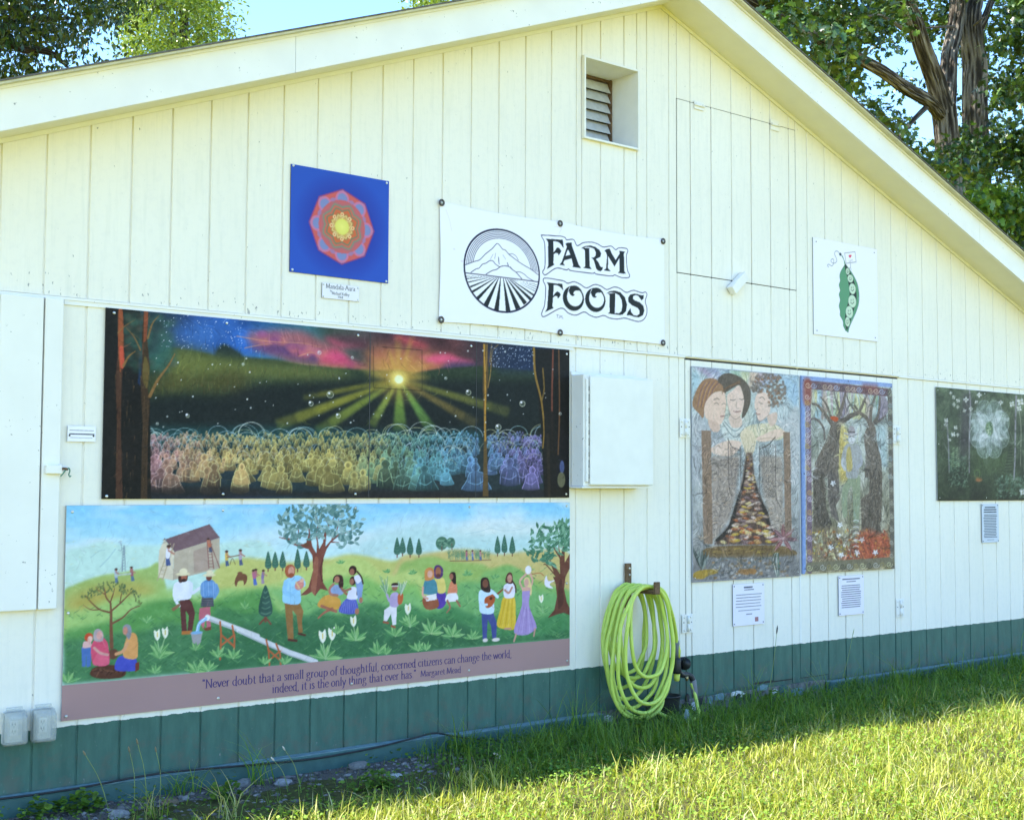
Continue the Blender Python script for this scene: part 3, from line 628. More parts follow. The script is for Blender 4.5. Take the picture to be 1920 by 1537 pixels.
    for x, y, r_ in ((617, 740, 6), (581, 757, 4), (876, 736, 4.5), (932, 801, 5), (977, 757, 5), (350, 780, 3), (632, 780, 4)): c.ell(x, y, r_, r_, '7a8a6a', .4); c.ell(x, y, r_, r_, 'e0e4c8', .85, ring=1); c.ell(x-2, y-2.5, 2, 2, 'ffffff', .9)
    for P in ('715,651 789,657 789,733 698,727 698,650', ): c.line(P, 1, '0a0a08', .7, sm=False)
    c.hatch(900, 12, 1.0, 31, .4, (.45, .6, 1.5)); c.grain(.04, (60, 180), 8); c.grain(.035, (200, 500), 12)
    return c
def paint_banner():
    c = Canvas(1.806, 3.604, 2.371, 3.056, 470, 'f3f9fb', 5)
    INK, INK2 = '242c2e', '1a1d3a'
    c.frame(1000, 430, 8.09)
    for P in ('95,95 110,85 420,120 470,163 575,157 625,250 720,200 840,188 930,210 1020,260 1140,245 1205,300 1260,272 1370,278 1398,320 1378,380 1375,500 1390,630 1420,700 1400,740 1290,738 1190,700 1140,715 920,690 880,665 840,675 540,640 490,612 450,625 300,600 150,695 110,690 95,650 130,560 132,220 95,120 95,95',
              '100,770 150,750 400,790 475,828 570,805 660,840 760,898 880,848 980,870 1070,922 1180,885 1270,905 1370,965 1480,935 1610,970 1670,960 1695,1000 1668,1100 1695,1200 1690,1300 1640,1380 1560,1405 1450,1380 1350,1355 1220,1370 1110,1350 1030,1315 920,1342 820,1310 735,1262 610,1310 500,1280 380,1205 140,1335 90,1310 100,1250 130,1150 140,900 105,800 100,770'):
        c.line(P, 12, INK2)
    for P in ('148,143 250,152 412,168 422,290 400,270 385,240 350,205 300,188 268,186 264,355 290,330 318,285 350,290 385,340 365,375 342,405 330,375 300,365 268,385 258,520 275,545 160,612 180,560 185,200 170,165',
              '450,228 475,210 545,203 545,250 640,540 680,597 545,580 560,560 535,450 430,480 408,520 435,560 350,548 385,510 470,270 455,240',
              '680,290 740,255 820,240 900,262 960,310 985,365 970,420 900,455 940,500 965,560 985,580 1008,578 1000,620 970,645 930,630 905,600 890,540 870,470 835,432 870,432 900,400 905,350 880,290 820,268 760,265 720,280',
              '690,285 735,280 815,285 805,300 808,570 838,612 708,595 740,570 738,320 715,295',
              '1037,325 1065,295 1115,285 1125,305 1145,360 1205,465 1270,360 1262,318 1355,330 1335,360 1338,640 1368,682 1238,665 1265,640 1265,430 1185,570 1090,405 1085,595 1128,645 1020,630 1055,600 1075,400 1060,345',
              '152,815 250,825 395,840 410,940 385,905 340,870 300,855 262,858 258,1020 290,975 315,955 345,960 372,1000 355,1035 330,1060 320,1025 290,1020 255,1045 250,1180 270,1205 140,1268 170,1210 185,880 175,840',
              '1090,985 1200,975 1198,1285 1210,1300 1090,1285 1118,1265 1115,1010',
              '1065,985 1110,950 1190,938 1280,965 1350,1040 1385,1150 1370,1250 1320,1300 1270,1310 1200,1300 1210,1280 1260,1285 1300,1250 1312,1170 1300,1080 1260,1010 1200,975 1130,965',
              '1645,1005 1640,1060 1610,1085 1590,1060 1560,1020 1520,1005 1480,1020 1475,1060 1500,1085 1580,1115 1640,1170 1655,1240 1635,1310 1570,1343 1500,1335 1430,1310 1380,1315 1400,1260 1440,1205 1448,1260 1490,1310 1540,1320 1580,1290 1580,1240 1550,1200 1460,1160 1405,1110 1400,1050 1430,1000 1490,985 1560,995 1610,1010'):
        c.poly(P, INK)
    c.poly('478,322 492,322 518,395 445,412', 'f3f9fb')
    for ox, oy, k in ((0, 0, 1.), (352, 62, .965)):
        f = lambda s_: [(ox+x*k, oy+y*k) for x, y in pts_of(s_)]
        def EL(cx, cy, rx, ry, co): c.poly([(ox+(cx+rx*math.cos(t))*k, oy+(cy+rx*.12*math.cos(t)+ry*math.sin(t))*k) for t in np.linspace(0, 2*math.pi, 40, endpoint=False)], co)
        EL(566, 1056, 161, 188, INK); EL(586, 1040, 117, 137, 'f3f9fb')
        c.poly(f('500,890 540,868 590,865 640,885 690,945 650,940 600,940 570,960 565,990 585,1000 565,1020 530,1010 505,975 496,930'), INK, 1, True); c.line(f('508,886 486,940 476,1000'), 11, 'f3f9fb', 1, 6)
    for P in ('318,1305 352,1309', '335,1307 335,1348', '368,1352 370,1312 386,1340 402,1316 404,1356'): c.line(P, 6, INK2, .9, sm=False)
    c.ell(357, 1348, 4, 4, INK2, .8); c.ell(418, 1356, 4, 4, INK2, .8)
    # round mark: rainbow, peak and ploughed field
    c.frame(855, 420, 8.54)
    q4 = c.T([(85, 740), (1282, 770), (625, 70), (760, 1440)]); o = np.array([(q4[0, 0]+q4[1, 0])/2, (q4[2, 1]+q4[3, 1])/2]); R = (q4[1, 0]-q4[0, 0])/2; RV = (q4[3, 1]-q4[2, 1])/2
    th = np.linspace(0, 2*math.pi, 97); circ = lambda k: np.stack([o[0]+R*k*np.cos(th), o[1]+RV*k*np.sin(th)], 1)
    keep = c.img.copy()
    for k in (.945, .905, .865, .825, .785): c.rawline(circ(k), 1.0, 1.0, INK2, .85)
    c.poly('60,665 240,610 330,580 420,490 540,390 620,315 700,405 800,490 900,560 1000,640 1150,735 1320,830 1320,1500 60,1500', 'f3f9fb')
    u = 1.
    for P, w in (('105,662 240,610 330,580 420,490 480,440 540,390 590,330 620,312 655,345 700,405 740,420 800,490 860,540 950,610 1040,670 1150,735 1262,822', 10), ('190,785 270,730 320,715 370,655 430,635 490,595 540,600 580,650 650,700', 10), ('430,815 520,760 600,735 660,692 720,680 790,690 850,740 910,785 1000,890', 11), ('905,780 970,780 1040,815 1100,870 1200,930', 8), ('800,488 860,485 910,520 950,590', 7), ('545,490 500,570', 5), ('585,470 570,560', 6), ('630,540 638,650', 12), ('700,500 745,570', 5), ('770,630 790,690', 12), ('815,690 855,740', 6)): c.line(P, w, INK2)
    c.line('110,792 400,828 690,866 1000,905 1262,940', 15, INK2)
    for t0, a, b in (((660, 872), (565, 1400), (640, 1420)), ((702, 880), (752, 1425), (828, 1418)), ((732, 885), (910, 1395), (985, 1362)), ((762, 890), (1040, 1315), (1090, 1272)), ((790, 892), (1130, 1240), (1165, 1205)), ((812, 895), (1185, 1165), (1200, 1140)), ((632, 870), (400, 1300), (465, 1352)), ((612, 868), (282, 1190), (320, 1230)), ((592, 866), (205, 1085), (235, 1112)), ((562, 862), (172, 1008), (190, 1032)), ((532, 858), (145, 935), (155, 952)), ((500, 855), (125, 878), (130, 892)), ((830, 898), (1215, 1085), (1222, 1098)), ((850, 900), (1228, 1050), (1232, 1060)), ((870, 902), (1240, 1015), (1244, 1024)), ((890, 906), (1250, 985), (1252, 992)), ((460, 850), (118, 845), (118, 853))):
        c.poly([(t0[0]-4, t0[1]), (t0[0]+4, t0[1]), b, a], INK)
    yy, xx = np.mgrid[0:c.nz, 0:c.nx]; out = np.hypot((xx-o[0])/R, (yy-o[1])/RV) > 1
    c.img[out] = keep[out]
    c.rawline(circ(1.), 2.9, 2.9, INK2)
    # soil marks of weather
    c.frame(800, 360, 4.174)
    c.line('140,140 165,220 180,310', 3, 'b9b4b0', .7); c.line('985,272 1040,285 1020,330', 4, 'c9bfae', .6); c.ell(255, 545, 12, 6, 'd6cfd8', .7, .5); c.ell(195, 450, 8, 5, 'cfd2dc', .7, .5)
    return c

def paint_mandala():
    c = Canvas(.856, 1.464, 2.553, 3.116, 210, '2f55b0', 6)
    o = np.array([(1.168-.856)/c.d, (3.116-2.826)/c.d])
    yy, xx = np.mgrid[0:c.nz, 0:c.nx]; r = np.hypot(xx-o[0], yy-o[1])*c.d; a = np.arctan2(yy-o[1], xx-o[0])
    e = math.pi/4; q = r/(.205*math.cos(math.pi/8)/np.cos(a % e-e/2))            # 1 on the eight-sided edge
    am = (a+e/2) % e-e/2; tri = np.abs(am)/(e/2)                                 # 0 on a corner, 1 between corners
    lob = np.hypot(r*np.cos(am)-.150, r*np.sin(am)); rad = r/.205
    c.img[:] = col('2b55b6'); halo = np.clip((r-.19)/.11, 0, 1)[..., None]; c.img = col('2a41a0')*(1-halo)+c.img*halo
    ins = q < 1; pt = lambda m, co: c.img.__setitem__(ins & m, col(co))
    pt(q < 2, 'a07a9c'); pt(np.abs(rad-.84-.1*(tri-.5)) < .10, 'c8605a'); pt(lob < .040, '7d8ab4'); pt(np.abs(lob-.036) < .006, 'c07a9a'); pt((lob < .05) & (rad < .70), 'c06464')
    z = rad+.10*(1-tri)-.05
    for lo, hi, co in ((.58, .64, 'b06a6a'), (.53, .58, '7d8a70'), (.47, .53, 'c46a54'), (.43, .47, '70805e'), (.34, .43, 'cc6a40'), (.30, .34, 'a87a48'), (0, .30, 'c9a45a')): pt((z > lo) & (z <= hi), co)
    pt((np.abs(z-.27) < .012), 'e2cf8c'); pt(np.abs(np.hypot(r*np.cos(am)-.066, r*np.sin(am))-.008) < .003, 'e8d898'); pt(rad < .21, 'd8d862')
    pt((q > .965), '8a4478'); cr = np.clip(1-rad/.24, 0, 1)[..., None]; c.img = c.img*(1-cr*.7)+col('f0f280')*cr*.7
    k = np.array([.2, .6, .2])
    for ax in (0, 1): c.img = np.apply_along_axis(lambda v: np.convolve(np.pad(v, 1, 'edge'), k, 'valid'), ax, c.img)
    return c

def paint_pea():
    c = Canvas(5.134, 5.902, 2.556, 3.260, 170, 'eef6f7', 7); c.frame(1500, 430, 6.68)
    G, D, L = '5c9a70', '26332f', 'c6e2c2'
    c.poly('490,310 520,340 545,410 555,440 600,500 660,590 700,680 722,800 718,930 680,1050 630,1150 600,1230 585,1292 550,1270 525,1210 520,1150 485,1080 487,1030 472,960 487,890 472,820 487,770 472,700 487,650 480,580 500,520 540,450 530,380', G, 1, False)
    c.line('490,310 530,380 548,440 500,520 480,580 487,650 472,700 487,770 472,820 487,890 472,960 487,1030 485,1080 522,1150 530,1220 585,1292 600,1230 680,1050 718,930 722,800 700,680 640,560 555,440', 6, '3c5f4c', .9)
    c.poly('548,440 600,520 650,620 685,760 690,880 660,1000 620,1130 590,1220 570,1265 552,1200 548,1100 570,980 600,860 602,760 580,620 552,520', D, 1, True)
    for x, y, rx, ry in ((580, 530, 24, 42), (614, 620, 36, 50), (640, 748, 42, 68), (638, 905, 50, 80), (602, 1040, 46, 78), (578, 1160, 30, 62)):
        c.ell(x, y, rx, ry, L); c.ell(x, y, rx, ry, '3c5f4c', .8, ring=5)
        c.line([(x-rx*.3, y-ry*.3), (x-rx*.3, y-ry*.12)], 8, '34443c'); c.line([(x+rx*.22, y-ry*.35), (x+rx*.22, y-ry*.17)], 8, '34443c'); c.line([(x-rx*.42, y+ry*.15), (x, y+ry*.38), (x+rx*.42, y+ry*.1)], 7, '34443c')
    c.line('478,305 455,280 425,280 418,320 440,370 440,410 400,430 370,400 385,375 405,385 400,440 380,462 350,445 330,445 330,465 342,475', 6, '5a6470'); c.ell(488, 316, 14, 18, '2c3a44', 1)
    c.poly('542,302 672,285 686,412 562,430', 'f4f8f8'); c.line('542,302 672,285 686,412 562,430 542,302', 6, '5a6068', sm=False)
    c.poly('610,365 592,340 598,322 610,330 622,318 630,335', 'd43a5c'); c.line('612,428 615,470 600,500 612,480 625,510', 6, '5a6068', .9)
    for P in ('598,385 598,408 606,408', '612,386 612,408 622,404 622,385', '630,384 634,394 640,380', '634,394 634,404'): c.line(P, 4, '5a6068', .9, sm=False)
    return c

def paint_gate():          # three figures above a stone path between gate posts
    c = Canvas(3.852, 4.958, .831, 2.246, 200, 'b4c4ca', 8); rg = c.rg
    t = np.linspace(0, 1, c.nz)[:, None, None]
    c.img[:] = col('b9d3dc')*(1-t)+col('8f9290')*t; n = vnoise(c.nz, c.nx, 26, 16, 3)[..., None]-.5; c.img += n*.22
    c.frame(1280, 670, 6.683)
    for k, co in enumerate(('9a86b0', '7d86b4', '6f92b0', '8fb898', 'c6cf96', 'd9b090', 'b090a0', '8a8ab4', '7a9cc4')):
        x = 90+k*150; c.poly([(x, 100), (x+160, 115), (760+(x-700)*.35, 420), (740+(x-700)*.35, 420)], co, .6, False, 2)
    c.poly('80,200 200,250 120,560 80,640', 'a9cfe0', .9, True, 3); c.poly('1200,300 1440,230 1440,620 1330,560', '9fc4e0', .9, True, 3); c.ell(640, 640, 200, 300, 'd9dfb0', .35, .6)
    # robes
    c.poly('80,780 240,760 330,900 520,1000 540,1080 380,1110 330,1180 210,1300 210,1537 80,1537', 'aebac2', .9, True, 2); c.poly('1080,800 1260,780 1430,640 1440,1537 1330,1537 1330,1230 1240,950 1050,900', 'b9c6cc', .9, True, 2)
    c.poly('480,790 720,760 800,900 760,1050 560,1060 480,960', 'cfe0e0', .95, True); c.poly('800,860 1100,830 1260,940 1200,1030 900,1050 700,1000', 'd6d6b8', .95, True)
    c.hatch(1100, 15, .9, 13, .55, (.5, .65, 1.35), (10, 7), (0, 1, 0, .5))
    # heads
    c.poly('100,590 160,400 250,280 380,270 480,340 520,450 420,430 330,480 260,600 240,760 180,700', '96785a', .95, True)
    for k in range(16): c.line([(240+k*14, 300+abs(k-8)*3), (190+k*12, 420), (150+k*11, 620)], 7, ['c08a58', '6a4a44', '5a4a86', 'd8b070'][k % 4], .65)
    c.poly('255,600 330,480 420,430 500,440 525,560 520,640 500,760 440,850 330,800 260,740', 'dccabb', 1, True); c.poly('300,780 440,840 430,930 340,920', 'd0bcae', .95, True)
    c.poly('420,300 470,220 580,200 720,260 820,380 830,560 780,700 720,760 740,560 690,350 560,420 500,440 480,360', '5f5a50', .97, True)
    for k in range(14): c.line([(700, 290+k*3), (620-k*10, 330+k*6), (500-k*2, 400+k*5)], 6, ['8f6a4c', '3c3c3a', 'b08a60'][k % 3], .6)
    c.poly('540,480 600,420 690,350 740,480 745,600 700,740 640,775 580,720 545,600', 'dccdc2', 1, True); c.poly('560,740 700,740 720,860 600,880', 'd3c3b6', .95, True)
    c.poly('880,600 900,480 960,430 1060,480 1080,600 1060,720 960,800 920,770 900,680', 'dccdc2', 1, True); c.poly('1040,740 1160,690 1150,820 1080,860', 'd3c3b6', .95, True)
    for k in range(230):
        a_ = rg.uniform(0, 6.28); q_ = math.sqrt(rg.rand()); x = 1050+230*q_*math.cos(a_); y = 420+230*q_*math.sin(a_)
        if x < 1060 and y > 440 or y > 620 and x < 1100: continue
        c.ell(x, y, 17, 17, ['6a6660', '8f8a80', '54524e', '9a7a60'][k % 4], .75); c.ell(x, y, 13, 13, ['c4c2b8', '3c3a38'][k % 2], .6, ring=5)
    LN = '5c5450'
    for P, w in (('370,530 410,515 440,530', 9), ('380,580 405,570 430,590', 8), ('470,590 500,580 520,590', 8), ('455,740 500,735', 15), ('520,480 525,560 520,650 505,690', 6), ('575,530 610,540 640,530', 9), ('690,520 720,530 745,520', 9), ('660,560 650,630 680,640', 5), ('615,675 655,685 705,675', 13), ('945,510 980,500 1010,530', 9), ('935,560 955,575 985,580', 8), ('880,640 895,660 925,640', 6), ('900,700 925,715 950,710', 13), ('260,600 240,660 250,740', 5), ('545,600 580,720 640,775 700,740', 6), ('900,690 920,770 960,800 1060,720', 6)): c.line(P, w, '8f6a66' if w > 12 else LN, .85)
    for r0 in (0, 26, 52):
        c.line([(330-r0*.2, 900+r0*.6), (390, 960+r0), (470, 900+r0)], 9, '7c8890', .8); c.line([(500-r0*.3, 800+r0*.5), (590, 900+r0*1.4), (660, 920+r0*1.4), (730+r0*.2, 850+r0)], 14, ['7a8a8e', 'c9d6d6', '6c7a7e'][r0//26], .8)
    for k in range(60):
        x = rg.uniform(85, 330); y = rg.uniform(1000, 1500); c.line([(x+120, y-60), (x+40, y), (x, y+120)], 5, ['7d8890', 'd3dde0', '9aa6aa'][k % 3], .6, 2)
        x = rg.uniform(1260, 1440); y = rg.uniform(700, 1400); c.line([(x-60, y-60), (x, y), (x+30, y+120)], 5, ['7d8890', 'd3dde0', '9aa6aa'][k % 3], .6, 2)
    c.poly('330,1150 480,1060 620,1040 720,1080 600,1230 400,1220', 'dccbbc', .95, True); c.poly('700,980 760,900 850,930 900,1040 880,1160 810,1290 760,1180', 'd8d3b8', .97, True); c.poly('900,1020 1010,960 1160,900 1270,940 1180,1010 1000,1060', 'dccbbc', .95, True)
    for P in ('720,1000 750,1100 780,1240', '770,960 800,1060 800,1240', '830,960 850,1060 820,1240', '880,1040 870,1120 830,1240', '930,1030 1040,1010 1150,1020', '1000,960 1060,900 1150,890'): c.line(P, 6, '8a7a68', .8)
    # stone path, walls, posts
    c.frame(1280, 870, 6.683)
    c.poly('340,-100 700,-100 640,400 560,700 370,960 340,960', 'a39a90', .85, False, 2); c.poly('940,-100 1230,-100 1240,900 1120,860 1000,400', 'a8a196', .85, False, 2)
    c.poly('780,-140 850,-140 880,160 960,420 1040,600 1120,860 1200,1010 370,1010 560,760 640,520 720,230', '5a4a42', 1, False, 1)
    c.poly('780,-100 740,200 660,440 600,640 540,800 380,960 470,940 620,760 650,600 700,400 760,180', '2c2a28', .9, True); c.poly('850,-60 880,180 960,440 1050,600 1080,760 1180,920 1110,930 1020,700 960,520 900,330', '332e2c', .9, True)
    for k in range(170):
        f = rg.rand()**.75; y = -120+f*1110; hw = 25+f*f*330; x = 815+f*20+rg.uniform(-1, 1)*hw; s_ = 9+f*38
        c.ell(x, y, s_*rg.uniform(.8, 1.3), s_*.42, ['b5a08c', 'cfc48a', 'd8d0c8', '94827a', 'b08a50', '7d6a70', 'c9b24a', 'a5623c'][rg.randint(8)], .95, ang=rg.uniform(-.25, .25)); c.line([(x-s_*.6, y-s_*.2), (x, y-s_*.36), (x+s_*.5, y-s_*.2)], max(3, s_*.14), 'f0ebdc', .7)
    for k in range(230):
        y = rg.uniform(-80, 920); lft = rg.rand() < .6; f = (y+100)/1000
        x = rg.uniform(350, max(370, 740-f*330)) if lft else rg.uniform(min(1200, 880+f*260), 1240)
        c.line([(x-26, y+rg.uniform(-6, 14)), (x, y-6), (x+26, y+rg.uniform(-8, 14))], 10, ['d9d4ca', '6a645e', 'bfa888', '8f8c88', 'c8beb0', '54504c'][k % 6], .75, 4)
    for x0, x1, y0, y1 in ((215, 345, -420, 1000), (1240, 1335, -400, 960)):
        c.poly([(x0, y0), (x1-10, y0), (x1+12, y1), (x0+25, y1)], '8a7866', .95)
        for k in range(36): x = rg.uniform(x0+10, x1); y = rg.uniform(y0, y1-150); c.line([(x, y), (x+rg.uniform(-8, 8), y+70), (x+5, y+150)], 6, ['5c4e42', 'b5a48c', '6d5f52'][k % 3], .7, 2)
    c.poly('330,1040 1130,1020 1340,1060 1340,1150 320,1170', '75623f', .97, True)
    for k in range(26): x = rg.uniform(340, 1250); y = rg.uniform(1045, 1150); c.line([(x, y), (x+60, y-8), (x+120, y)], 9, ['4a3c2a', 'a8945c', 'c0b04e'][k % 3], .7, 3)
    c.poly('95,1180 1440,1150 1450,1420 95,1480', '7b7f80', .9, False, 3)
    for k in range(150): c.ell(rg.uniform(340, 1300), rg.uniform(1190, 1430), 20, 15, ['9aa0a0', '5c6264', 'b08a54', 'c0c6c4', '77664a'][k % 5], .6); 
    for k in range(90): c.ell(rg.uniform(430, 690), rg.uniform(1310, 1430), 11, 9, ['d0d4d4', '4c5254'][k % 2], .7, ring=5)
    c.poly('110,1380 200,1330 400,1320 420,1360 300,1400 230,1440 130,1430', 'a8903c', .95, True); c.poly('680,1330 880,1310 890,1370 720,1380', 'a07a48', .9, True)
    def scroll(x, y, r_, co='55504c'):
        c.line([(x+r_*(1-i/14)*math.cos(i*.75), y+r_*(1-i/14)*math.sin(i*.75)) for i in range(13)], 7, co, .85)
    c.frame(1280, 670, 6.683)
    for x in (550, 700): c.line([(x, 1060 if x < 600 else 1130), (x+10, 1537), (x+10, 1750)], 11, '4c4642', .9, sm=False)
    for x in (945, 1145): c.line([(x, 1120), (x, 1537), (x+5, 1800)], 11, '4c4642', .9, sm=False)
    c.line('545,1020 600,1120 700,1170', 12, '4c4642'); c.line('945,1150 1060,1090 1140,1000', 12, '4c4642')
    for x in (595, 655): [scroll(x, y, 30) for y in range(1150, 1760, 62)]
    for x in (995, 1050, 1105): [scroll(x, y, 32) for y in range(1110, 1780, 62)]
    c.frame(1280, 870, 6.683)
    for k in range(11): c.line([(215, 950), (215+95*math.cos(-math.pi*k/10), 930-110*math.sin(math.pi*k/10))], 10, ['4c5450', 'e4e2d6', '8a7a60'][k % 3], .9, 3)
    for k in range(5): leaf(c, 225, 1330, 330-k*28, 46, -math.pi/2+(k-2)*.2, ['3c4a46', '7c8c88', '55625e'][k % 3], .95, 'd0d8d2')
    for k in range(7): leaf(c, 1240, 930, 190, 54, -math.pi/2+(k-3)*.85, ['8a5a60', '9c7074', '74505a'][k % 3], .9, 'e0d0cc')
    for k in range(7): c.line([(1150+k*6, 1400), (1100+k*14, 1200), (1150+k*5, 1120), (1190, 1300)], 10, ['35584c', 'd8e0d8', '7a9488'][k % 3], .85)
    c.line('350,1290 450,1200 600,1180 720,1230 800,1300', 22, '6a7472', .9); c.line('810,1300 900,1210 1050,1180 1120,1230', 22, '6a7472', .9)
    c.hatch(1500, 12, .9, 12, .5, (.45, .6, 1.4), (16, 10), (0, 1, .36, 1)); c.hatch(260, 8, .8, 18, .3, (.6, 1.25), (9, 7), (0, 1, 0, .36))
    c.img *= np.array([1.02, .975, .91])
    c.frame(0, 0, 1); c.line('1293,687 1496,704 1497,1080 1296,1091 1293,687', 2.4, '8a9298', .8, sm=False)
    c.grain(.07, (120, 90), 5); c.grain(.05, (250, 200), 6)
    return c

def paint_wood():          # a walker with a hat between twisted trunks, scroll border
    c = Canvas(4.979, 6.066, .843, 2.246, 200, '9fb0a8', 9); rg = c.rg
    n = vnoise(c.nz, c.nx, 20, 14, 3)[..., None]; t = np.linspace(0, 1, c.nz)[:, None, None]
    c.img[:] = (col('aebcb4')*(1-t)+col('978c68')*t)+(n-.5)*.3
    c.frame(1490, 695, 7.685)
    for k in range(46):
        x = rg.uniform(210, 1270); w = rg.uniform(25, 55)
        c.poly([(x, 300+x*.04), (x+w, 310+x*.04), (x+w*1.2+rg.uniform(-60, 60), 560), (x+rg.uniform(-60, 60), 700)], ['c9cfb0', 'b6a6a4', 'a8c4c8', 'd0cc90', '98b48c', '8f8690', 'c4b49a'][k % 7], .8, True)
    c.poly('620,830 740,900 760,1500 610,1537', 'cdb45c', .85, True, 3); c.poly('1130,850 1280,830 1290,1400 1200,1300', 'a9c0bc', .8, True, 3)
    for k in range(30): c.line([(700+rg.uniform(-40, 250), 700+rg.uniform(0, 500)), (720+rg.uniform(-60, 220), 900+rg.uniform(0, 500))], 12, ['d8e0dc', 'a9b8bc', 'c8c890'][k % 3], .5)
    def trunk(P, w, w2, co): c.line(P, w, co, 1, w2)
    D = '74695a'
    for P, w, w2 in (('560,740 640,560 700,330', 95, 50), ('600,760 760,660 900,580 1000,360', 95, 45), ('520,790 420,650 300,500 220,480', 85, 30), ('500,700 430,500 340,380', 60, 24), ('640,640 560,420 540,320', 46, 22), ('850,600 760,470 700,330', 40, 20), ('1060,800 1000,680 900,600 830,500', 80, 40), ('1060,780 1070,560 1130,360', 80, 45), ('1090,780 1170,640 1200,340', 70, 45), ('1120,760 1230,690 1280,640', 50, 22), ('400,980 380,820 280,700 190,700', 50, 30)): trunk(P, w, w2, '6f665c' if w < 60 else D)
    c.poly('490,790 640,760 610,1000 600,1537 240,1537 260,1330 420,1000', D, .97); c.poly('1000,830 1130,800 1150,1000 1220,1300 1230,1537 980,1537 990,1200 960,950', D, .97)
    c.frame(1490, 885, 7.685)
    c.poly('230,0 400,0 420,500 510,760 430,870 240,850', '5c5346', .97); c.poly('440,0 600,0 620,380 560,480 610,720 500,650 450,400', '6e655a', .97); c.poly('920,380 1040,300 1050,0 1230,0 1220,600 1200,800 1230,880 1110,920 1090,850 930,820', '655a4b', .97)
    for fr, lim in (((1490, 695, 7.685), ((270, 600, 820, 1537), (980, 1210, 860, 1537))), ((1490, 885, 7.685), ((240, 500, 0, 840), (950, 1220, 0, 880)))):
        c.frame(*fr)
        for x0, x1, y0, y1 in lim:
            for k in range(160):
                x = rg.uniform(x0, x1); y = rg.uniform(y0, y1); c.line([(x, y), (x+rg.uniform(-16, 8), y+40), (x+rg.uniform(-20, 10), y+90)], 9, ['2c2a26', 'a8a494', '6d6a5c', '8f8c80', '3c3a34'][k % 5], .7, 3)
    # leaf litter
    c.poly('240,840 520,820 640,880 620,1280 240,1310', '8d7a58', .8, True, 3); c.poly('900,880 1060,840 1200,900 1300,880 1310,1240 640,1270 700,1180', 'b0583a', .95, True, 3)
    for k in range(260):
        x = rg.uniform(245, 1300); y = rg.uniform(840, 1260)
        co = ['c9b04c', 'e2dcc0', '8a5a3a', 'b5743c', 'd0c890', '6d5a50', 'a8b08c', '74605c'] if x < 880 else ['c0683c', 'a84c34', 'd08a48', '9a4a3c', 'b87a40', '7a4a38']
        leaf(c, x, y, rg.uniform(30, 75), rg.uniform(20, 38), rg.uniform(0, 6.28), co[rg.randint(len(co))], .85, '5c4a3c' if k % 3 == 0 else None)
    for x, y in ((520, 160), (620, 760), (490, 1080), (640, 1190), (865, 1160), (170, 950), (1130, 1155), (935, 970), (600, 920)):
        for k in range(5): leaf(c, x, y, 46, 26, k*1.26+.3, 'eef0e8', .95)
    c.hatch(2600, 14, .9, 14, .6, (.42, .55, .7, 1.5), (14, 9))
    # walker
    c.poly('650,260 720,140 760,60 900,60 910,300 900,560 890,720 820,720 810,400 790,200 730,330 720,620 660,620', '8f9a78', .97, True)
    for k in range(24): x = rg.uniform(670, 890); y = rg.uniform(90, 640); c.line([(x, y), (x+rg.uniform(-8, 8), y+80)], 9, ['c9cc80', '6a7464', 'a8bcc0', '5a5c50'][k % 4], .7, 4)
    for k in range(9): c.line([(815, 700+k*46), (850, 690+k*46), (890, 705+k*46)], 13, ['d8dad4', '5c5c58'][k % 2], .85)
    c.frame(1490, 695, 7.685)
    c.poly('640,1250 680,1100 740,1050 800,1080 860,1050 920,1130 950,1300 900,1380 870,1537 720,1537 700,1420 640,1340', 'a2a49c', .97, True)
    c.poly('720,1140 770,1110 800,1400 730,1450 710,1300', 'b9a65c', .85, True)
    for k in range(26): x = rg.uniform(670, 920); y = rg.uniform(1090, 1480); c.line([(x, y), (x+rg.uniform(-14, 14), y+70)], 7, ['d9d8d0', '6c6a68', '8a7c74', '55524e'][k % 4], .7, 3)
    c.line('670,1280 650,1340 690,1420', 50, 'b9bcb8'); c.line('920,1240 930,1340 860,1400', 50, 'a6a8a6'); c.ell(790, 985, 48, 72, 'd3d6d0'); c.line('750,960 775,955', 9, '55524e'); c.line('805,955 830,960', 9, '55524e'); c.line('790,960 785,1005 795,1010', 6, '6c6866'); c.line('770,1030 810,1030', 7, '7a6460')
    c.poly('745,905 755,820 790,795 825,820 835,905', 'a59c98', 1, True); c.line('745,885 835,885', 18, '55504e'); c.line('685,895 780,935 870,905', 22, 'b5b0aa'); c.line('685,905 780,945 870,915', 7, '55504e')
    c.poly('480,670 540,655 600,690 570,735 520,720', 'b5552c', 1, True)
    c.hatch(700, 8, .8, 15, .35, (.5, 1.35), (14, 9))
    # border
    c.frame(0, 0, 1)
    c.poly('1498,704 1670,718 1670,727 1505,713 1507,1070 1502,1076', '8fa6cc'); c.line('1500,706 1503,1075', 7, '7f9cc8', 1, sm=False); c.line('1500,707 1669,720', 4, '86a2cc', 1, sm=False)
    for P, w, co in (('1511,718 1514,1068', 15, '7a6470'), ('1509,721 1660,736', 16, '6f5558'), ('1664,735 1670,1060', 14, '6f6a5c'), ('1512,1063 1670,1052', 18, '79745a')): c.line(P, w, co, .9, sm=False)
    c.frame(1490, 695, 7.685); c.poly('95,130 200,140 200,460 95,470', '96503c', .7, True, 2); c.poly('940,180 1160,190 1180,330 950,320', '8a4a44', .5, False, 2)
    def scroll(x, y, r_, co):
        c.line([(x+r_*(1-i/14)*math.cos(i*.75), y+r_*(1-i/14)*math.sin(i*.75)) for i in range(13)], 10, co, .9)
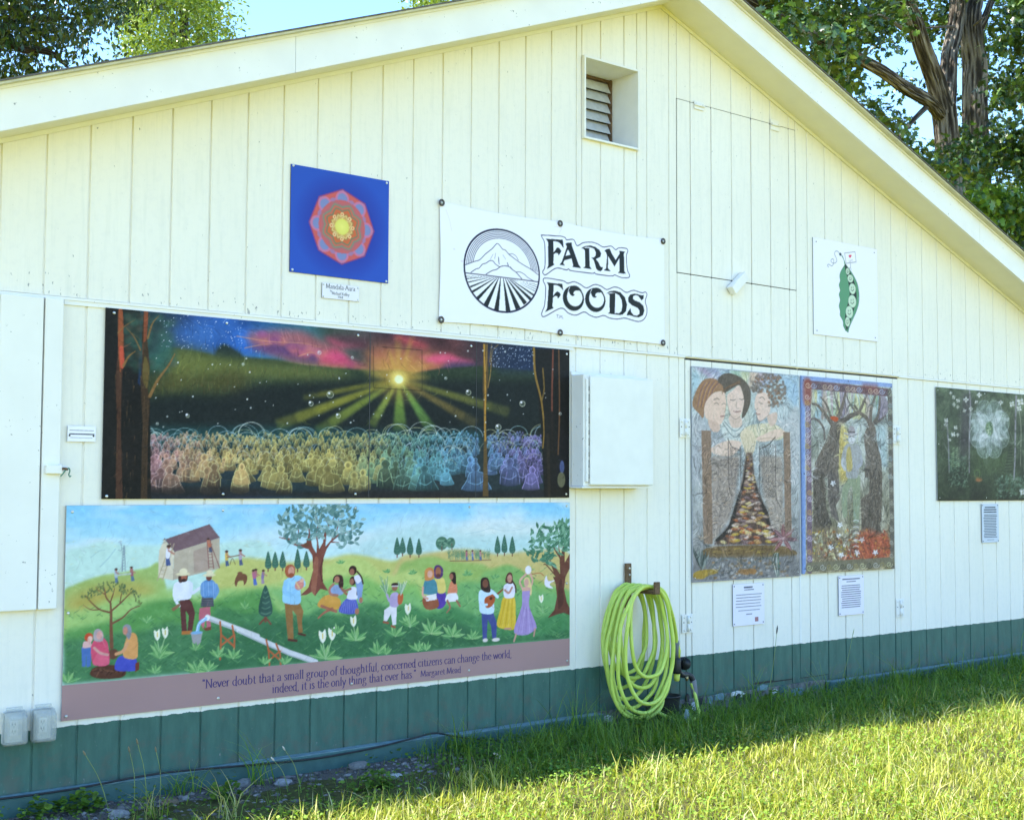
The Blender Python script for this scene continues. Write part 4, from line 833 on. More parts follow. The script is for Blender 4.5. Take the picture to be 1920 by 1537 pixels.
    for k in range(15): scroll(160+k*82, 210+k*7, 44, ['d9c6a8', 'a9c0d8', '40403c', 'c8b890'][k % 4]); scroll(150, 380+k*78, 42, ['e0cfc0', 'c8b060', 'a9b8d0', 'e0e0da'][k % 4]); scroll(1345, 330+k*85, 36, ['a8b090', '4c463c', '8aa0a0'][k % 3])
    c.frame(1490, 885, 7.685)
    for k in range(13): scroll(180+k*96, 1375-k*4, 46, ['d8d8a0', '45443c', 'c0c4b8', 'a89a58'][k % 4]); scroll(185, 100+k*95, 42, ['d9d0d4', '5c4c50', 'c8a050'][k % 3]); scroll(1365, 60+k*95, 36, ['b0b098', '4a453c'][k % 2])
    c.grain(.08, (120, 90), 5); c.grain(.06, (250, 200), 6)
    return c

def paint_dogwood():
    c = Canvas(6.66, 8.35, 1.352, 2.252, 190, '35402f', 10); rg = c.rg
    n = vnoise(c.nz, c.nx, 9, 16, 3)[..., None]; n2 = vnoise(c.nz, c.nx, 30, 40, 4)[..., None]; t = np.linspace(0, 1, c.nz)[:, None, None]
    c.img[:] = (col('55634a')*(1-t)+col('27301f')*t)*(.55+.6*n+.3*n2)
    c.frame(1740, 715, 6.683)
    c.poly('420,120 520,120 500,700 470,1000 390,950 400,500', '4a4448', .8, False, 5); c.poly('900,150 1200,160 1200,400 900,420', '5f6c48', .6, True, 9); c.poly('540,930 1000,850 1050,1150 800,1180 560,1150', '4c6038', .7, True, 8)
    for P, w, co in (('220,480 240,800 250,1140', 30, '8c8a8e'), ('505,130 515,330 500,700 500,1140', 34, '8a8688'), ('1090,190 1080,500 1075,900 1060,1230', 40, '97949a'), ('1125,360 1150,600 1140,1060', 20, '909680'), ('370,300 395,450 380,930', 14, '6a7060'), ('1200,500 1190,900 1185,1130', 14, '7d8c70'), ('110,530 180,580 225,720', 9, '6a6c58'), ('110,110 190,230 215,420', 8, '5c6450'), ('1055,760 1000,600 960,460', 10, '7d8470'), ('1100,800 1150,740 1195,735', 10, 'a9b098'), ('660,220 720,180 740,150', 8, '8a9070')): c.line(P, w, co, .9, w*.7)
    for k in range(9): c.line([(940-k*4+k*12, 1130-k*38), (1040, 1125-k*38)], 12, '1b2018', .8); c.line([(940+k*10, 1115-k*38), (1040, 1110-k*38)], 6, '77806c', .7)
    for k in range(220): leaf(c, rg.uniform(250, 480), rg.uniform(950, 1320), 34, 14, rg.uniform(0, 6.28), ['5c7a5c', '7a9878', '3c5440'][k % 3], .6); leaf(c, rg.uniform(830, 1260), rg.uniform(1180, 1460), 40, 18, rg.uniform(0, 6.28), ['5a7a5a', '86a088', '3a5038', '4a6a58'][k % 4], .6)
    for k in range(9): leaf(c, 325, 850+k*28, 44+k*5, 16, -.5, '8aa078', .9); leaf(c, 325, 850+k*28, 44+k*5, 16, 3.6, '7a9468', .9)
    def blossom(x, y, s_, a=.95):
        for k in range(4): leaf(c, x, y, s_*.8, s_*.55, k*1.57+.6+(x % 3), ['e2e6da', 'cdd4cc'][k % 2], a)
        c.ell(x, y, s_*.14, s_*.14, '8a8a50', .9)
    for x, y, s_ in ((268, 150, 30), (305, 200, 32), (360, 240, 36), (310, 290, 34), (355, 320, 28), (460, 230, 48), (440, 370, 34), (520, 345, 38), (210, 490, 40), (208, 545, 36), (330, 580, 36), (300, 665, 40), (355, 670, 30), (255, 735, 28), (625, 170, 44), (590, 260, 32), (895, 265, 42), (1035, 285, 52), (1140, 260, 66), (1125, 340, 50), (980, 480, 36), (1170, 1390, 60)): blossom(x, y, s_)
    X, Y = 752, 600
    for k in range(8):
        a_ = k*math.pi/4+.4; c.ell(X+165*math.cos(a_), Y+240*math.sin(a_), 95, 140, '8fa39c', .38); c.ell(X+165*math.cos(a_), Y+240*math.sin(a_), 95, 140, 'dce8e2', .75, ring=7); c.ell(X+165*math.cos(a_), Y+240*math.sin(a_), 66, 100, 'c4d4cc', .5, ring=5)
    for k in range(4):
        a_ = k*math.pi/2+.72
        for s_ in (-.28, .28): leaf(c, X, Y, 265, 150, a_+s_, 'c4d0c8', .55)
        leaf(c, X, Y, 235, 80, a_, 'e2e9e0', .4)
    for k in range(420): a_ = rg.uniform(0, 6.28); q_ = rg.uniform(.25, 1.1); c.ell(X+215*q_*math.cos(a_), Y+300*q_*math.sin(a_), 12, 15, ['f0f6f2', '4a5e52', 'b8c8be'][k % 3], .5, ring=5)
    c.ell(X, Y-5, 48, 88, '5f7c58', 1, .2)
    for k in range(44): c.ell(X+rg.uniform(-30, 30), Y+rg.uniform(-65, 60), 6, 7, ['b9c890', '3f5a40'][k % 2], .9)
    c.ell(620, 1235, 40, 24, 'a0683c', .9); c.ell(600, 1160, 34, 50, '6f9040', .6, ring=10)
    c.hatch(900, 12, 1., 16, .4, (.55, .7, 1.4))
    c.line('82,1490 1203,1490', 8, '14160f', .8)
    c.grain(.05, (60, 110), 5); c.grain(.07, (140, 260), 6)
    return c

def paint_plaque(x0, x1, z0, z1, nx, lines, base='e9eff4', ink='4a5058', seed=1, corner=True):
    # small printed card: each line is (centre, from the top 0..1, height 0..1, left 0..1, right 0..1, darkness)
    c = Canvas(x0, x1, z0, z1, nx, base, seed); rg = c.rg; W, H = c.nx-1, c.nz-1
    for y, h, a, b, dk in lines:
        x = a*W
        while x < b*W:
            w = rg.uniform(2.5, 7)*max(.6, h*H/3); e = min(x+w, b*W); c.rawline(np.array([[x, y*H], [e, y*H]]), h*H, h*H, ink, dk*rg.uniform(.75, 1)); x = e+1.2*max(.6, h*H/3)
    return c
# ------------------------------------------------------------------ materials of the building
S = .2032                                         # width of one siding strip
RX, RZ, SL = 3.58, 4.582, (.383, .369)                    # ridge and slope of the gable
HALF = 5.8
def zs(x): return RZ-SL[0 if x < RX else 1]*abs(x-RX)
def siding_material():
    t = NT('painted_siding')
    pos = t.new('ShaderNodeNewGeometry').outputs['Position']; sep = t.new('ShaderNodeSeparateXYZ'); t.l.new(pos, sep.inputs[0]); z = sep.outputs['Z']
    soft = t.noise(1.3, 3, .5, pos); fine = t.noise(26, 5, .6, pos)
    white = t.ramp(soft, [(.3, (.815, .76, .66)), (.7, (.855, .80, .70))])
    white = t.mixc(t.math('MULTIPLY', t.ramp(fine, [(.35, (1, 1, 1)), (.5, (0, 0, 0))]), .12), white, (.63, .60, .57))
    # grime runs under seams and scuffed, bare wood where paint has let go
    run = t.noise(9, 4, .6, pos, (4, 4, .35)); chip = t.noise(75, 3, .5, pos, (1, 1, .45)); area = t.noise(2.6, 2, .5, pos)
    near = lambda zc, w: t.math('SUBTRACT', 1, t.math('MINIMUM', 1, t.math('DIVIDE', t.math('ABSOLUTE', t.math('SUBTRACT', z, zc)), w)))
    zone = t.math('MAXIMUM', near(2.34, .10), t.math('MAXIMUM', t.math('MULTIPLY', near(2.2, .12), .55), near(.06, .14)))
    lv = t.math('ADD', chip, t.math('ADD', t.math('MULTIPLY', zone, .085), t.math('MULTIPLY', area, .06)))
    bare = t.ramp(lv, [(.765, (0, 0, 0)), (.80, (1, 1, 1))])
    white = t.mixc(t.math('MULTIPLY', t.ramp(run, [(.5, (0, 0, 0)), (.75, (1, 1, 1))]), .2), white, (.55, .55, .48))
    gn = t.noise(6, 5, .6, pos, (3, 3, .8))
    green = t.ramp(gn, [(.25, seen('385e50')), (.75, seen('4a7664'))])
    green = t.mixc(t.math('MULTIPLY', t.ramp(t.noise(90, 3, .6, pos, (1, 1, .3)), [(.66, (0, 0, 0)), (.74, (1, 1, 1))]), .22), green, (.3, .36, .33))
    edge = t.math('ADD', .358, t.math('MULTIPLY', t.math('SUBTRACT', t.noise(16, 5, .7, pos), .5), .026))
    up = t.math('GREATER_THAN', z, edge)
    mud = t.math('MULTIPLY', t.ramp(t.math('ADD', t.noise(11, 5, .65, pos), t.math('MULTIPLY', near(.05, .28), .22)), [(.60, (0, 0, 0)), (.78, (1, 1, 1))]), .45)
    green = t.mixc(mud, green, (.115, .10, .075))
    c = t.mixc(up, green, white)
    c = t.mixc(t.math('MULTIPLY', bare, .8), c, (.27, .255, .24))
    h = t.math('ADD', t.noise(55, 6, .65, pos, (2.2, 2.2, .12)), t.math('MULTIPLY', t.noise(140, 2, .5, pos, (1, 1, .5)), .25))
    h = t.math('SUBTRACT', h, t.math('MULTIPLY', bare, .5))
    t.bump(h, .22, .004); return t.set(c, .62, spec=.3)
M_SIDE = siding_material()
M_TRIM = simple('white_trim_paint', (.81, .775, .71), .55, vary=.035, scale=9, bump=.06)
def trim_dirty():
    t = NT('weathered_white_paint'); a = t.noise(40, 5, .65); b = t.noise(4, 3)
    c = t.ramp(b, [(.3, (.785, .75, .695)), (.7, (.845, .81, .75))]); c = t.mixc(t.ramp(t.math('ADD', a, t.math('MULTIPLY', b, .25)), [(.80, (0, 0, 0)), (.85, (1, 1, 1))]), c, (.3, .29, .27)); t.bump(a, .1, .003); return t.set(c, .55, spec=.35)
M_TRIM2 = trim_dirty()
M_SOFFIT = simple('bounce_tinted_soffit_paint', (.79, .745, .60), .6, vary=.03, scale=6)  # trim white yellowed: grass bounce under the eave put into the colour
M_EDGE = simple('roof_edge_board', (.60, .565, .42), .7, vary=.12, scale=14)
M_SHINGLE = simple('asphalt_shingle', (.12, .11, .10), .9, vary=.35, scale=40, bump=.3)
M_GAPDARK = simple('gap_shade_dark_parts', (.05, .045, .04), .9, vary=.3)  # near-black brown: paints the shade in gaps, also dark screws and tips
M_GREENP = simple('green_board_paint', seen('40675e'), .6, vary=.16, scale=12, bump=.08)
M_GREENW = simple('faded_green_ledge_paint', seen('6f9290'), .7, vary=.25, scale=30, bump=.1)
M_STEEL = simple('screw_steel', (.55, .55, .53), .35, .9, vary=.2)
M_BLACK = simple('black_plastic', (.018, .019, .02), .45, vary=.2)
M_GREYMETAL = simple('grey_louvre_metal', (.60, .60, .58), .5, .25, vary=.1)
M_RUST = simple('rusty_steel', (.16, .095, .05), .75, .3, vary=.45, scale=60, bump=.3)

# ------------------------------------------------------------------ ground
def ground_mat():
    t = NT('lawn_soil'); a = t.noise(2.2, 6, .65); b = t.noise(30, 5, .7)
    c = t.ramp(a, [(.3, (.21, .195, .015)), (.55, (.28, .25, .022)), (.75, (.34, .29, .045))]); c = t.mixc(t.math('MULTIPLY', b, .5), c, (.15, .16, .015))
    # bare gravelly earth along the foot of the wall
    pos = t.new('ShaderNodeNewGeometry').outputs['Position']; sep = t.new('ShaderNodeSeparateXYZ'); t.l.new(pos, sep.inputs[0])
    d = t.math('ADD', sep.outputs['Y'], t.math('ADD', t.math('MULTIPLY', t.noise(3, 4, .6), .5), .22))
    foot = t.math('MULTIPLY', t.ramp(d, [(0, (0, 0, 0)), (.12, (1, 1, 1))]), t.math('LESS_THAN', sep.outputs['Y'], 1.))
    soil = t.ramp(t.noise(120, 4, .7), [(.3, (.06, .05, .042)), (.6, (.15, .135, .12)), (.8, (.25, .235, .22))])
    c = t.mixc(foot, c, soil); t.bump(b, .5, .03); return t.set(c, .95, spec=.1)
R = 900
gm = mesh_np('ground', [(-R, -R, 0), (R, -R, 0), (R, R, 0), (-R, R, 0)], [(0, 1, 2, 3)])
props(link('ground', gm, ground_mat()), kind='structure')
def soil_mat():
    t = NT('soil_under_grass'); c = t.ramp(t.noise(25, 5, .7), [(.3, (.045, .042, .018)), (.7, (.10, .10, .03))]); return t.set(c, .95, spec=.1)
sx_ = np.linspace(-1.4, 12, 60); edge_ = -.33+.06*np.sin(sx_*3.1)+.07*np.sin(sx_*7.7+1)+np.where(sx_ > 1.6, .13, 0)
sv = [(x, e, .004) for x, e in zip(sx_, edge_)]+[(x, -3.95+.12*math.sin(x*5), .004) for x in sx_]
props(link('lawn_soil', mesh_np('lawn_soil', sv, [(i, i+60, i+61, i+1) for i in range(59)]), soil_mat()), kind='structure')

# ------------------------------------------------------------------ the gabled building
BLD = thing('gabled_farm_building', 'white gabled farm building with vertical siding and dark green painted base', 'building', (RX, 4, 0))
def holes_rect(x0, x1, z0, z1, hs):
    """pieces of the rectangle outside the holes (each hole spans the piece's whole width or none of it)"""
    out = [(z0, z1)]
    for hx0, hx1, hz0, hz1 in hs:
        if hx0 >= x1-1e-6 or hx1 <= x0+1e-6: continue
        nx = []
        for a, b in out:
            if hz0 >= b or hz1 <= a: nx.append((a, b)); continue
            if hz0 > a: nx.append((a, hz0))
            if hz1 < b: nx.append((hz1, b))
        out = nx
    return out
VENT = (2.89, 3.365, 3.60, 4.12); HATCH = (3.732, 4.952, 2.855, 4.012)
DOORL = (3.807, 4.964, .12, 2.288); DOORR = (4.966, 6.165, .12, 2.288); SEAM = 2.308
G = .0045                                         # half groove
def board(mb, x0, x1, z0, z1, yf, ch=.003, slope=False):
    th = .0075; xs = [x0, x0+ch, x1-ch, x1]; ys = [yf+ch, yf, yf, yf+ch]
    if slope and x0 < RX < x1: xs.insert(2, RX); ys.insert(2, yf)
    top = [(zs(x)+.016 if slope else z1) for x in xs]; n = len(xs)
    v = [(x, y, z0) for x, y in zip(xs, ys)]+[(x, y, t_) for x, y, t_ in zip(xs, ys, top)]
    bk = yf+th; v += [(x, bk, z0) for x in xs]+[(x, bk, t_) for x, t_ in zip(xs, top)]
    f = [(i, i+1, n+i+1, n+i) for i in range(n-1)]+[(n+i, n+i+1, 3*n+i+1, 3*n+i) for i in range(n-1)]+[(2*n+i, 2*n+i+1, i+1, i) for i in range(n-1)]
    f += [(2*n, 0, n, 3*n), (n-1, 3*n-1, 4*n-1, 2*n-1)]
    mb.add(v, f)
WALL = MB()
for a in ((-2.2, VENT[0]), (VENT[1], 9.38)):      # sheathing behind the boards, open at the louvre
    xs = sorted([a[0], a[1]]+([RX] if a[0] < RX < a[1] else []))
    WALL.extrude_xz([(xs[0], SEAM), (xs[-1], SEAM)]+[(x, zs(x)+.02) for x in reversed(xs)], .0030, .09)
WALL.box(-2.2, 9.38, .0068, .0895, .02, SEAM-.0003)
WALL.extrude_xz([(VENT[0], SEAM), (VENT[1], SEAM), (VENT[1], VENT[2]), (VENT[0], VENT[2])], .0030, .09)
WALL.extrude_xz([(VENT[0], VENT[3]), (VENT[1], VENT[3]), (VENT[1], zs(VENT[1])+.02), (VENT[0], zs(VENT[0])+.02)], .0030, .09)
wall = WALL.build('front_wall', M_SIDE, BLD)
def cuts(i):
    return i*S, (i+1)*S
edges = lambda x0, x1, e: sorted(set([x0, x1]+[q for q in e if x0+.012 < q < x1-.012]))
hatch = None
def siding(parent, name, x0, x1, z0, z1, yf, slope=False):
    mb = MB(); board(mb, x0, x1, z0, z1, yf, slope=slope); return mb.build(name, M_SIDE, parent)
def gap_shade_strips(x0, x1, z0, z1, y0, y1, name):  # dark strips behind the gaps, shade painted in so the outline reads
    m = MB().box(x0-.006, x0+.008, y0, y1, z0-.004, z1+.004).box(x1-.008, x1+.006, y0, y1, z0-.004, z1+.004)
    return m.box(x0+.0085, x1-.0085, y0, y1, z0-.006, z0+.008).box(x0+.0085, x1-.0085, y0, y1, z1-.008, z1+.006).build(name, M_GAPDARK, BLD)
hatch = gap_shade_strips(*HATCH, .0004, .0028, 'hatch')
doorl = gap_shade_strips(DOORL[0], DOORL[1]-.008, DOORL[2], DOORL[3]+.006, .0055, .0066, 'door')
doorr = gap_shade_strips(DOORR[0]+.008, DOORR[1], DOORR[2], DOORR[3]+.006, .0055, .0066, 'door')
jig = random.Random(4)
for i in range(-11, 46):
    a, b = cuts(i)
    es = edges(a, b, (VENT[0], VENT[1], HATCH[0], HATCH[1]))
    for x0, x1 in zip(es[:-1], es[1:]):           # above the seam
        g0 = G*.85 if x0 == a else .0032; g1 = G*.85 if x1 == b else .0032; yj = -.004+jig.uniform(-.0007, .0007)
        mid = (x0+x1)/2; inv = VENT[0]-.02 < mid < VENT[1]+.02; inh = HATCH[0]-.02 < mid < HATCH[1]+.02
        lo = SEAM+.006+jig.uniform(-.001, .001)
        if inv:
            siding(wall, 'siding_board', x0+g0, x1-g1, lo, VENT[2], yj); siding(wall, 'siding_board', x0+g0, x1-g1, VENT[3], 0, yj, True)
        elif inh:
            siding(wall, 'siding_board', x0+g0, x1-g1, lo, HATCH[2]-.003, yj); siding(wall, 'siding_board', x0+g0, x1-g1, HATCH[3]+.003, 0, yj, True)
            siding(hatch, 'hatch_board', x0+g0, x1-g1, HATCH[2]+.003, HATCH[3]-.002, yj-.0015)
        else: siding(wall, 'siding_board', x0+g0, x1-g1, lo, 0, yj, True)
    es = edges(a, b, (DOORL[0], DOORL[1], DOORR[1], 3.748, 3.865))
    for x0, x1 in zip(es[:-1], es[1:]):           # below it
        g0 = G if x0 == a else .0022; g1 = G if x1 == b else .0022; yj = jig.uniform(-.0008, .0008); mid = (x0+x1)/2
        bot = .075+jig.uniform(0, .012)+(jig.uniform(0, .05) if 3.85 < mid < 5.2 else 0)
        pr = doorl if DOORL[0] < mid < DOORL[1] else doorr if DOORR[0] < mid < DOORR[1] else wall
        if pr is wall: siding(wall, 'siding_board', x0+g0, x1-g1, bot, SEAM-.012, yj)
        else: siding(pr, 'door_board', x0+g0, x1-g1, bot, DOORL[3]-.002, yj-.002)
MB().box(-2.2, 3.80, -.011, .012, SEAM-.009, SEAM+.0035).build('seam_flashing', M_TRIM2, BLD)
MB().box(6.17, 9.38, -.011, .012, SEAM-.009, SEAM+.0035).build('seam_flashing', M_TRIM2, BLD)
MB().box(3.80, 6.17, -.010, .012, SEAM-.002, SEAM+.0035).build('seam_flashing', M_TRIM2, BLD)
MB().box(-.31, 2.82, -.007, .0, SEAM-.030, SEAM-.0095).build('seam_batten', M_TRIM2, BLD)
# side and back walls, floor closes the box so that no light leaks
e0, e1 = RX-HALF, RX+HALF
MB().box(e0, e0+.09, .0905, 8, .02, zs(e0)-.02).box(e1-.09, e1, .0905, 8, .02, zs(e1)-.02).build('side_wall', M_SIDE, BLD)
MB().extrude_xz([(e0, .02), (e1, .02), (e1, zs(e1)-.02), (RX, RZ-.02), (e0, zs(e0)-.02)], 8.01, 8.1).build('back_wall', M_SIDE, BLD)
# eave: soffit, barge boards, roof deck and shingles
OV = .255
for sx in (-1, 1):
    ex = RX+sx*(HALF+.35)
    sl = lambda x, d: (x, zs(x)+d)
    mids = (RX, ) ; 
    jo = [RX, RX+sx*(2.86 if sx < 0 else 3.3), ex]
    for a, b in zip(jo[:-1], jo[1:]):
        g = .0012*sx
        MB().extrude_xz([sl(a+g*(a != RX), .021), sl(b-g, .021), sl(b-g, .036), sl(a+g*(a != RX), .036)], -OV, .0135).build('soffit', M_SOFFIT, BLD)
        MB().extrude_xz([sl(a+g*(a != RX), .016), sl(b-g, .016), sl(b-g, .212), sl(a+g*(a != RX), .212)], -OV-.028, -OV-.0005).build('barge_board', M_TRIM2, BLD)
    rf = MB().extrude_xz([sl(RX, .2125), sl(ex, .2125), sl(ex, .223), sl(RX, .223)], -OV-.080, 8.3).build('roof', M_EDGE, BLD)
    MB().extrude_xz([sl(RX, .2235), sl(ex, .2235), sl(ex, .231), sl(RX, .231)], -OV-.088, 8.32).build('shingles', M_SHINGLE, rf)
    MB().extrude_xz([sl(RX, -.002), sl(ex, -.002), sl(ex, .0205), sl(RX, .0205)], -.017, -.0058).build('frieze_strip', M_SOFFIT, BLD)
    # drip strip under the deck edge, a little ragged
    MB().extrude_xz([sl(RX, .199), sl(ex, .199), sl(ex, .212), sl(RX, .212)], -OV-.040, -OV-.029).build('trim_strip', M_TRIM2, rf)
# louvre box in the gable
x0, x1, z0, z1 = VENT; YF, YB = -.030, .27
lv = MB()
lv.box(x0, x0+.012, YF, YB, z0, z1).box(x1-.012, x1, YF, YB, z0, z1).box(x0+.0125, x1-.0125, YF+.001, YB, z0, z0+.012).box(x0+.0125, x1-.0125, YF+.001, YB, z1-.012, z1)
vent = lv.build('louvre_box', M_TRIM, BLD)
MB().box(x0+.0125, x1-.0125, YB-.012, YB-.001, z0+.0125, z1-.0125).build('dark_backing', M_GAPDARK, vent)
MB().box(x0+.014, x0+.028, YB-.06, YB-.013, z0+.014, z1-.014).box(x1-.028, x1-.014, YB-.06, YB-.013, z0+.014, z1-.014).box(x0+.03, x1-.03, YB-.05, YB-.013, z1-.028, z1-.014).build('louvre_frame', M_RUST, vent)
nsl = 7; sh = (z1-z0-.05)/nsl
for k in range(nsl):
    zc = z0+.02+sh*(k+.5); d = MB(); w = sh*.60
    d.extrude_xz([(0, 0), (1, 0), (1, 1), (0, 1)], 0, 1); d.v = []; d.f = []
    p = [(YB-.062, zc-w), (YB-.058, zc-w+.010), (YB-.030, zc+w*.75), (YB-.022, zc+w*.75), (YB-.052, zc-w+.004)]
    n = len(p); d.add([(x0+.03, y, z) for y, z in p]+[(x1-.03, y, z) for y, z in p], [tuple(range(n-1, -1, -1)), tuple(range(n, 2*n))]+[(i, (i+1) % n, (i+1) % n+n, i+n) for i in range(n)])
    d.build('louvre_slat', M_GREYMETAL, vent)
sc = MB().tube([(0, 0, 0), (0, 0, -.006)], [.009, .007], 8); me_scr = sc.build('screw_head', M_BLACK, vent); bpy.data.objects.remove(me_scr); scr_mesh = bpy.data.meshes['screw_head']
for p, rot in (((3.10, .05, z1-.0125), (0, 0, 0)), ((3.24, .03, z1-.0125), (0, 0, 0)), ((x1-.0125, .02, 4.03), (0, math.pi/2, 0)), ((x1-.0125, .02, 3.86), (0, math.pi/2, 0)), ((x1-.0125, .02, 3.68), (0, math.pi/2, 0))):
    o = link('screw_head', scr_mesh, None, vent, loc=(p[0]+WLOC[vent].x-WLOC[vent].x, p[1], p[2])); o.rotation_euler = rot
# hatch furniture
def butt_hinge(x, z, w, h, parent, horizontal=False, y=-.006):
    m = MB().cbox(x-w/2, x+w/2, y-.004, y, z-h/2, z+h/2, .0012)
    hg = m.build('hinge', M_TRIM2, parent)
    k = MB()
    if horizontal: k.tube([(x-w*.5, y-.008, z), (x+w*.5, y-.008, z)], .007, 10)
    else:
        k.tube([(x, y-.011, z-h*.43), (x, y-.011, z-.002)], .0095, 10); k.tube([(x, y-.011, z+.002), (x, y-.011, z+h*.43)], .0088, 10)
        for sx in (-.3, .3):
            for sz in (-.34, .34): k.tube([(x+w*sx, y-.004, z+h*sz), (x+w*sx, y-.0085, z+h*sz)], [.008, .005], 8)
    k.build('hinge_knuckle', M_TRIM, hg, True); 
    d = MB()
    for sx in (-.36, .36): d.tube([(x+w*sx, y-.0038, z+.008), (x+w*sx, y-.0055, z+.008)], .004, 6)
    d.build('hinge_screw', M_GAPDARK, hg)
    return hg
butt_hinge(3.94, HATCH[3]-.012, .095, .055, hatch, True, -.010); butt_hinge(4.72, HATCH[3]-.006, .095, .075, hatch, True, -.010)
tb = Matrix.Rotation(math.radians(-41), 4, 'Y'); t_ = MB().cbox(-.105, .075, -.062, -.012, -.032, .032, .004)
pc = wp(1378, 530); t_.v = [tuple(tb @ Vector(v)+Vector((pc.x, 0, pc.z))) for v in t_.v]; t_.build('turn_button', M_TRIM, hatch)
butt_hinge(3.797, 1.837, .1, .122, doorl); butt_hinge(3.812, .569, .1, .12, doorl); butt_hinge(6.135, 1.856, .1, .14, doorr); butt_hinge(6.148, .542, .1, .138, doorr)
MB().box(4.958, 4.974, -.0055, -.001, .36, 2.27).build('meeting_strip', M_TRIM2, doorr)
# shutter at the left end, hung proud of the wall
SHX = -.322
sh_ = MB()
for x0, x1 in ((-1.45, -1.02), (-1.016, -.61), (-.606, -.405), (-.400, SHX)):
    sh_.cbox(x0, x1, -.036, -.002, .893, 2.297, .003)
shut = MB().box(-1.45, SHX-.004, -.0015, -.0009, .90, 2.29).build('shutter', M_TRIM2, BLD)
for x0, x1 in ((-1.45, -1.02), (-1.016, -.61), (-.606, -.413), (-.405, SHX)):
    MB().cbox(x0, x1, -.036, -.002, .893, 2.297, .003).build('shutter_board', M_TRIM2, shut)
lt = MB().cbox(-.392, -.318, -.060, -.037, 1.500, 1.541, .003).build('latch', M_TRIM2, shut)
MB().cbox(-.318, -.288, -.034, -.012, 1.507, 1.535, .002).build('latch_block', M_TRIM2, shut)
MB().tube([(-.322, -.064, 1.524), (-.305, -.064, 1.524), (-.295, -.05, 1.522)], .006, 8).build('latch_pin', M_RUST, shut)
hk = smooth_pts(np.array([(-.325, -.05, 1.488), (-.315, -.055, 1.502), (-.305, -.06, 1.518), (-.292, -.06, 1.527), (-.284, -.055, 1.515), (-.287, -.05, 1.498), (-.280, -.045, 1.488), (-.273, -.04, 1.492)]))
MB().tube(hk, .0028, 6).build('green_cord', simple('green_cord_plastic', seen('4f8a78'), .6), shut)
# skirting timbers along the ground, with a weathered upper face
def skirt(x0, x1, y, z1, z0=-.05, th=.05):
    s_ = MB().cbox(x0, x1, y, y+th, z0, z1, .006); return s_.build('skirting_board', M_GREENP, BLD)
for x0, x1, y, z1 in ((-2.2, -.62, -.062, .088), (-.615, 1.92, -.064, .083), (1.925, 3.02, -.070, .078), (5.23, 6.9, -.060, .070), (6.905, 9.38, -.062, .075)):
    k = skirt(x0, x1, y, z1)
    MB().box(x0+.004, x1-.004, y+.006, -.0005, z1+.0005, z1+.004).build('ledge', M_GREENW, k)
MB().box(3.02, 5.22, -.012, .012, -.02, .085).build('rotted_sill', simple('rotten_grey_wood', (.16, .15, .135), .95, vary=.6, scale=35, bump=.5), BLD)
rr = random.Random(8)
for k in range(26):                               # flaking splinters of the rotten sill
    x = 3.06+rr.random()*2.1; z = .03+rr.random()*.07; w = rr.uniform(.015, .06); h = rr.uniform(.02, .055)
    q = MB().extrude_xz([(x-w, z-h*.5), (x+w*.7, z-h*.6), (x+w, z+h*.2), (x+w*.2, z+h*.5), (x-w*.8, z+h*.3)], -.022-rr.random()*.012, -.0125)
    q.build('sill_splinter', (M_TRIM2, M_GAPDARK, M_GREENW, M_GREENP)[k % 4], BLD)
# ------------------------------------------------------------------ signs and pictures screwed to the wall
def print_mat(name, rough=.42, spec=.35, seed=0):
    t = NT(name); a = t.new('ShaderNodeVertexColor'); a.layer_name = 'print'
    n = t.noise(3.5, 3); c = t.mixc(t.math('MULTIPLY', n, .012), a.outputs[0], (.7, .72, .7)); return t.set(c, rough, spec=spec)
M_PRINT = print_mat('printed_panel', .5, .12); M_PRINT_C = print_mat('printed_vinyl', .55, .12)
M_PANELEDGE = simple('panel_edge_aluminium', (.35, .36, .37), .5, .4); M_PANELDARK = simple('panel_edge_dark', (.03, .03, .035), .5)
def lattice(c, y, parent, m, name='print', bulge=None):
    img = lin(c.done())*.80/WHITE_SEEN; nx, nz = c.nx, c.nz; o3 = WLOC[parent]
    X = np.linspace(c.x0, c.x1, nx); Z = np.linspace(c.z1, c.z0, nz); XX, ZZ = np.meshgrid(X, Z); YY = np.full_like(XX, y)
    if bulge is not None: XX, YY, ZZ = bulge(XX, YY, ZZ)
    V = np.stack([XX-o3.x, YY-o3.y, ZZ-o3.z], -1).reshape(-1, 3)
    i = np.arange(nz-1)[:, None]*nx+np.arange(nx-1)[None]; F = np.stack([i+nx, i+nx+1, i+1, i], -1).reshape(-1, 4)
    return link(name, mesh_np(name, V, F, np.clip(img, 0, .87).reshape(-1, 3), True), m, parent)
sm_ = MB().tube([(0, 0, 0), (0, -.002, 0), (0, -.004, 0)], [.0075, .007, .0035], 10); tmp = sm_.build('screw', M_STEEL); SCREW = tmp.data; bpy.data.objects.remove(tmp)
sm_ = MB().tube([(0, 0, 0), (0, -.0015, 0), (0, -.003, 0)], [.0045, .0042, .002], 8); tmp = sm_.build('small_screw', M_STEEL); SCREW_S = tmp.data; bpy.data.objects.remove(tmp)
sm_ = MB().tube([(0, 0, 0), (0, -.0015, 0), (0, -.003, 0)], [.0045, .0042, .002], 8); tmp = sm_.build('dark_screw', M_GAPDARK); SCREW_D = tmp.data; bpy.data.objects.remove(tmp)
def screws(parent, pts, y, me=SCREW):
    for x, z in pts: link('screw', me, None, parent, loc=(x, y, z))
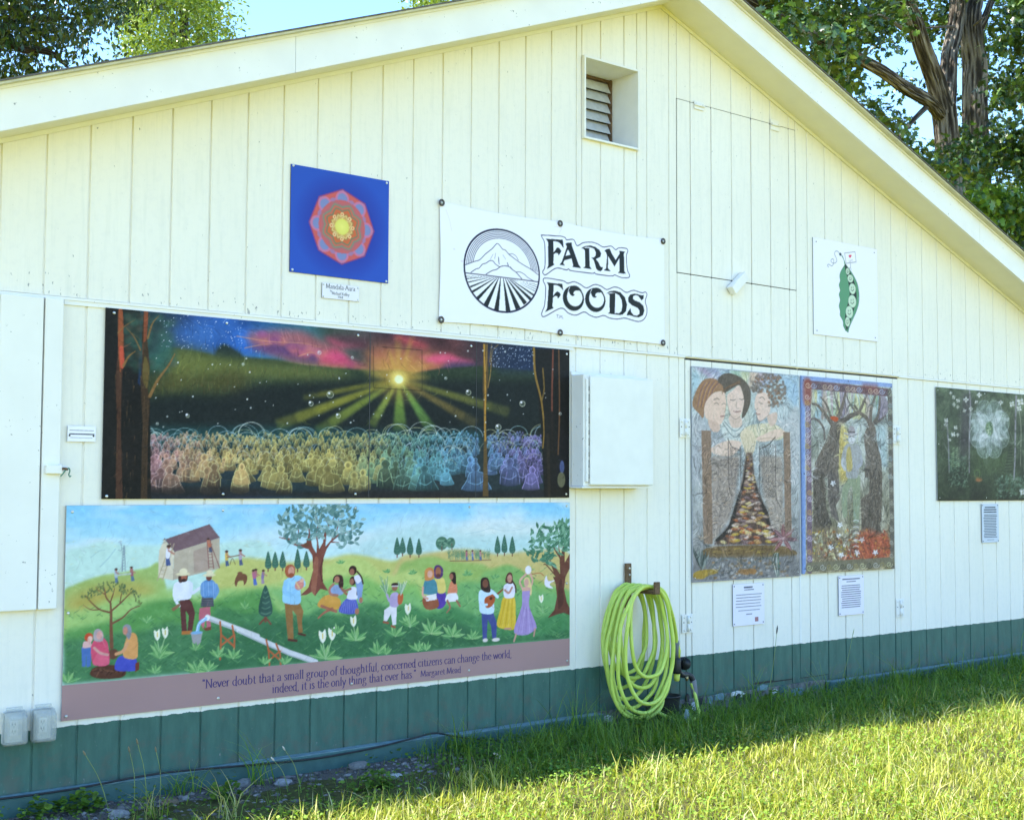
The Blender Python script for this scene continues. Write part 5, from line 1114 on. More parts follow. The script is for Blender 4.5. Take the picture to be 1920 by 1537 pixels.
def panel(name, label, cat, c, th, y0, edge, group=None, m=None):
    """a flat board with its print; y0 is the face it is fixed to"""
    t = thing(name, label, cat, ((c.x0+c.x1)/2, y0, c.z0), group)
    MB().box(c.x0, c.x1, y0-th, y0, c.z0, c.z1).build('panel', edge, t); lattice(c, y0-th-.0006, t, m or M_PRINT); return t
YW = -.0055                                       # just in front of the proudest board

cg = paint_green()
t = thing('village_mural', 'wide bright mural of villagers, trees and a barn above a mauve quotation strip', 'mural', (1.25, YW, .384))
MB().box(-.281, 2.789, YW-.005, YW, .384, 1.357).build('panel', M_PANELEDGE, t); lattice(cg, YW-.0057, t, M_PRINT)
MB().box(-.281, 2.789, YW-.0057, YW-.0052, .3845, .5447).build('caption_strip', simple('mauve_print', seen('a4867f'), .5, vary=.03, scale=3), t)
GL = {  # pen strokes of a book hand: x-height 1, ascender 1.6
 'a': (.78, ['.12,.8 .28,1 .5,.95 .57,.7 .57,.15 .74,.02', '.57,.6 .28,.52 .1,.27 .25,.02 .57,.2']), 'b': (.86, ['.17,1.62 .17,.06', '.17,.72 .4,.98 .7,.8 .73,.38 .5,.02 .17,.1']),
 'c': (.72, ['.64,.8 .42,.99 .14,.75 .11,.36 .36,.02 .66,.2']), 'd': (.88, ['.66,1.62 .66,.02 .8,.02', '.66,.8 .4,.98 .12,.7 .12,.3 .36,.02 .66,.2']),
 'e': (.74, ['.12,.54 .64,.6 .58,.86 .38,1 .13,.72 .13,.28 .38,.02 .66,.2']), 'f': (.5, ['.66,1.5 .48,1.62 .3,1.4 .28,.02', '.06,.97 .54,.97']),
 'g': (.82, ['.6,.82 .36,1 .12,.73 .34,.45 .58,.65 .5,.92', '.26,.46 .14,.28 .32,.14 .66,.03 .68,-.3 .36,-.5 .06,-.32 .24,-.04', '.55,.92 .76,.99']), 'h': (.88, ['.17,1.62 .17,.02', '.17,.72 .42,1 .65,.82 .66,.02']),
 'i': (.42, ['.2,1 .2,.02', '.2,1.36 .2,1.42']), 'l': (.42, ['.2,1.62 .2,.02']), 'm': (1.34, ['.17,1 .17,.02', '.17,.72 .4,1 .6,.82 .61,.02', '.61,.72 .86,1 1.08,.82 1.09,.02']), 'n': (.88, ['.17,1 .17,.02', '.17,.72 .42,1 .65,.82 .66,.02']),
 'o': (.82, ['.4,1 .12,.74 .12,.28 .4,.02 .69,.28 .69,.74 .4,1']), 'p': (.86, ['.17,1 .17,-.5', '.17,.72 .42,.98 .71,.78 .72,.34 .46,.02 .17,.16']), 'r': (.6, ['.17,1 .17,.02', '.17,.68 .36,.98 .56,.94']),
 's': (.62, ['.5,.84 .3,1 .12,.78 .32,.54 .52,.28 .3,.02 .1,.16']), 't': (.58, ['.28,1.3 .28,.22 .42,.02 .58,.12', '.06,.97 .52,.97']), 'u': (.88, ['.17,1 .17,.3 .36,.02 .62,.24', '.64,1 .64,.02 .78,.02']),
 'v': (.76, ['.06,1 .38,.02', '.38,.02 .7,1']), 'w': (1.14, ['.06,1 .33,.02', '.33,.02 .57,.9', '.57,.9 .82,.02', '.82,.02 1.08,1']), 'y': (.76, ['.06,1 .38,.06', '.72,1 .38,.06 .22,-.4 .04,-.48']), 'z': (.7, ['.1,1 .6,1', '.6,1 .1,.02', '.1,.02 .62,.02']), 'k': (.82, ['.17,1.62 .17,.02', '.62,1 .2,.5', '.3,.58 .72,.02']),
 'N': (1.2, ['.2,.02 .2,1.5', '.2,1.5 1,.02', '1,.02 1,1.5']), 'M': (1.44, ['.15,.02 .26,1.5', '.26,1.5 .7,.1', '.7,.1 1.16,1.5', '1.16,1.5 1.26,.02']), 'A': (1.14, ['.06,.02 .55,1.5', '.55,1.5 1.06,.02', '.26,.55 .86,.55']), 'K': (1.1, ['.2,1.5 .2,.02', '.9,1.5 .25,.7', '.36,.8 1,.02']),
 ',': (.36, ['.16,.06 .2,.0 .1,-.26']), '.': (.36, ['.16,.02 .16,.09']), ';': (.36, ['.16,.06 .2,.0 .1,-.26', '.17,.72 .17,.8']), '"': (.5, ['.14,1.55 .14,1.2', '.34,1.55 .34,1.2']), '-': (.5, ['.08,.5 .42,.5']), ' ': (.42, []),
 '1': (.6, ['.12,1.25 .32,1.45 .32,.02']), '9': (.8, ['.65,1.0 .4,.75 .15,1.05 .38,1.45 .66,1.1 .55,.4 .25,.02']), '6': (.8, ['.55,1.45 .2,.8 .15,.4 .4,.02 .66,.36 .42,.75 .18,.5']), '8': (.8, ['.4,1.45 .18,1.15 .4,.8 .66,.4 .4,.02 .14,.4 .4,.8 .62,1.15 .4,1.45'])}
SER = {'b': '', 'h': 'l r', 'i': 'c', 'l': 'c', 'm': 'l m r', 'n': 'l r', 'p': 'd', 'r': 'l', 'f': 'f', 'N': 'n', 'M': 'w', 'k': 'l', 'K': 'k', 'A': 'a'}
def pen_text(mb, text, x0, z0, h, width=None, y=0., nib=(.085, .032)):
    """strokes drawn with a broad nib; each stroke lies a hair in front of the last so none share a plane"""
    w = sum(GL[ch][0] for ch in text); sx = (width/w) if width else h
    x = x0; n = 0
    for ch in text:
        adv, st = GL[ch]; st = list(st)
        for q in SER.get(ch, '').split():
            st += {'l': ['.02,.03 .32,.03'], 'r': ['.52,.03 .82,.03'], 'm': ['.47,.03 .75,.03', '.95,.03 1.23,.03'], 'c': ['.05,.03 .36,.03', '.04,.95 .2,1.0'], 'd': ['.02,-.48 .34,-.48'], 'f': ['.13,.03 .46,.03'], 'n': ['.04,.03 .36,.03', '.04,1.48 .26,1.48', '.84,1.48 1.16,1.48'], 'w': ['.02,.03 .3,.03', '1.1,.03 1.42,.03', '.1,1.48 .3,1.48', '1.1,1.48 1.32,1.48'], 'k': ['.04,.03 .36,.03'], 'a': ['-.04,.03 .2,.03', '.9,.03 1.2,.03']}[q]
        for s_ in st:
            P = pts_of(s_); P = smooth_pts(P, False, 5) if len(P) > 2 else P
            L = []; Rr = []; yy = y-.00004*(n % 14); n += 1
            for i in range(len(P)):
                d = P[min(i+1, len(P)-1)]-P[max(i-1, 0)]; d = d/(np.hypot(*d)+1e-9); nn = np.array([-d[1], d[0]]); hw = math.hypot(nib[0]*nn[0], nib[1]*nn[1])
                a = P[i]+nn*hw; b = P[i]-nn*hw; L.append((x+a[0]*sx, yy, z0+a[1]*h)); Rr.append((x+b[0]*sx, yy, z0+b[1]*h))
            k = len(P); mb.add(L+Rr, [(i, i+k, i+k+1, i+1) for i in range(k-1)])
        x += adv*sx
    return x
m = MB(); zl1 = float(wall_points(660, 1261.5)[1]); zl2 = float(wall_points(660, 1282)[1]); L1 = wp(377, 1287).x; L1e = wp(957, 1228).x; hq = .0285
pen_text(m, '"Never doubt that a small group of thoughtful, concerned citizens can change the world;', L1, zl1, hq, L1e-L1, YW-.0063)
a2 = wp(508, 1293).x; b2 = wp(778, 1266).x; c2 = wp(786, 1265).x; d2 = wp(862, 1257).x
pen_text(m, 'indeed, it is the only thing that ever has."', a2, zl2, hq, b2-a2, YW-.0063); pen_text(m, 'Margaret Mead', c2, zl2+.002, hq*.78, d2-c2, YW-.0063)
m.build('lettering', simple('violet_ink', seen('3d2a6a'), .5, vary=.05), t)
screws(t, [(wp(*q).x, wp(*q).z) for q in ((134, 959), (416, 956), (664, 952), (878, 950), (1060, 948), (126, 1149), (122, 1342), (407, 1308), (657, 1281), (877, 1256), (1061, 1238), (1060, 1093))], YW-.0063)

cd = paint_dark()
t = panel('sunset_mural', 'dark mural of a seated crowd facing a radiant setting sun between trees', 'mural', cd, .006, YW, M_PANELDARK)
MB().box(1.349, 1.3535, YW-.0078, YW-.0067, 1.387, 2.279).box(2.071, 2.0745, YW-.0078, YW-.0067, 1.387, 2.279).build('panel_joint', M_PANELDARK, t)
M_WASH = simple('pale_washer', (.55, .56, .55), .4, .6)
for q in ((212, 587), (423, 606), (669, 629), (881, 649), (1060, 664), (198, 930), (416, 926), (664, 926), (1059, 926)):
    p = wp(*q); link('screw', SCREW, None, t, loc=(p.x, YW-.0069, p.z))

cb = paint_banner()
t = thing('farm_foods_banner', 'white vinyl banner reading FARM FOODS with a round mountain emblem', 'banner', (2.7, YW, 2.371))
def sag(X, Y, Z):
    u = (X-cb.x0)/(cb.x1-cb.x0); v = (Z-cb.z0)/(cb.z1-cb.z0); h = np.abs(2*((u*2) % 1)-1)          # 1 at the eyelets, 0 half way
    Y = Y-.006-.020*np.sin(np.pi*u)*np.sin(np.pi*v)-.010*(1-h)*(v**3+(1-v)**3)-.004*np.sin(7*u+3*v)*np.sin(np.pi*v)-.003*np.exp(-((u-.97+.2*(v-.8))/.03)**2)*v
    Z = Z-.016*(1-h**2)*v**4+.010*(1-h**2)*(1-v)**4*(u < .5); X = X+.006*np.sin(np.pi*v)*(1-2*u)
    return X, Y, Z
lattice(cb, YW, t, M_PRINT_C, 'banner_sheet', sag)
M_BRASS = simple('dark_eyelet_metal', (.09, .075, .07), .4, .7, vary=.3)
em = MB(); n = 16
ring = [(.020, 0), (.020, -.004), (.015, -.006), (.0095, -.004), (.0085, -.001)]
em.add([(r*math.cos(2*math.pi*k/n), y, r*math.sin(2*math.pi*k/n)) for r, y in ring for k in range(n)], [(i*n+k, (i+1)*n+k, (i+1)*n+(k+1) % n, i*n+(k+1) % n) for i in range(len(ring)-1) for k in range(n)])
tmp = em.build('eyelet', M_BRASS, smooth=True); EYE = tmp.data; bpy.data.objects.remove(tmp)
for q in ((825, 381), (1047, 420), (1240, 453), (824, 600), (1047, 624), (1240, 643)):
    p = wp(*q); e = link('eyelet', EYE, None, t, loc=(p.x, YW-.010, p.z)); k = bpy.data.objects.new('screw', SCREW); COLL.objects.link(k); k.parent = e; k.location = (0, -.002, 0)

cm = paint_mandala()
t = panel('mandala_artwork', 'square royal blue panel with an eight-sided red and yellow mandala', 'artwork', cm, .005, YW, M_PANELDARK)
screws(t, [(wp(*q).x, wp(*q).z) for q in ((548, 311), (723, 344), (546, 506), (722, 528))], YW-.0058)
cp = Canvas(1.051, 1.279, 2.436, 2.516, 24, 'e9f1f2')
t = panel('mandala_title_plaque', 'small white title plaque hanging under the blue mandala panel', 'plaque', cp, .004, YW, M_PANELDARK)
m = MB(); pen_text(m, 'Mandala-Aura', 1.073, 2.489, .0165, .182, YW-.0050); pen_text(m, 'by', 1.098, 2.472, .008, None, YW-.0050); pen_text(m, 'Michael Kelley', 1.110, 2.459, .0105, .108, YW-.0050); pen_text(m, '1968', 1.146, 2.442, .009, .034, YW-.0050)
m.build('lettering', simple('charcoal_ink', (.05, .055, .06), .6), t)
screws(t, [(1.059, 2.508), (1.271, 2.508), (1.059, 2.444), (1.271, 2.444)], YW-.0047, SCREW_S)
ce = paint_pea()
t = panel('pea_pod_sign', 'white square sign with a green pea pod of smiling peas', 'sign', ce, .006, YW, M_PANELEDGE)
screws(t, [(5.170, 3.232), (5.868, 3.232), (5.170, 2.584), (5.868, 2.584)], YW-.0068, SCREW_D)
c1 = paint_gate(); t = panel('path_painting', 'grey and gold picture of three faces above a stone path, on the left door', 'artwork', c1, .006, YW-.002, M_PANELEDGE)
screws(t, [(3.88, 2.22), (4.40, 2.22), (4.93, 2.215), (3.88, 1.55), (4.93, 1.55), (3.88, .86), (4.93, .86)], YW-.0088, SCREW_S)
c2_ = paint_wood(); t = panel('woodland_walker_painting', 'picture of a man in a hat between twisted trees, blue edged, on the right door', 'artwork', c2_, .012, YW-.002, simple('blue_panel_edge', seen('8aa4cc'), .5))
screws(t, [(5.0, 2.215), (5.52, 2.235), (6.05, 2.22), (5.0, 1.55), (6.055, 1.55), (5.0, .88), (6.055, .86)], YW-.0148, SCREW_D)
c3 = paint_dogwood(); t = panel('dogwood_painting', 'dark green woodland picture with a large white dogwood blossom, at the far right', 'artwork', c3, .006, YW, M_PANELEDGE)
screws(t, [(6.685, 2.228), (6.685, 1.80), (6.69, 1.375), (7.36, 1.375), (7.36, 2.232), (8.32, 2.228), (8.32, 1.375)], YW-.0068, SCREW_S)
# captions
def para(n, y0, y1, a=.08, b=.92, h=.017, dk=.75, seed=2):
    rg = np.random.RandomState(seed); return [(y0+(y1-y0)*k/max(1, n-1), h, a+rg.uniform(0, .05), b-rg.uniform(0, .08), dk) for k in range(n)]
c = paint_plaque(4.249, 4.568, .523, .801, 100, [(.085, .04, .36, .62, .9), (.145, .022, .36, .66, .8)]+para(5, .26, .55)+[(.64, .017, .17, .85, .7), (.735, .02, .42, .60, .8)], seed=4)
t = panel('door_caption_plaque', 'white caption plaque below the picture of three faces', 'plaque', c, .004, YW-.002, M_PANELEDGE); screws(t, [(4.262, .788), (4.555, .788), (4.262, .536), (4.555, .536)], YW-.0067, SCREW_D)
MB().box(4.470, 4.505, YW-.0074, YW-.0066, .543, .573).build('printed_mark', simple('red_grey_mark', (.35, .16, .17), .6, vary=.5, scale=160), t)
c = paint_plaque(5.391, 5.690, .527, .811, 100, [(.085, .03, .16, .84, .85), (.15, .02, .32, .68, .8)]+para(11, .25, .80, .1, .9, .02, .85, 3), seed=5)
t = panel('door_caption_plaque', 'white caption plaque of dense text below the man in a hat', 'plaque', c, .004, YW-.002, M_PANELEDGE); screws(t, [(5.404, .798), (5.677, .798), (5.404, .540), (5.677, .540)], YW-.0067, SCREW_D)
c = paint_plaque(7.290, 7.542, 1.008, 1.324, 90, [(.09, .032, .2, .8, .95), (.15, .032, .14, .86, .95), (.21, .032, .14, .86, .95)]+para(15, .28, .86, .1, .9, .018, .95, 6)+[(.93, .012, .3, .7, .7)], 'c9dbe0', '3a4650', 6)
t = panel('dogwood_caption_plaque', 'tall pale caption plaque under the dark dogwood picture', 'plaque', c, .004, YW, M_PANELEDGE); screws(t, [(7.302, 1.312), (7.53, 1.312), (7.302, 1.02), (7.53, 1.02)], YW-.0047, SCREW_D)
c = paint_plaque(-.282, -.150, 1.650, 1.721, 66, [(.28, .05, .08, .92, .55), (.52, .08, .08, .94, .95), (.75, .04, .1, .88, .5)], 'f4fafc', '40484c', 7)
t = panel('small_name_plaque', 'tiny white name plaque left of the dark mural', 'plaque', c, .003, YW, M_PANELEDGE); screws(t, [(-.272, 1.677), (-.16, 1.677)], YW-.0037, SCREW_D)

# ------------------------------------------------------------------ steel cabinet
t = thing('electrical_cabinet', 'white painted steel cabinet on the wall right of the dark mural', 'cabinet', (3.08, -.005, 1.455))
b = MB().cbox(2.803, 3.355, -.118, -.0058, 1.455, 2.128, .004); b.build('cabinet_box', M_TRIM2, t)
d = MB().cbox(2.842, 3.372, -.140, -.1225, 1.462, 2.118, .006, 2).build('cabinet_door', M_TRIM, t)
MB().cbox(2.815, 2.836, -.130, -.1185, 1.48, 2.10, .003).build('hinge_strip', M_TRIM2, t)
for k in range(9): MB().box(2.8365, 2.8412, -.128, -.1187, 1.50+k*.066, 1.528+k*.066+.018*(k % 2)).build('hinge_gap', M_GAPDARK, t)
for z in (2.03, 1.54): MB().cbox(3.3555, 3.366, -.122, -.100, z-.012, z+.012, .003).build('clamp', M_GREYMETAL, d)
MB().box(2.80, 3.36, -.0115, -.0059, 2.129, 2.150).build('top_bead', M_TRIM2, t); MB().cbox(2.79, 3.36, -.121, -.0058, 1.443, 1.4545, .002).build('bottom_lip', M_TRIM2, t)

# ------------------------------------------------------------------ weatherproof sockets
def clear_plastic():
    t = NT('smoky_clear_plastic'); t.set((.72, .73, .70), .22, spec=.5); tr = t.new('ShaderNodeBsdfTransparent'); tr.inputs[0].default_value = (.93, .94, .92, 1); mx = t.new('ShaderNodeMixShader'); mx.inputs[0].default_value = .74; t.l.new(t.b.outputs[0], mx.inputs[1]); t.l.new(tr.outputs[0], mx.inputs[2]); t.l.new(mx.outputs[0], t.out.inputs[0]); return t.m
M_CLEAR = clear_plastic(); M_SOCK = simple('ivory_socket', (.75, .74, .68), .4, vary=.03); M_GBOX = simple('pale_cast_box', (.62, .61, .55), .5)
for x0, lab in ((-.552, 'clear plastic weatherproof socket cover at the left edge of the wall'), (-.425, 'clear plastic weatherproof socket cover beside the mauve strip')):
    t = thing('socket_cover', lab, 'outlet', (x0+.05, -.001, .30), 'weatherproof sockets low on the wall')
    MB().cbox(x0+.008, x0+.100, -.022, -.001, .312, .452, .006, 2).build('back_box', M_GBOX, t)
    MB().cbox(x0+.036, x0+.074, -.030, -.0225, .345, .412, .004, 2).build('receptacle', M_SOCK, t)
    sl_ = MB()
    for zz in (.362, .392):
        for xx in (.046, .058): sl_.box(x0+xx, x0+xx+.003, -.0312, -.0303, zz, zz+.010)
        sl_.box(x0+.052, x0+.056, -.0312, -.0303, zz-.007, zz-.003)
    sl_.build('slots', M_BLACK, t)
    bm = bmesh.new(); bmesh.ops.create_cube(bm, size=1)
    for v in bm.verts:
        f = v.co.y < 0; v.co = Vector((x0+.054+v.co.x*(.088 if f else .108), -.092 if f else -.024, .383+v.co.z*(.125 if f else .158)+(-.006 if f else 0)))
    bmesh.ops.bevel(bm, geom=bm.edges[:], offset=.014, segments=3, profile=.5, affect='EDGES')
    back = [f for f in bm.faces if f.calc_center_median().y > -.0245]; bmesh.ops.delete(bm, geom=back, context='FACES')
    bm.verts.index_update(); cv = MB().add([v.co[:] for v in bm.verts], [[v.index for v in f.verts] for f in bm.faces]); bm.free()
    cvr = cv.build('cover', M_CLEAR, t, True); so = cvr.modifiers.new('thickness', 'SOLIDIFY'); so.thickness = .003
    MB().tube([(x0+.020, -.030, .466), (x0+.090, -.030, .466)], .007, 10).build('cover_hinge', M_CLEAR, cvr, True)

# ------------------------------------------------------------------ hose on its bracket
HX, HZ = 3.272, .835; CX = HX-.06
t = thing('hose_bracket', 'rusty steel bracket bar holding the coiled green hose', 'bracket', (HX, -.002, .70))
MB().cbox(HX-.023, HX+.023, -.024, -.003, .70, .976, .003).build('bar', M_RUST, t)
arm = MB(); tp = wp(1212, 1112, -.24)
arm.cbox(HX-.022, HX+.022, -.262, -.024, HZ-.036, HZ-.010, .004); arm.cbox(HX-.022, HX+.022, -.275, -.255, HZ-.036, HZ+.040, .004); arm.build('arm', M_RUST, t)
screws(t, [(HX+.004, .945), (HX+.004, .905)], -.0245)
M_HOSE = None
def hose_mat():
    n = NT('lime_hose'); a = n.noise(6, 4); b = n.noise(60, 3); c = n.ramp(a, [(.3, (.46, .58, .075)), (.6, (.54, .66, .11)), (.8, (.52, .58, .17))]); c = n.mixc(n.ramp(b, [(.6, (0, 0, 0)), (.8, (.35, .35, .35))]), c, (.38, .42, .2)); return n.set(c, .42, spec=.45)
M_HOSE = hose_mat(); M_HGREY = simple('grey_grip_rubber', (.17, .175, .19), .6, vary=.1); M_LIME = simple('lime_plastic', (.55, .60, .08), .45)
t = thing('garden_hose', 'lime green garden hose coiled over the rusty bracket', 'hose', (HX, -.12, 0))
rh = random.Random(21); P = []
# each turn: half width, bottom height, depth on the arm, sideways shift of the lowest point
turns = [(.175, .22, -.030, .0), (.155, .31, -.040, .01), (.205, .16, -.068, -.01), (.165, .285, -.095, .03), (.225, .115, -.12, -.02), (.180, .23, -.145, .05), (.228, .06, -.17, -.03), (.150, .30, -.20, .06), (.232, .095, -.213, .0), (.205, .145, -.228, .04)]
for k, (hw, zb, yd, sh) in enumerate(turns):
    y2 = turns[min(k+1, len(turns)-1)][2]
    for j in range(16):
        a = math.pi/2+2*math.pi*j/16; y = yd+(y2-yd)*j/16-.03*(1-math.sin(a))/2*rh.uniform(.6, 1.2)
        zt = HZ+.004+.010*(k % 2); zc = (zt+zb)/2; hh = (zt-zb)/2; ca, sa = math.cos(a), math.sin(a)
        wid = hw*(1 if sa < .2 else (1-.10*sa))
        P.append((CX+.03*math.sin(a)+wid*math.copysign(abs(ca)**.85, ca)+sh*(1-sa)/2+rh.uniform(-.008, .008), y+rh.uniform(-.006, .006), zc+hh*math.copysign(abs(sa)**.92, sa)))
# the free end leaves the coil on the right and runs down into its coupling
P += [(HX, -.235, HZ+.012), (HX+.10, -.23, HZ-.03), (HX+.20, -.20, .66), (HX+.262, -.17, .54), (HX+.285, -.155, .47)]
q = smooth_pts(np.array(P), False, 5); MB().tube(q, .0122, 8).build('coil', M_HOSE, t, True)
P2 = [(HX-.232, -.12, .40), (HX-.236, -.13, .28), (HX-.19, -.16, .12), (HX-.08, -.20, .055), (HX+.03, -.21, .07), (HX+.13, -.18, .12)]
P2 = [(HX-.20, -.10, .62), (HX-.225, -.11, .5)]+P2+[(HX+.18, -.13, .22)]
MB().tube(smooth_pts(np.array(P2), False, 6), .0132, 8).build('low_loop', M_HOSE, t, True)
gx, gy = HX+.40, -.13
P3 = [(HX+.05, -.20, .085), (HX+.12, -.24, .045), (HX+.20, -.28, .022), (HX+.30, -.29, .02), (HX+.385, -.25, .03), (gx+.035, -.19, .075), (gx+.038, -.165, .15), (gx+.025, -.15, .215)]
MB().tube(smooth_pts(np.array(P3), False, 6), .0115, 8).build('feed_length', M_HOSE, t, True)
cx, cy = HX+.287, -.152
MB().tube([(cx-.004, cy, .49), (cx, cy, .475), (cx+.003, cy, .44), (cx+.004, cy, .385)], [.017, .019, .020, .019], 12).build('coupling_sleeve', M_HGREY, t, True)
MB().tube([(cx+.006, cy-.012, .468), (cx+.009, cy-.014, .43), (cx+.008, cy-.008, .385)], [.006, .012, .013], 10).build('coupling_stripe', M_LIME, t, True)
t = thing('tap_fitting', 'black plastic tap with round knob beside the hose coil', 'tap', (cx, cy, 0))
MB().tube([(cx+.004, cy, .384), (cx+.004, cy, .37), (cx+.004, cy, .30), (cx+.003, cy, .285)], [.022, .028, .028, .023], 14).build('valve_body', M_BLACK, t, True)
MB().tube([(cx+.003, cy, .284), (cx+.002, cy, .245), (cx+.001, cy, .238)], [.0205, .018, .012], 12).build('lime_collar', M_LIME, t, True)
kn = MB(); kc = Vector((cx+.060, cy-.005, .345)); kn.tube([kc+Vector((-.012, -.014, 0)), kc+Vector((-.010, -.018, 0)), kc+Vector((.010, .010, 0)), kc+Vector((.014, .012, 0))], [.030, .040, .040, .032], 16)
for k in range(8):
    a = k*math.pi/4; kn.tube([kc+Vector((-.012+.6*.001, -.016, 0))+Vector((.018*math.cos(a), -.012*math.cos(a), .028*math.sin(a))), kc+Vector((.008, .010, 0))+Vector((.018*math.cos(a), -.012*math.cos(a), .028*math.sin(a)))], .007, 6)
kn.build('round_knob', M_BLACK, t, True)
MB().tube([(cx+.01, cy, .33), (cx+.05, cy, .345)], .012, 10).build('valve_stem', M_BLACK, t, True)
MB().tube(smooth_pts(np.array([(cx+.012, cy, .305), (cx+.05, cy+.005, .275), (cx+.10, cy+.01, .268), (cx+.135, cy+.005, .255), (cx+.148, cy, .232)]), False, 4), .019, 10).build('elbow_pipe', M_BLACK, t, True)
MB().tube([(cx+.085, cy-.004, .262), (cx+.088, cy-.006, .235)], [.013, .010], 10).build('brass_plug', simple('dull_brass', (.35, .27, .12), .4, .8), t, True)
MB().tube([(cx+.150, cy, .236), (cx+.152, cy, .222), (cx+.157, cy-.004, .16), (cx+.163, cy-.006, .125)], [.017, .021, .0205, .018], 12).build('grip_sleeve', M_HGREY, t, True)
MB().tube([(cx+.157, cy-.004, .15), (gx+.030, -.155, .20)], .004, 6).build('tie', M_BLACK, t)
t = thing('hose_coupling', 'loose grey hose coupling lying upright in the grass under the coil', 'coupling', (3.46, -.33, 0))
pc = gr_ = None
MB().tube([(3.445, -.335, .0), (3.452, -.335, .03), (3.457, -.335, .075), (3.458, -.335, .082), (3.46, -.335, .098)], [.019, .019, .018, .012, .011], 12).build('coupling_body', simple('blue_grey_plastic', (.30, .34, .40), .5), t, True)
t = thing('black_tub', 'black plastic tub half hidden behind the hose coil and tap', 'tub', (3.50, -.11, 0))
pr = [(.0, .003), (.068, .003), (.075, .012), (.088, .13), (.094, .145), (.098, .148), (.098, .154), (.090, .154), (.084, .13), (.070, .02), (.0, .018)]; m = MB(); n = 24
m.add([(3.50+r*math.cos(2*math.pi*k/n), -.125+r*.85*math.sin(2*math.pi*k/n), z) for r, z in pr for k in range(n)], [(i*n+k, i*n+(k+1) % n, (i+1)*n+(k+1) % n, (i+1)*n+k) for i in range(len(pr)-1) for k in range(n)])
m.build('tub_shell', M_BLACK, t, True)
# black cable sagging along the skirting timber
q = [wp(*a_, -.075) for a_ in ((-60, 1502), (0, 1497), (130, 1480), (240, 1459), (312, 1448), (380, 1441), (500, 1431), (600, 1420), (700, 1402), (780, 1382), (815, 1374), (850, 1379), (900, 1386), (950, 1388))]
q = [(p.x, -.070-.004*(k % 2), min(p.z, .115)) for k, p in enumerate(q)]
MB().tube(smooth_pts(np.array(q), False, 5), .0052, 7).build('cable_run', M_BLACK, thing('black_cable', 'black cable sagging along the green base board at the lower left', 'cable', (.5, -.07, 0)), True)
# ------------------------------------------------------------------ vegetation
def leaf_mat(name, tint=1., trans=.45, rough=.5, spec=.3):
    t = NT(name); a = t.new('ShaderNodeVertexColor'); a.layer_name = 'print'
    t.set(a.outputs[0], rough, spec=spec)
    tr = t.new('ShaderNodeBsdfTranslucent'); cc = t.mixc(1., a.outputs[0], (1.25, 1.3, .55), 'MULTIPLY'); t.l.new(cc, tr.inputs[0])
    mx = t.new('ShaderNodeMixShader'); mx.inputs[0].default_value = trans; t.l.new(t.b.outputs[0], mx.inputs[1]); t.l.new(tr.outputs[0], mx.inputs[2]); t.l.new(mx.outputs[0], t.out.inputs[0]); return t.m
M_GRASS = leaf_mat('grass_blades', trans=.35); M_LEAF = leaf_mat('tree_leaves', trans=.25, rough=.33, spec=.6)
RG = np.random.RandomState(5)
def blades(x, y, h, w, lean, colr, z=None, segs=2):
    """grass blades as bent tapering ribbons; all arguments are arrays"""
    n = len(x); a = RG.uniform(0, 2*np.pi, n); b = a+np.pi/2+RG.uniform(-.6, .6, n); z = np.zeros(n) if z is None else z
    dx, dy = np.cos(a), np.sin(a); sx, sy = np.cos(b)*w/2, np.sin(b)*w/2
    V = []; ts = [0, .5, 1] if segs == 2 else [0, .35, .7, 1]
    for t_ in ts:
        cx = x+dx*lean*h*t_**2; cy = y+dy*lean*h*t_**2; cz = z+h*t_*(1-.35*lean*t_)
        k = (1-t_**1.6)
        if t_ < 1: V += [np.stack([cx-sx*k, cy-sy*k, cz], 1), np.stack([cx+sx*k, cy+sy*k, cz], 1)]
        else: V += [np.stack([cx, cy, cz], 1)]
    m = len(V); V = np.stack(V, 1).reshape(-1, 3); o = np.arange(n)[:, None]*m; F = []
    for i in range(len(ts)-2): F += [o+np.array([[2*i, 2*i+1, 2*i+3]]), o+np.array([[2*i, 2*i+3, 2*i+2]])]
    i = len(ts)-2; F += [o+np.array([[2*i, 2*i+1, m-1]])]
    return V, np.vstack(F), np.repeat(colr, m, 0)
def pal(n, cols, jit=.18):
    c = np.array(cols)[RG.randint(len(cols), size=n)]; return np.clip(c*(1+RG.uniform(-jit, jit, (n, 1))), 0, 1)
def field(x0, x1, y0, y1, dens):
    n = int((x1-x0)*(y1-y0)*dens); return RG.uniform(x0, x1, n), RG.uniform(y0, y1, n)
def patch(x, y, f, seed):
    """smooth random field for clumpiness"""
    r = np.random.RandomState(seed); s_ = 0
    for k in range(6): a = r.uniform(0, 6.28); q_ = f*r.uniform(.6, 1.8); s_ = s_+np.sin(q_*(x*math.cos(a)+y*math.sin(a))+r.uniform(0, 6.28))
    return s_/6
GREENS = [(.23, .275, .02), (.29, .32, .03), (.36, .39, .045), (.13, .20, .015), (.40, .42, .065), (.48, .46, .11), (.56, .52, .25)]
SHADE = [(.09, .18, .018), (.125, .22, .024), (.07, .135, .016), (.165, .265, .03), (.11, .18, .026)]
parts = []
def inview(x, y, pad=.35):
    """keep what stands near the part of the lawn that is looked at"""
    d = np.stack([x-PAR[6], y+PAR[4], np.full_like(x, -PAR[5])], 1); r, u, fw = AX
    dz = d@fw; px = (d@r)/dz; py = (d@u)/dz; lim = 960/PAR[0]
    return (dz > 1) & (px > -lim-pad) & (px < lim+pad) & (py > -.42) & (py < .5)
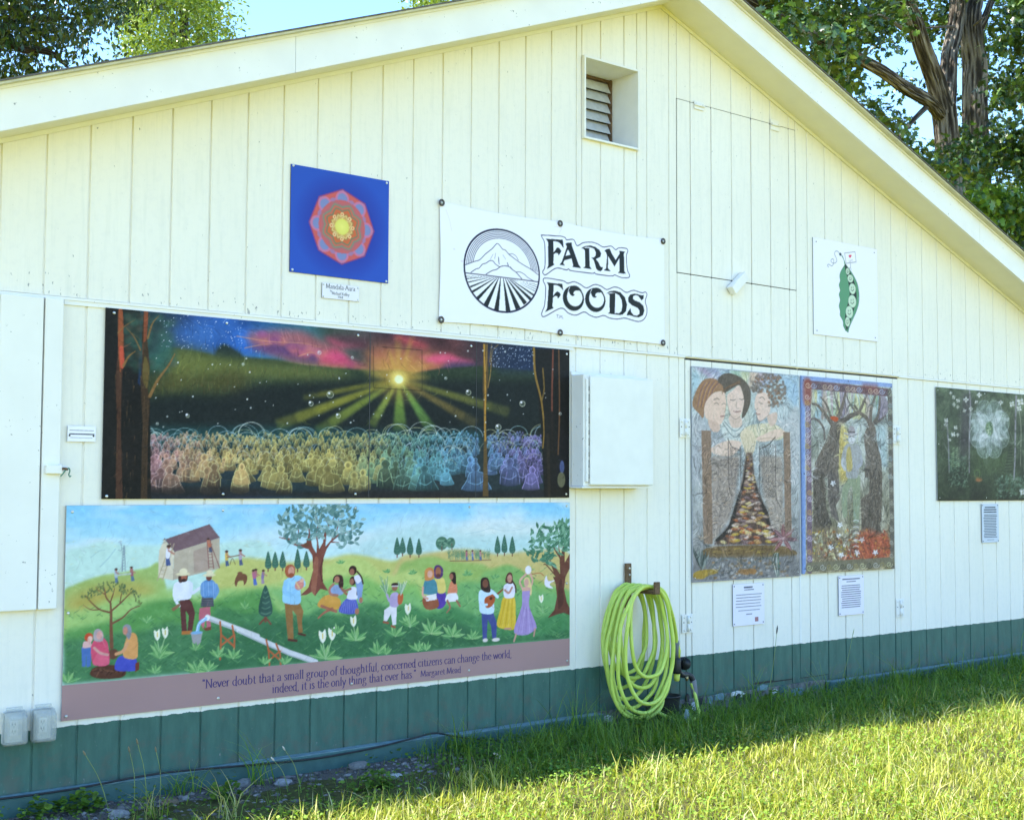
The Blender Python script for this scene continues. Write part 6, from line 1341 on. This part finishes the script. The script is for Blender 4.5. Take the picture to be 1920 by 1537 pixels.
for (x0, x1, y0, y1, dn, hh, ww) in ((-1.4, 10.5, -3.95, -.62, 4000, (.025, .085), (.004, .0085)), (1.5, 12., -.95, -.06, 1700, (.05, .19), (.004, .008)), (-1.5, 1.6, -.95, -.10, 420, (.03, .10), (.003, .006))):
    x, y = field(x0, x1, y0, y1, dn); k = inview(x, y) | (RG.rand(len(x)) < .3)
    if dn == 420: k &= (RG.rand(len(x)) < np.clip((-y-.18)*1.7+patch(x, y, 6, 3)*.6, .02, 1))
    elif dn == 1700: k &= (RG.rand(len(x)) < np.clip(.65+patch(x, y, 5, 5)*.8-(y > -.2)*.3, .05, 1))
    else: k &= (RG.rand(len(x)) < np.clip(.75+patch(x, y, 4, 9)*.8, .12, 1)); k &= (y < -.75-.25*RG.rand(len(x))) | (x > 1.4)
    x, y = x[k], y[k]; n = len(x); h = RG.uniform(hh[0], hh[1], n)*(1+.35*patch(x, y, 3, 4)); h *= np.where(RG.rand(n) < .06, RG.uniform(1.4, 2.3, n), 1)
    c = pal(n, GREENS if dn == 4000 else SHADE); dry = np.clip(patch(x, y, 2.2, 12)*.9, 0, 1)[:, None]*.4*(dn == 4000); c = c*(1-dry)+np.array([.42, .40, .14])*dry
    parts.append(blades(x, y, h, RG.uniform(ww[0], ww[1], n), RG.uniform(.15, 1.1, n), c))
# longer clumps that catch the sun
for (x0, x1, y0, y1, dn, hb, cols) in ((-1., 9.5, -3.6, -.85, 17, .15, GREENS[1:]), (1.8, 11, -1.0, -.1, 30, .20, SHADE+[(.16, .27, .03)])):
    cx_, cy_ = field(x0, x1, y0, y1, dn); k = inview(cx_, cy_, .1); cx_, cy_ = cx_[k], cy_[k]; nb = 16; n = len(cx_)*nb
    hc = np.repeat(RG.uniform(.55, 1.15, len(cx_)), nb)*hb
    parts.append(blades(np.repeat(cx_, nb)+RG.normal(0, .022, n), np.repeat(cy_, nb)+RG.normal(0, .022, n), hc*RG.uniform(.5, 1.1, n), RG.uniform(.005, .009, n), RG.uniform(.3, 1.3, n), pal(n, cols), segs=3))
# clover-like broad leaves close to the ground
def broad(x, y, z, s_, colr):
    n = len(x); a = RG.uniform(0, 6.28, n); tl = RG.uniform(.1, .75, n); V = []
    for u, v in ((-.5, 0), (-.15, .42), (.35, .36), (.55, 0), (.35, -.36), (-.15, -.42)):
        lx = u*s_; ly = v*s_; V.append(np.stack([x+lx*np.cos(a)*np.cos(tl)-ly*np.sin(a), y+lx*np.sin(a)*np.cos(tl)+ly*np.cos(a), z+lx*np.sin(tl)], 1))
    V = np.stack(V, 1).reshape(-1, 3); o = np.arange(n)[:, None]*6
    return V, np.vstack([o+np.array([q_]) for q_ in ((0, 1, 5), (1, 2, 5), (2, 4, 5), (2, 3, 4))]), np.repeat(colr, 6, 0)
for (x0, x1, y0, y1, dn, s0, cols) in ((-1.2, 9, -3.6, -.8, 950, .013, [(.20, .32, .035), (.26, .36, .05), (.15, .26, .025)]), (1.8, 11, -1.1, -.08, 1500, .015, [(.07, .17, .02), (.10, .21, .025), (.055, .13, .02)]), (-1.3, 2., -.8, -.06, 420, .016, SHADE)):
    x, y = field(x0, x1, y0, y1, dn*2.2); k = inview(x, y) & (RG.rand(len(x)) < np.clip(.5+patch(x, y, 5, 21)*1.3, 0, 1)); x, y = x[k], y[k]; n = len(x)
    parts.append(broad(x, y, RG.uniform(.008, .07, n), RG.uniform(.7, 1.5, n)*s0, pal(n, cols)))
off = 0; VV = []; FF = []; CC = []
for V, F, c in parts: VV.append(V); FF.append(F+off); CC.append(c); off += len(V)
props(link('lawn_grass', mesh_np('lawn_grass', np.vstack(VV), np.vstack(FF), np.vstack(CC)), M_GRASS), 'thick lawn grass and clover in front of the white wall', 'grass', kind='stuff')

# gravel at the foot of the wall
ic = bmesh.new(); bmesh.ops.create_icosphere(ic, subdivisions=1, radius=1); ic.verts.index_update(); IV = np.array([v.co[:] for v in ic.verts]); IF = np.array([[v.index for v in f.verts] for f in ic.faces]); ic.free()
def stone_np(n, x, y, s_):
    V = IV[None]*(1+RG.uniform(-.28, .28, (n, len(IV), 1)))*(s_[:, None, None]*np.stack([RG.uniform(.7, 1.4, n), RG.uniform(.7, 1.3, n), RG.uniform(.35, .7, n)], 1)[:, None])
    a = RG.uniform(0, 6.28, n)[:, None]; X = V[..., 0]*np.cos(a)-V[..., 1]*np.sin(a)+x[:, None]; Y = V[..., 0]*np.sin(a)+V[..., 1]*np.cos(a)+y[:, None]; Z = V[..., 2]+(s_*.18)[:, None]
    return np.stack([X, Y, Z], -1).reshape(-1, 3), (np.arange(n)[:, None, None]*len(IV)+IF[None]).reshape(-1, 3)
x, y = field(-1.5, 2.7, -.72, -.075, 1250); k = RG.rand(len(x)) < np.clip(1.1+(y+.1)*1.7+patch(x, y, 5, 33)*.5, .03, 1); x, y = x[k], y[k]
V, F = stone_np(len(x), x, y, np.clip(RG.lognormal(-4.75, .42, len(x)), .004, .022)); col_s = np.repeat(pal(len(x), [(.13, .12, .108), (.19, .178, .165), (.09, .08, .073), (.25, .235, .22), (.12, .10, .078)]), len(IV), 0)
t_ = NT('gravel_stone'); a_ = t_.new('ShaderNodeVertexColor'); a_.layer_name = 'print'; t_.bump(t_.noise(160, 4), .4, .004); M_STONE = t_.set(a_.outputs[0], .9, spec=.2)
props(link('gravel', mesh_np('gravel', V, F, col_s), M_STONE), 'grey gravel scattered along the green base board', 'gravel', kind='stuff')
for k, (px, py, s_, c, lab) in enumerate(((420, 1452, .040, (.30, .29, .28), 'flat grey stone against the base board among low weeds'), (222, 1523, .036, (.36, .35, .34), 'pale grey stone at the lower left in the shade'), (318, 1500, .034, (.27, .19, .12), 'brown stone beside the grass tuft under the base board'), (531, 1463, .034, (.44, .43, .44), 'light grey stone in front of the gravel strip'), (672, 1434, .045, (.30, .28, .25), 'broad grey-brown stone at the right end of the gravel'), (742, 1450, .026, (.72, .72, .70), 'small white stone where gravel meets grass'), (1630, 1306, .036, (.36, .27, .19), 'tan stone in the shaded grass below the doors'))):
    r, u, fw = [Vector(v) for v in AX]; D = (px-960)/PAR[0]*r-(py-768.5)/PAR[0]*u+fw; tt = (.02-PAR[5])/D.z; xx = PAR[6]+tt*D.x; yy = min(-PAR[4]+tt*D.y, -.13)
    bm = bmesh.new(); bmesh.ops.create_icosphere(bm, subdivisions=2, radius=1); rs = random.Random(k)
    for v in bm.verts: v.co *= 1+rs.uniform(-.16, .16)
    bm.verts.index_update(); m = MB().add([(xx+v.co.x*s_*1.3, yy+v.co.y*s_, .3*s_+v.co.z*s_*.6) for v in bm.verts], [[v.index for v in f.verts] for f in bm.faces]); bm.free()
    props(m.build('stone', simple('stone_%d' % k, tuple(np.array(c)*.62), .9, vary=.3, scale=70, bump=.4), origin=(xx, yy, 0)), lab, 'stone', 'loose stones at the foot of the wall')

# tall weeds that stand out one by one
def ground_at(px, py, z=0.):
    r, u, fw = AX; D = (px-960)/PAR[0]*r-(py-768.5)/PAR[0]*u+fw; tt = (z-PAR[5])/D[2]; return PAR[6]+tt*D[0], -PAR[4]+tt*D[1]
def tuft(px, py, n, h, spread, lab, cols=SHADE, w=.006):
    x, y = ground_at(px, py); y = min(y, -.09); o3 = Vector((x, y, 0))
    V, F, c = blades(RG.normal(0, spread, n), RG.normal(0, spread*.6, n), RG.uniform(.45, 1.1, n)*h, RG.uniform(.7, 1.2, n)*w, RG.uniform(.2, 1.3, n), pal(n, cols), segs=3)
    V[:, 1] = np.minimum(V[:, 1], -.075-y)
    props(link('grass_tuft', mesh_np('grass_tuft', V, F, c), M_GRASS, origin=o3), lab, 'grass tuft', 'tall grass tufts by the wall')
BR = [(.16, .28, .03), (.20, .32, .04), (.12, .24, .03)]
tuft(482, 1470, 26, .36, .03, 'tall arching grass tuft leaning on the base board below the quotation', BR)
tuft(335, 1490, 30, .19, .04, 'short bushy grass tuft beside the brown stone', BR)
tuft(858, 1412, 20, .34, .025, 'tall upright grass tuft where the black cable dips', BR)
tuft(1020, 1378, 12, .42, .05, 'thin arching grass blades in front of the mural end', BR)
tuft(1075, 1372, 22, .36, .03, 'tall grass tuft just left of the hose coil', BR)
tuft(1130, 1385, 34, .22, .05, 'dense grass tuft below the left side of the hose coil', BR)
tuft(1545, 1310, 14, .34, .02, 'slender grass tuft at the cut end of the right base board', BR)
tuft(1400, 1320, 12, .40, .03, 'sparse long grass in front of the left door', BR)
tuft(430, 1535, 14, .30, .03, 'yellow sunlit grass tuft at the lower left', [(.40, .38, .12), (.46, .42, .18), (.30, .33, .07)])
tuft(285, 1535, 22, .22, .04, 'grass tuft with pale dry blades at the bottom left', [(.20, .28, .04), (.42, .38, .16)])
tuft(1240, 1470, 26, .22, .06, 'dry-tipped grass clump on the edge of the sunlight', [(.34, .36, .10), (.25, .33, .05), (.45, .40, .2)])
tuft(1560, 1420, 26, .24, .06, 'pale grass clump leaning left in the sunlight below the doors', [(.34, .36, .10), (.25, .33, .05), (.45, .40, .2)])
tuft(1840, 1345, 24, .20, .06, 'sunlit grass clump at the far right', [(.34, .36, .10), (.25, .33, .05), (.40, .38, .15)])
M_STEMG = simple('weed_stem', (.20, .26, .08), .7); M_SEED = simple('seed_head', (.22, .17, .09), .8); M_SEEDP = simple('pale_flower_head', (.55, .48, .38), .8)
def seedstalk(pb, pt, Y, head, lab, m=M_SEED, hs=(.0045, .014)):
    a = wp(*pb, Y); a.z = 0; b = wp(*pt, Y); o3 = Vector((a.x, a.y, 0)); md = (a+b)/2+Vector((.01, -.004, .01))
    t = thing('seed_stalk', lab, 'weed', o3, 'thin seed stalks')
    MB().tube(smooth_pts(np.array([a, md, b]), False, 5), [.0022]*5+[.0016]*6, 5).build('stem', M_STEMG, t, True)
    h = MB(); d = (b-md).normalized(); rs = random.Random(int(pt[0]))
    if head == 'spike': h.tube([b-d*hs[1], b-d*hs[1]*.4, b+d*hs[1]*.4, b+d*hs[1]], [hs[0]*.4, hs[0], hs[0]*.9, hs[0]*.2], 7)
    else:
        for k in range(int(head)):
            p = b-d*(.014*k)+Vector((rs.uniform(-.009, .009), rs.uniform(-.006, .006), 0)); h.tube([p-Vector((0, 0, .006)), p, p+Vector((0, 0, .006))], [.002, .0065, .002], 6)
    h.build('seed_head', m, t, True)
seedstalk((205, 1487), (158, 1411), -.20, 'spike', 'bent seed stalk crossing the green base on the far left'); seedstalk((252, 1500), (242, 1404), -.16, 'spike', 'short seed stalk beside a taller one on the green base')
seedstalk((275, 1510), (257, 1389), -.20, 'spike', 'tallest seed stalk in front of the green base at left'); seedstalk((300, 1500), (292, 1404), -.18, 'spike', 'upright seed stalk right of the tallest one at left')
seedstalk((540, 1500), (511, 1422), -.32, 'spike', 'pale-headed stalk leaning left below the quotation', M_SEEDP); seedstalk((562, 1505), (532, 1402), -.30, 'spike', 'tall pale-headed stalk with a bent neck below the quotation', M_SEEDP)
seedstalk((942, 1480), (928, 1412), -.55, '9', 'pale beaded flower spike standing on the edge of the sunlight', M_SEEDP)
seedstalk((1385, 1415), (1386, 1376), -.75, '6', 'small cluster-headed stalk in the lawn right of the hose', M_SEEDP)
seedstalk((1683, 1350), (1681, 1322), -.62, '5', 'small cluster-headed stalk in the lawn below the man in the hat', M_SEEDP)
seedstalk((1437, 1290), (1457, 1180), -.10, 'spike', 'tall dark-tipped stalk leaning right in front of the doors', M_GAPDARK, (.005, .03))
seedstalk((1572, 1270), (1600, 1185), -.10, 'spike', 'thin grass stalk leaning right below the right door caption', M_STEMG, (.003, .03))
# low leafy weeds
def weed(px, py, n, s_, lab):
    x, y = ground_at(px, py); y = min(y, -.14); a = RG.uniform(0, 6.28, n); q_ = RG.rand(n)**.6*s_
    V, F, c = broad(np.cos(a)*q_, np.maximum(np.sin(a)*q_*.6, -.5), RG.uniform(.01, .11, n)*(1-.5*q_/s_), RG.uniform(.018, .036, n), pal(n, SHADE)); V[:, 1] = np.minimum(V[:, 1], -.075-y); V[:, 2] = np.maximum(V[:, 2], .003)
    props(link('leafy_weed', mesh_np('leafy_weed', V, F, c), M_GRASS, origin=(x, y, 0)), lab, 'weed', 'low leafy weeds by the wall')
for a in ((120, 1505, 150, .12, 'leafy weed cluster under the base board left of the brown stone'), (60, 1528, 70, .09, 'small leafy weed in the bottom left corner'), (420, 1500, 80, .10, 'leafy weed at the edge of the gravel below the quotation'), (1190, 1372, 160, .12, 'broad leafy weed under the hose coil'), (1330, 1300, 90, .09, 'leafy weed climbing the rotten sill'), (1705, 1262, 60, .06, 'small leafy weed on the right base board'), (700, 1480, 110, .12, 'sprawling weed right of the gravel strip')): weed(*a)

# ------------------------------------------------------------------ trees
def bark_mat(name, a, b):
    t = NT(name); n = t.noise(3, 5, .6); m = t.noise(40, 5, .65, None, (1.6, 1.6, .35)); va = t.new('ShaderNodeVertexColor'); va.layer_name = 'print'; sp_ = t.new('ShaderNodeSeparateColor'); t.l.new(va.outputs[0], sp_.inputs[0])
    f = t.math('ADD', t.math('MULTIPLY', sp_.outputs[0], .6), t.math('ADD', t.math('MULTIPLY', n, .15), t.math('MULTIPLY', m, .25)))
    c = t.ramp(f, [(.30, tuple(np.array(a)*.45)), (.45, a), (.68, b)]); t.bump(f, .9, .06); return t.set(c, .9, spec=.2)
M_BARK = bark_mat('oak_bark', (.075, .06, .047), (.27, .235, .195)); M_BARKD = bark_mat('dark_bark', (.05, .04, .03), (.12, .10, .08))
LOBES = np.array([(0, 0), (.22, .10), (.16, .26), (.42, .18), (.50, .40), (.66, .16), (.85, .22), (1, 0), (.85, -.22), (.66, -.16), (.50, -.40), (.42, -.18), (.16, -.26), (.22, -.10)])
LT = [(0, 1, 13), (1, 2, 3), (1, 3, 13), (3, 11, 13), (11, 12, 13), (3, 4, 5), (3, 5, 11), (5, 9, 11), (9, 10, 11), (5, 6, 7), (5, 7, 9), (7, 8, 9)]
RHOMB = np.array([(0, 0), (.45, .24), (1, 0), (.45, -.24)]); RT = [(0, 1, 3), (1, 2, 3)]
def leaves_np(C, size, cols, shape, tris, droop=.35, jit=.25):
    n = len(C); a = RG.uniform(0, 2*np.pi, n); el = RG.normal(-droop, .5, n); rl = RG.normal(0, .6, n)
    d = np.stack([np.cos(a)*np.cos(el), np.sin(a)*np.cos(el), np.sin(el)], 1); s0 = np.stack([-np.sin(a), np.cos(a), np.zeros(n)], 1); up = np.cross(d, s0)
    s_ = s0*np.cos(rl)[:, None]+up*np.sin(rl)[:, None]; L = size*RG.uniform(.7, 1.25, n); nn = np.cross(d, s_)
    V = C[:, None]+L[:, None, None]*(shape[None, :, 0, None]*d[:, None]+shape[None, :, 1, None]*s_[:, None]+(np.abs(shape[None, :, 1, None])*.35-.12*shape[None, :, 0, None]**2)*nn[:, None])
    k = len(shape); F = (np.arange(n)[:, None, None]*k+np.array(tris)[None]).reshape(-1, 3)
    return V.reshape(-1, 3), F, np.repeat(pal(n, cols, jit), k, 0)
def clumps(centres, radius, per, flat=.7):
    out = []
    for c, r in zip(centres, radius):
        q_ = RG.normal(0, 1, (per, 3)); q_ /= np.linalg.norm(q_, axis=1)[:, None]; out.append(np.array(c)+q_*(r*RG.rand(per, 1)**.45)*np.array([1, 1, flat]))
    return np.vstack(out)
def limb(P, R, wob=.02, seed=0):
    rs = random.Random(seed); q = smooth_pts(np.array([p[:] for p in P]), False, 6); k = np.linspace(0, len(R)-1, len(q)); rr = np.interp(k, range(len(R)), R)
    q = [Vector(p)+Vector((rs.uniform(-wob, wob), rs.uniform(-wob, wob), 0)) for p in q]; return q, rr
def bark_tube(q, rr, n, seed):
    """limb with long plates of bark between furrows"""
    if n < 20: return MB().tube(q, list(rr), n)
    L = [0.]
    for i in range(1, len(q)): L.append(L[-1]+(q[i]-q[i-1]).length)
    m = max(8, int(L[-1]/.07)); s_ = np.linspace(0, L[-1], m); Q = [Vector([float(np.interp(v, L, [p[k] for p in q])) for k in range(3)]) for v in s_]; RR = np.interp(s_, L, rr)
    mb = MB().tube(Q, list(RR), n); r = np.random.RandomState(seed+50); a = r.rand(m//5+3, n); b = r.rand(m//2+3, n); V = mb.v
    for i in range(m):
        u = i/5; k = int(u); w = u-k; f = a[k]*(1-w)+a[k+1]*w; u = i/2; k = int(u); w = u-k; f = .72*f+.28*(b[k]*(1-w)+b[k+1]*w); g = np.where(f < .42, -.10, .035)+.07*(f-.5)
        for j in range(n):
            p = Vector(V[i*n+j]); V[i*n+j] = tuple(Q[i]+(p-Q[i])*(1+g[j]*min(1., .12/RR[i]+.35)))
    a2 = r.rand(m//4+3, n); mb.tone = [float(a2[i//4][j]*(1-(i % 4)/4)+a2[i//4+1][j]*(i % 4)/4) for i in range(m) for j in range(n)]
    return mb
def tree(name, lab, limbs, crown, m_bark, grp):
    base = limbs[0][0][0]; t = thing(name, lab, 'tree', (base[0], base[1], 0), grp)
    for k, (P, R) in enumerate(limbs):
        q, rr = limb(P, R, .004, k); bt_ = bark_tube(q, rr, 46 if max(rr) > .05 else 8, k); bo = bt_.build('trunk' if k == 0 else 'limb', m_bark, t, len(bt_.v) < 400)
        tone = np.array(getattr(bt_, 'tone', [.5]*len(bt_.v))); ca = bo.data.color_attributes.new('print', 'FLOAT_COLOR', 'POINT'); ca.data.foreach_set('color', np.stack([tone, tone, tone, np.ones_like(tone)], 1).astype(np.float32).ravel())
    V, F, c = crown; o3 = WLOC[t]; link('crown', mesh_np('crown', V-np.array(o3[:]), F, c), M_LEAF, t); return t
OAK = [(.028, .068, .015), (.04, .09, .018), (.02, .05, .012), (.06, .12, .024), (.11, .18, .04)]
Y1, Y2 = 9., 10.6
def W(px, py, Y): p = wp(px, py, Y); return (p.x, p.y, p.z)
def clump_set(n, xr, yr, dr, avoid, gaps, seed, keep=None):
    r = np.random.RandomState(seed); out = []
    while len(out) < n:
        px, py, Y = r.uniform(*xr), r.uniform(*yr), r.uniform(*dr)
        if keep and not keep(px, py): continue
        if any(Y < ay+.6 and ax0 < px < ax1 and ay0 < py < ay1 for ax0, ax1, ay0, ay1, ay in avoid): continue
        if any(math.hypot(px-gx_, py-gy_) < gr for gx_, gy_, gr in gaps): continue
        out.append(W(px, py, Y))
    return out
gaps = [(1640, 195, 32), (1700, 228, 20), (1672, 255, 12), (1880, 150, 18), (1755, 40, 10), (1665, 70, 12)]
b0 = W(1778, 300, Y1)
limbs = [([(b0[0]+.1, b0[1], -.1), (b0[0]+.03, b0[1], b0[2]*.5), b0, W(1776, 265, Y1), W(1770, 200, Y1)], [.36, .29, .25, .24, .24]),
         ([W(1770, 210, Y1), W(1752, 146, Y1-.1), W(1730, 90, Y1-.2), W(1714, 39, Y1-.3), W(1697, 0, Y1-.3), W(1660, -90, Y1-.4), W(1610, -190, Y1-.6)], [.21, .185, .165, .155, .15, .11, .05]),
         ([W(1774, 215, Y1+.1), W(1778, 160, Y1+.2), W(1780, 105, Y1+.3), W(1791, 54, Y1+.3), W(1796, 0, Y1+.3), W(1800, -110, Y1+.4), W(1830, -240, Y1+.4)], [.18, .17, .165, .16, .155, .12, .05]),
         ([W(1762, 215, Y1-.05), W(1741, 190, Y1-.2), W(1699, 166, Y1-.4), W(1654, 134, Y1-.6), W(1597, 104, Y1-.8), W(1513, 62, Y1-1.), W(1413, 5, Y1-1.3), W(1330, -40, Y1-1.5)], [.13, .125, .12, .11, .10, .085, .06, .03]),
         ([W(1740, 198, Y1-.15), W(1712, 226, Y1-.3), W(1684, 262, Y1-.4), W(1650, 300, Y1-.5)], [.055, .045, .035, .015]),
         ([W(1700, 60, Y1-.3), W(1650, 30, Y1-.8), W(1600, 40, Y1-1.)], [.04, .03, .012]), ([W(1640, 50, Y1-.6), W(1612, 64, Y1-.8), W(1590, 78, Y1-.9)], [.02, .014, .006]), ([W(1790, 50, Y1+.2), W(1750, 52, Y1-.2), W(1725, 54, Y1-.4)], [.03, .02, .008])]
C = clump_set(270, (1380, 2010), (-260, 470), (6.8, 12.6), [(1690, 1880, -30, 268, Y2+.3), (1590, 1760, 60, 215, Y1-.5)], gaps, 3, lambda a, b: b < 20+(a-1330)*.86 and b > -330+abs(a-1700)*.35)
P_ = clumps(C, np.random.RandomState(4).uniform(.35, .85, len(C)), 120)
tree('oak_tree', 'big oak with forked grey trunk rising behind the right roof slope', limbs, leaves_np(P_, .165, OAK, LOBES, LT, .35, .45), M_BARK, 'trees behind the building')
b1 = W(1832, 300, Y2)
limbs = [([(b1[0], b1[1], -.1), (b1[0], b1[1], b1[2]*.5), b1, W(1829, 240, Y2), W(1828, 180, Y2), W(1828, 120, Y2), W(1822, 75, Y2), W(1820, 36, Y2), W(1828, -10, Y2), W(1850, -160, Y2)], [.40, .33, .29, .28, .28, .275, .26, .24, .20, .08]),
         ([W(1828, 70, Y2), W(1846, 36, Y2-.2), W(1862, -5, Y2-.3), W(1900, -90, Y2-.3)], [.11, .085, .07, .03]), ([W(1826, 48, Y2-.3), W(1838, 38, Y2-.5), W(1850, 30, Y2-.6)], [.03, .02, .008])]
C = clump_set(150, (1780, 2200), (-260, 520), (7.4, 14.5), [(1690, 1872, -40, 262, Y2+.4)], gaps, 6, lambda a, b: b < 40+(a-1330)*.80)
P_ = clumps(C, np.random.RandomState(5).uniform(.4, .9, len(C)), 120)
tree('oak_tree', 'straight single-trunk oak standing right of the forked oak', limbs, leaves_np(P_, .165, OAK, LOBES, LT, .35, .45), M_BARK, 'trees behind the building')
# low young oak by the right eave, in the sun
b2 = W(1960, 520, 8.2)
C = clump_set(34, (1800, 2080), (330, 620), (7.2, 9.4), [], [], 9, lambda a, b: b > 300+(1920-a)*.25)
P_ = clumps(C, [.5]*len(C), 90)
tree('young_oak_tree', 'low bright leafed young oak beside the right eave', [([(b2[0], b2[1], -.05), (b2[0], b2[1], 2.), (b2[0]-.3, b2[1], b2[2])], [.10, .07, .03]), ([(b2[0], b2[1], 1.6), (b2[0]-.8, b2[1]+.2, b2[2]-.2), (b2[0]-1.6, b2[1]+.1, b2[2]+.7)], [.05, .03, .012])], leaves_np(P_, .19, [(.10, .20, .03), (.14, .25, .04), (.08, .17, .03)], LOBES, LT, .35), M_BARKD, 'trees behind the building')
# left side
bl = W(60, -20, 14); LD = [(.022, .05, .01), (.032, .068, .013), (.055, .10, .018), (.018, .04, .009)]
C = clump_set(185, (-330, 246), (-420, 175), (11.5, 16.5), [], [(8, 128, 16), (172, 32, 12)], 12, lambda a, b: (a+50)**2/305**2+(b+110)**2/300**2 < 1)
limbs = [([(bl[0]-1.2, bl[1], -.1), (bl[0]-1.1, bl[1], 4.), (bl[0]-.7, bl[1], bl[2]+1.), (bl[0]-.4, bl[1], bl[2]+3.)], [.38, .30, .20, .06]), ([(bl[0]-1.1, bl[1], 5.5), W(-20, 97, 13.2), W(45, 93, 13), W(95, 100, 13), W(128, 128, 12.9)], [.11, .09, .06, .045, .015]), ([(bl[0]-1., bl[1], 6.2), W(10, 52, 13), W(70, 38, 13), W(130, 35, 13)], [.10, .07, .05, .02]), ([W(0, 14, 13.3), W(60, 16, 13.2), W(110, 5, 13.2)], [.05, .04, .02])]
P_ = clumps(C, np.random.RandomState(15).uniform(.4, .9, len(C)), 240, .6)
tree('shade_tree', 'dark drooping tree above the left end of the roof', limbs, leaves_np(P_, .105, LD, RHOMB, RT, .7), M_BARKD, 'trees behind the building')
LP = [(.17, .25, .04), (.22, .30, .05), (.13, .21, .035), (.27, .33, .07)]
bm_ = W(345, 40, 27)
C = clump_set(125, (235, 488), (-110, 150), (24, 30), [], [(320, 55, 12), (325, 15, 9)], 14, lambda a, b: b > -130+abs(a-330)*.6 and b > 20+(a-350)*.55-75*(a < 420)-20)
P_ = clumps(C, np.random.RandomState(16).uniform(.35, .8, len(C)), 170, .8)
tree('pale_tree', 'distant pale yellow-green tree against the sky left of centre', [([(bm_[0], bm_[1], -.1), (bm_[0], bm_[1], 6), bm_, (bm_[0]+.2, bm_[1], bm_[2]+2)], [.3, .22, .12, .04]), ([(bm_[0], bm_[1], 7), W(325, 70, 27), W(322, 25, 27)], [.09, .07, .03]), ([(bm_[0], bm_[1], 7.4), W(370, 80, 27), W(395, 50, 27)], [.07, .05, .02])], leaves_np(P_, .14, LP, RHOMB, RT, .3), M_BARK, 'trees behind the building')
bt = W(850, 20, 24)
C = clump_set(34, (775, 935), (-120, 40), (22, 26), [], [], 18, lambda a, b: b > -140+abs(a-860)*1.2 and b < 60)
P_ = clumps(C, [.55]*len(C), 150, .8)
tree('far_tree', 'treetop just showing above the roof left of the ridge', [([(bt[0], bt[1], -.1), (bt[0], bt[1], 6), bt], [.25, .18, .06])], leaves_np(P_, .14, LP, RHOMB, RT, .3), M_BARK, 'trees behind the building')
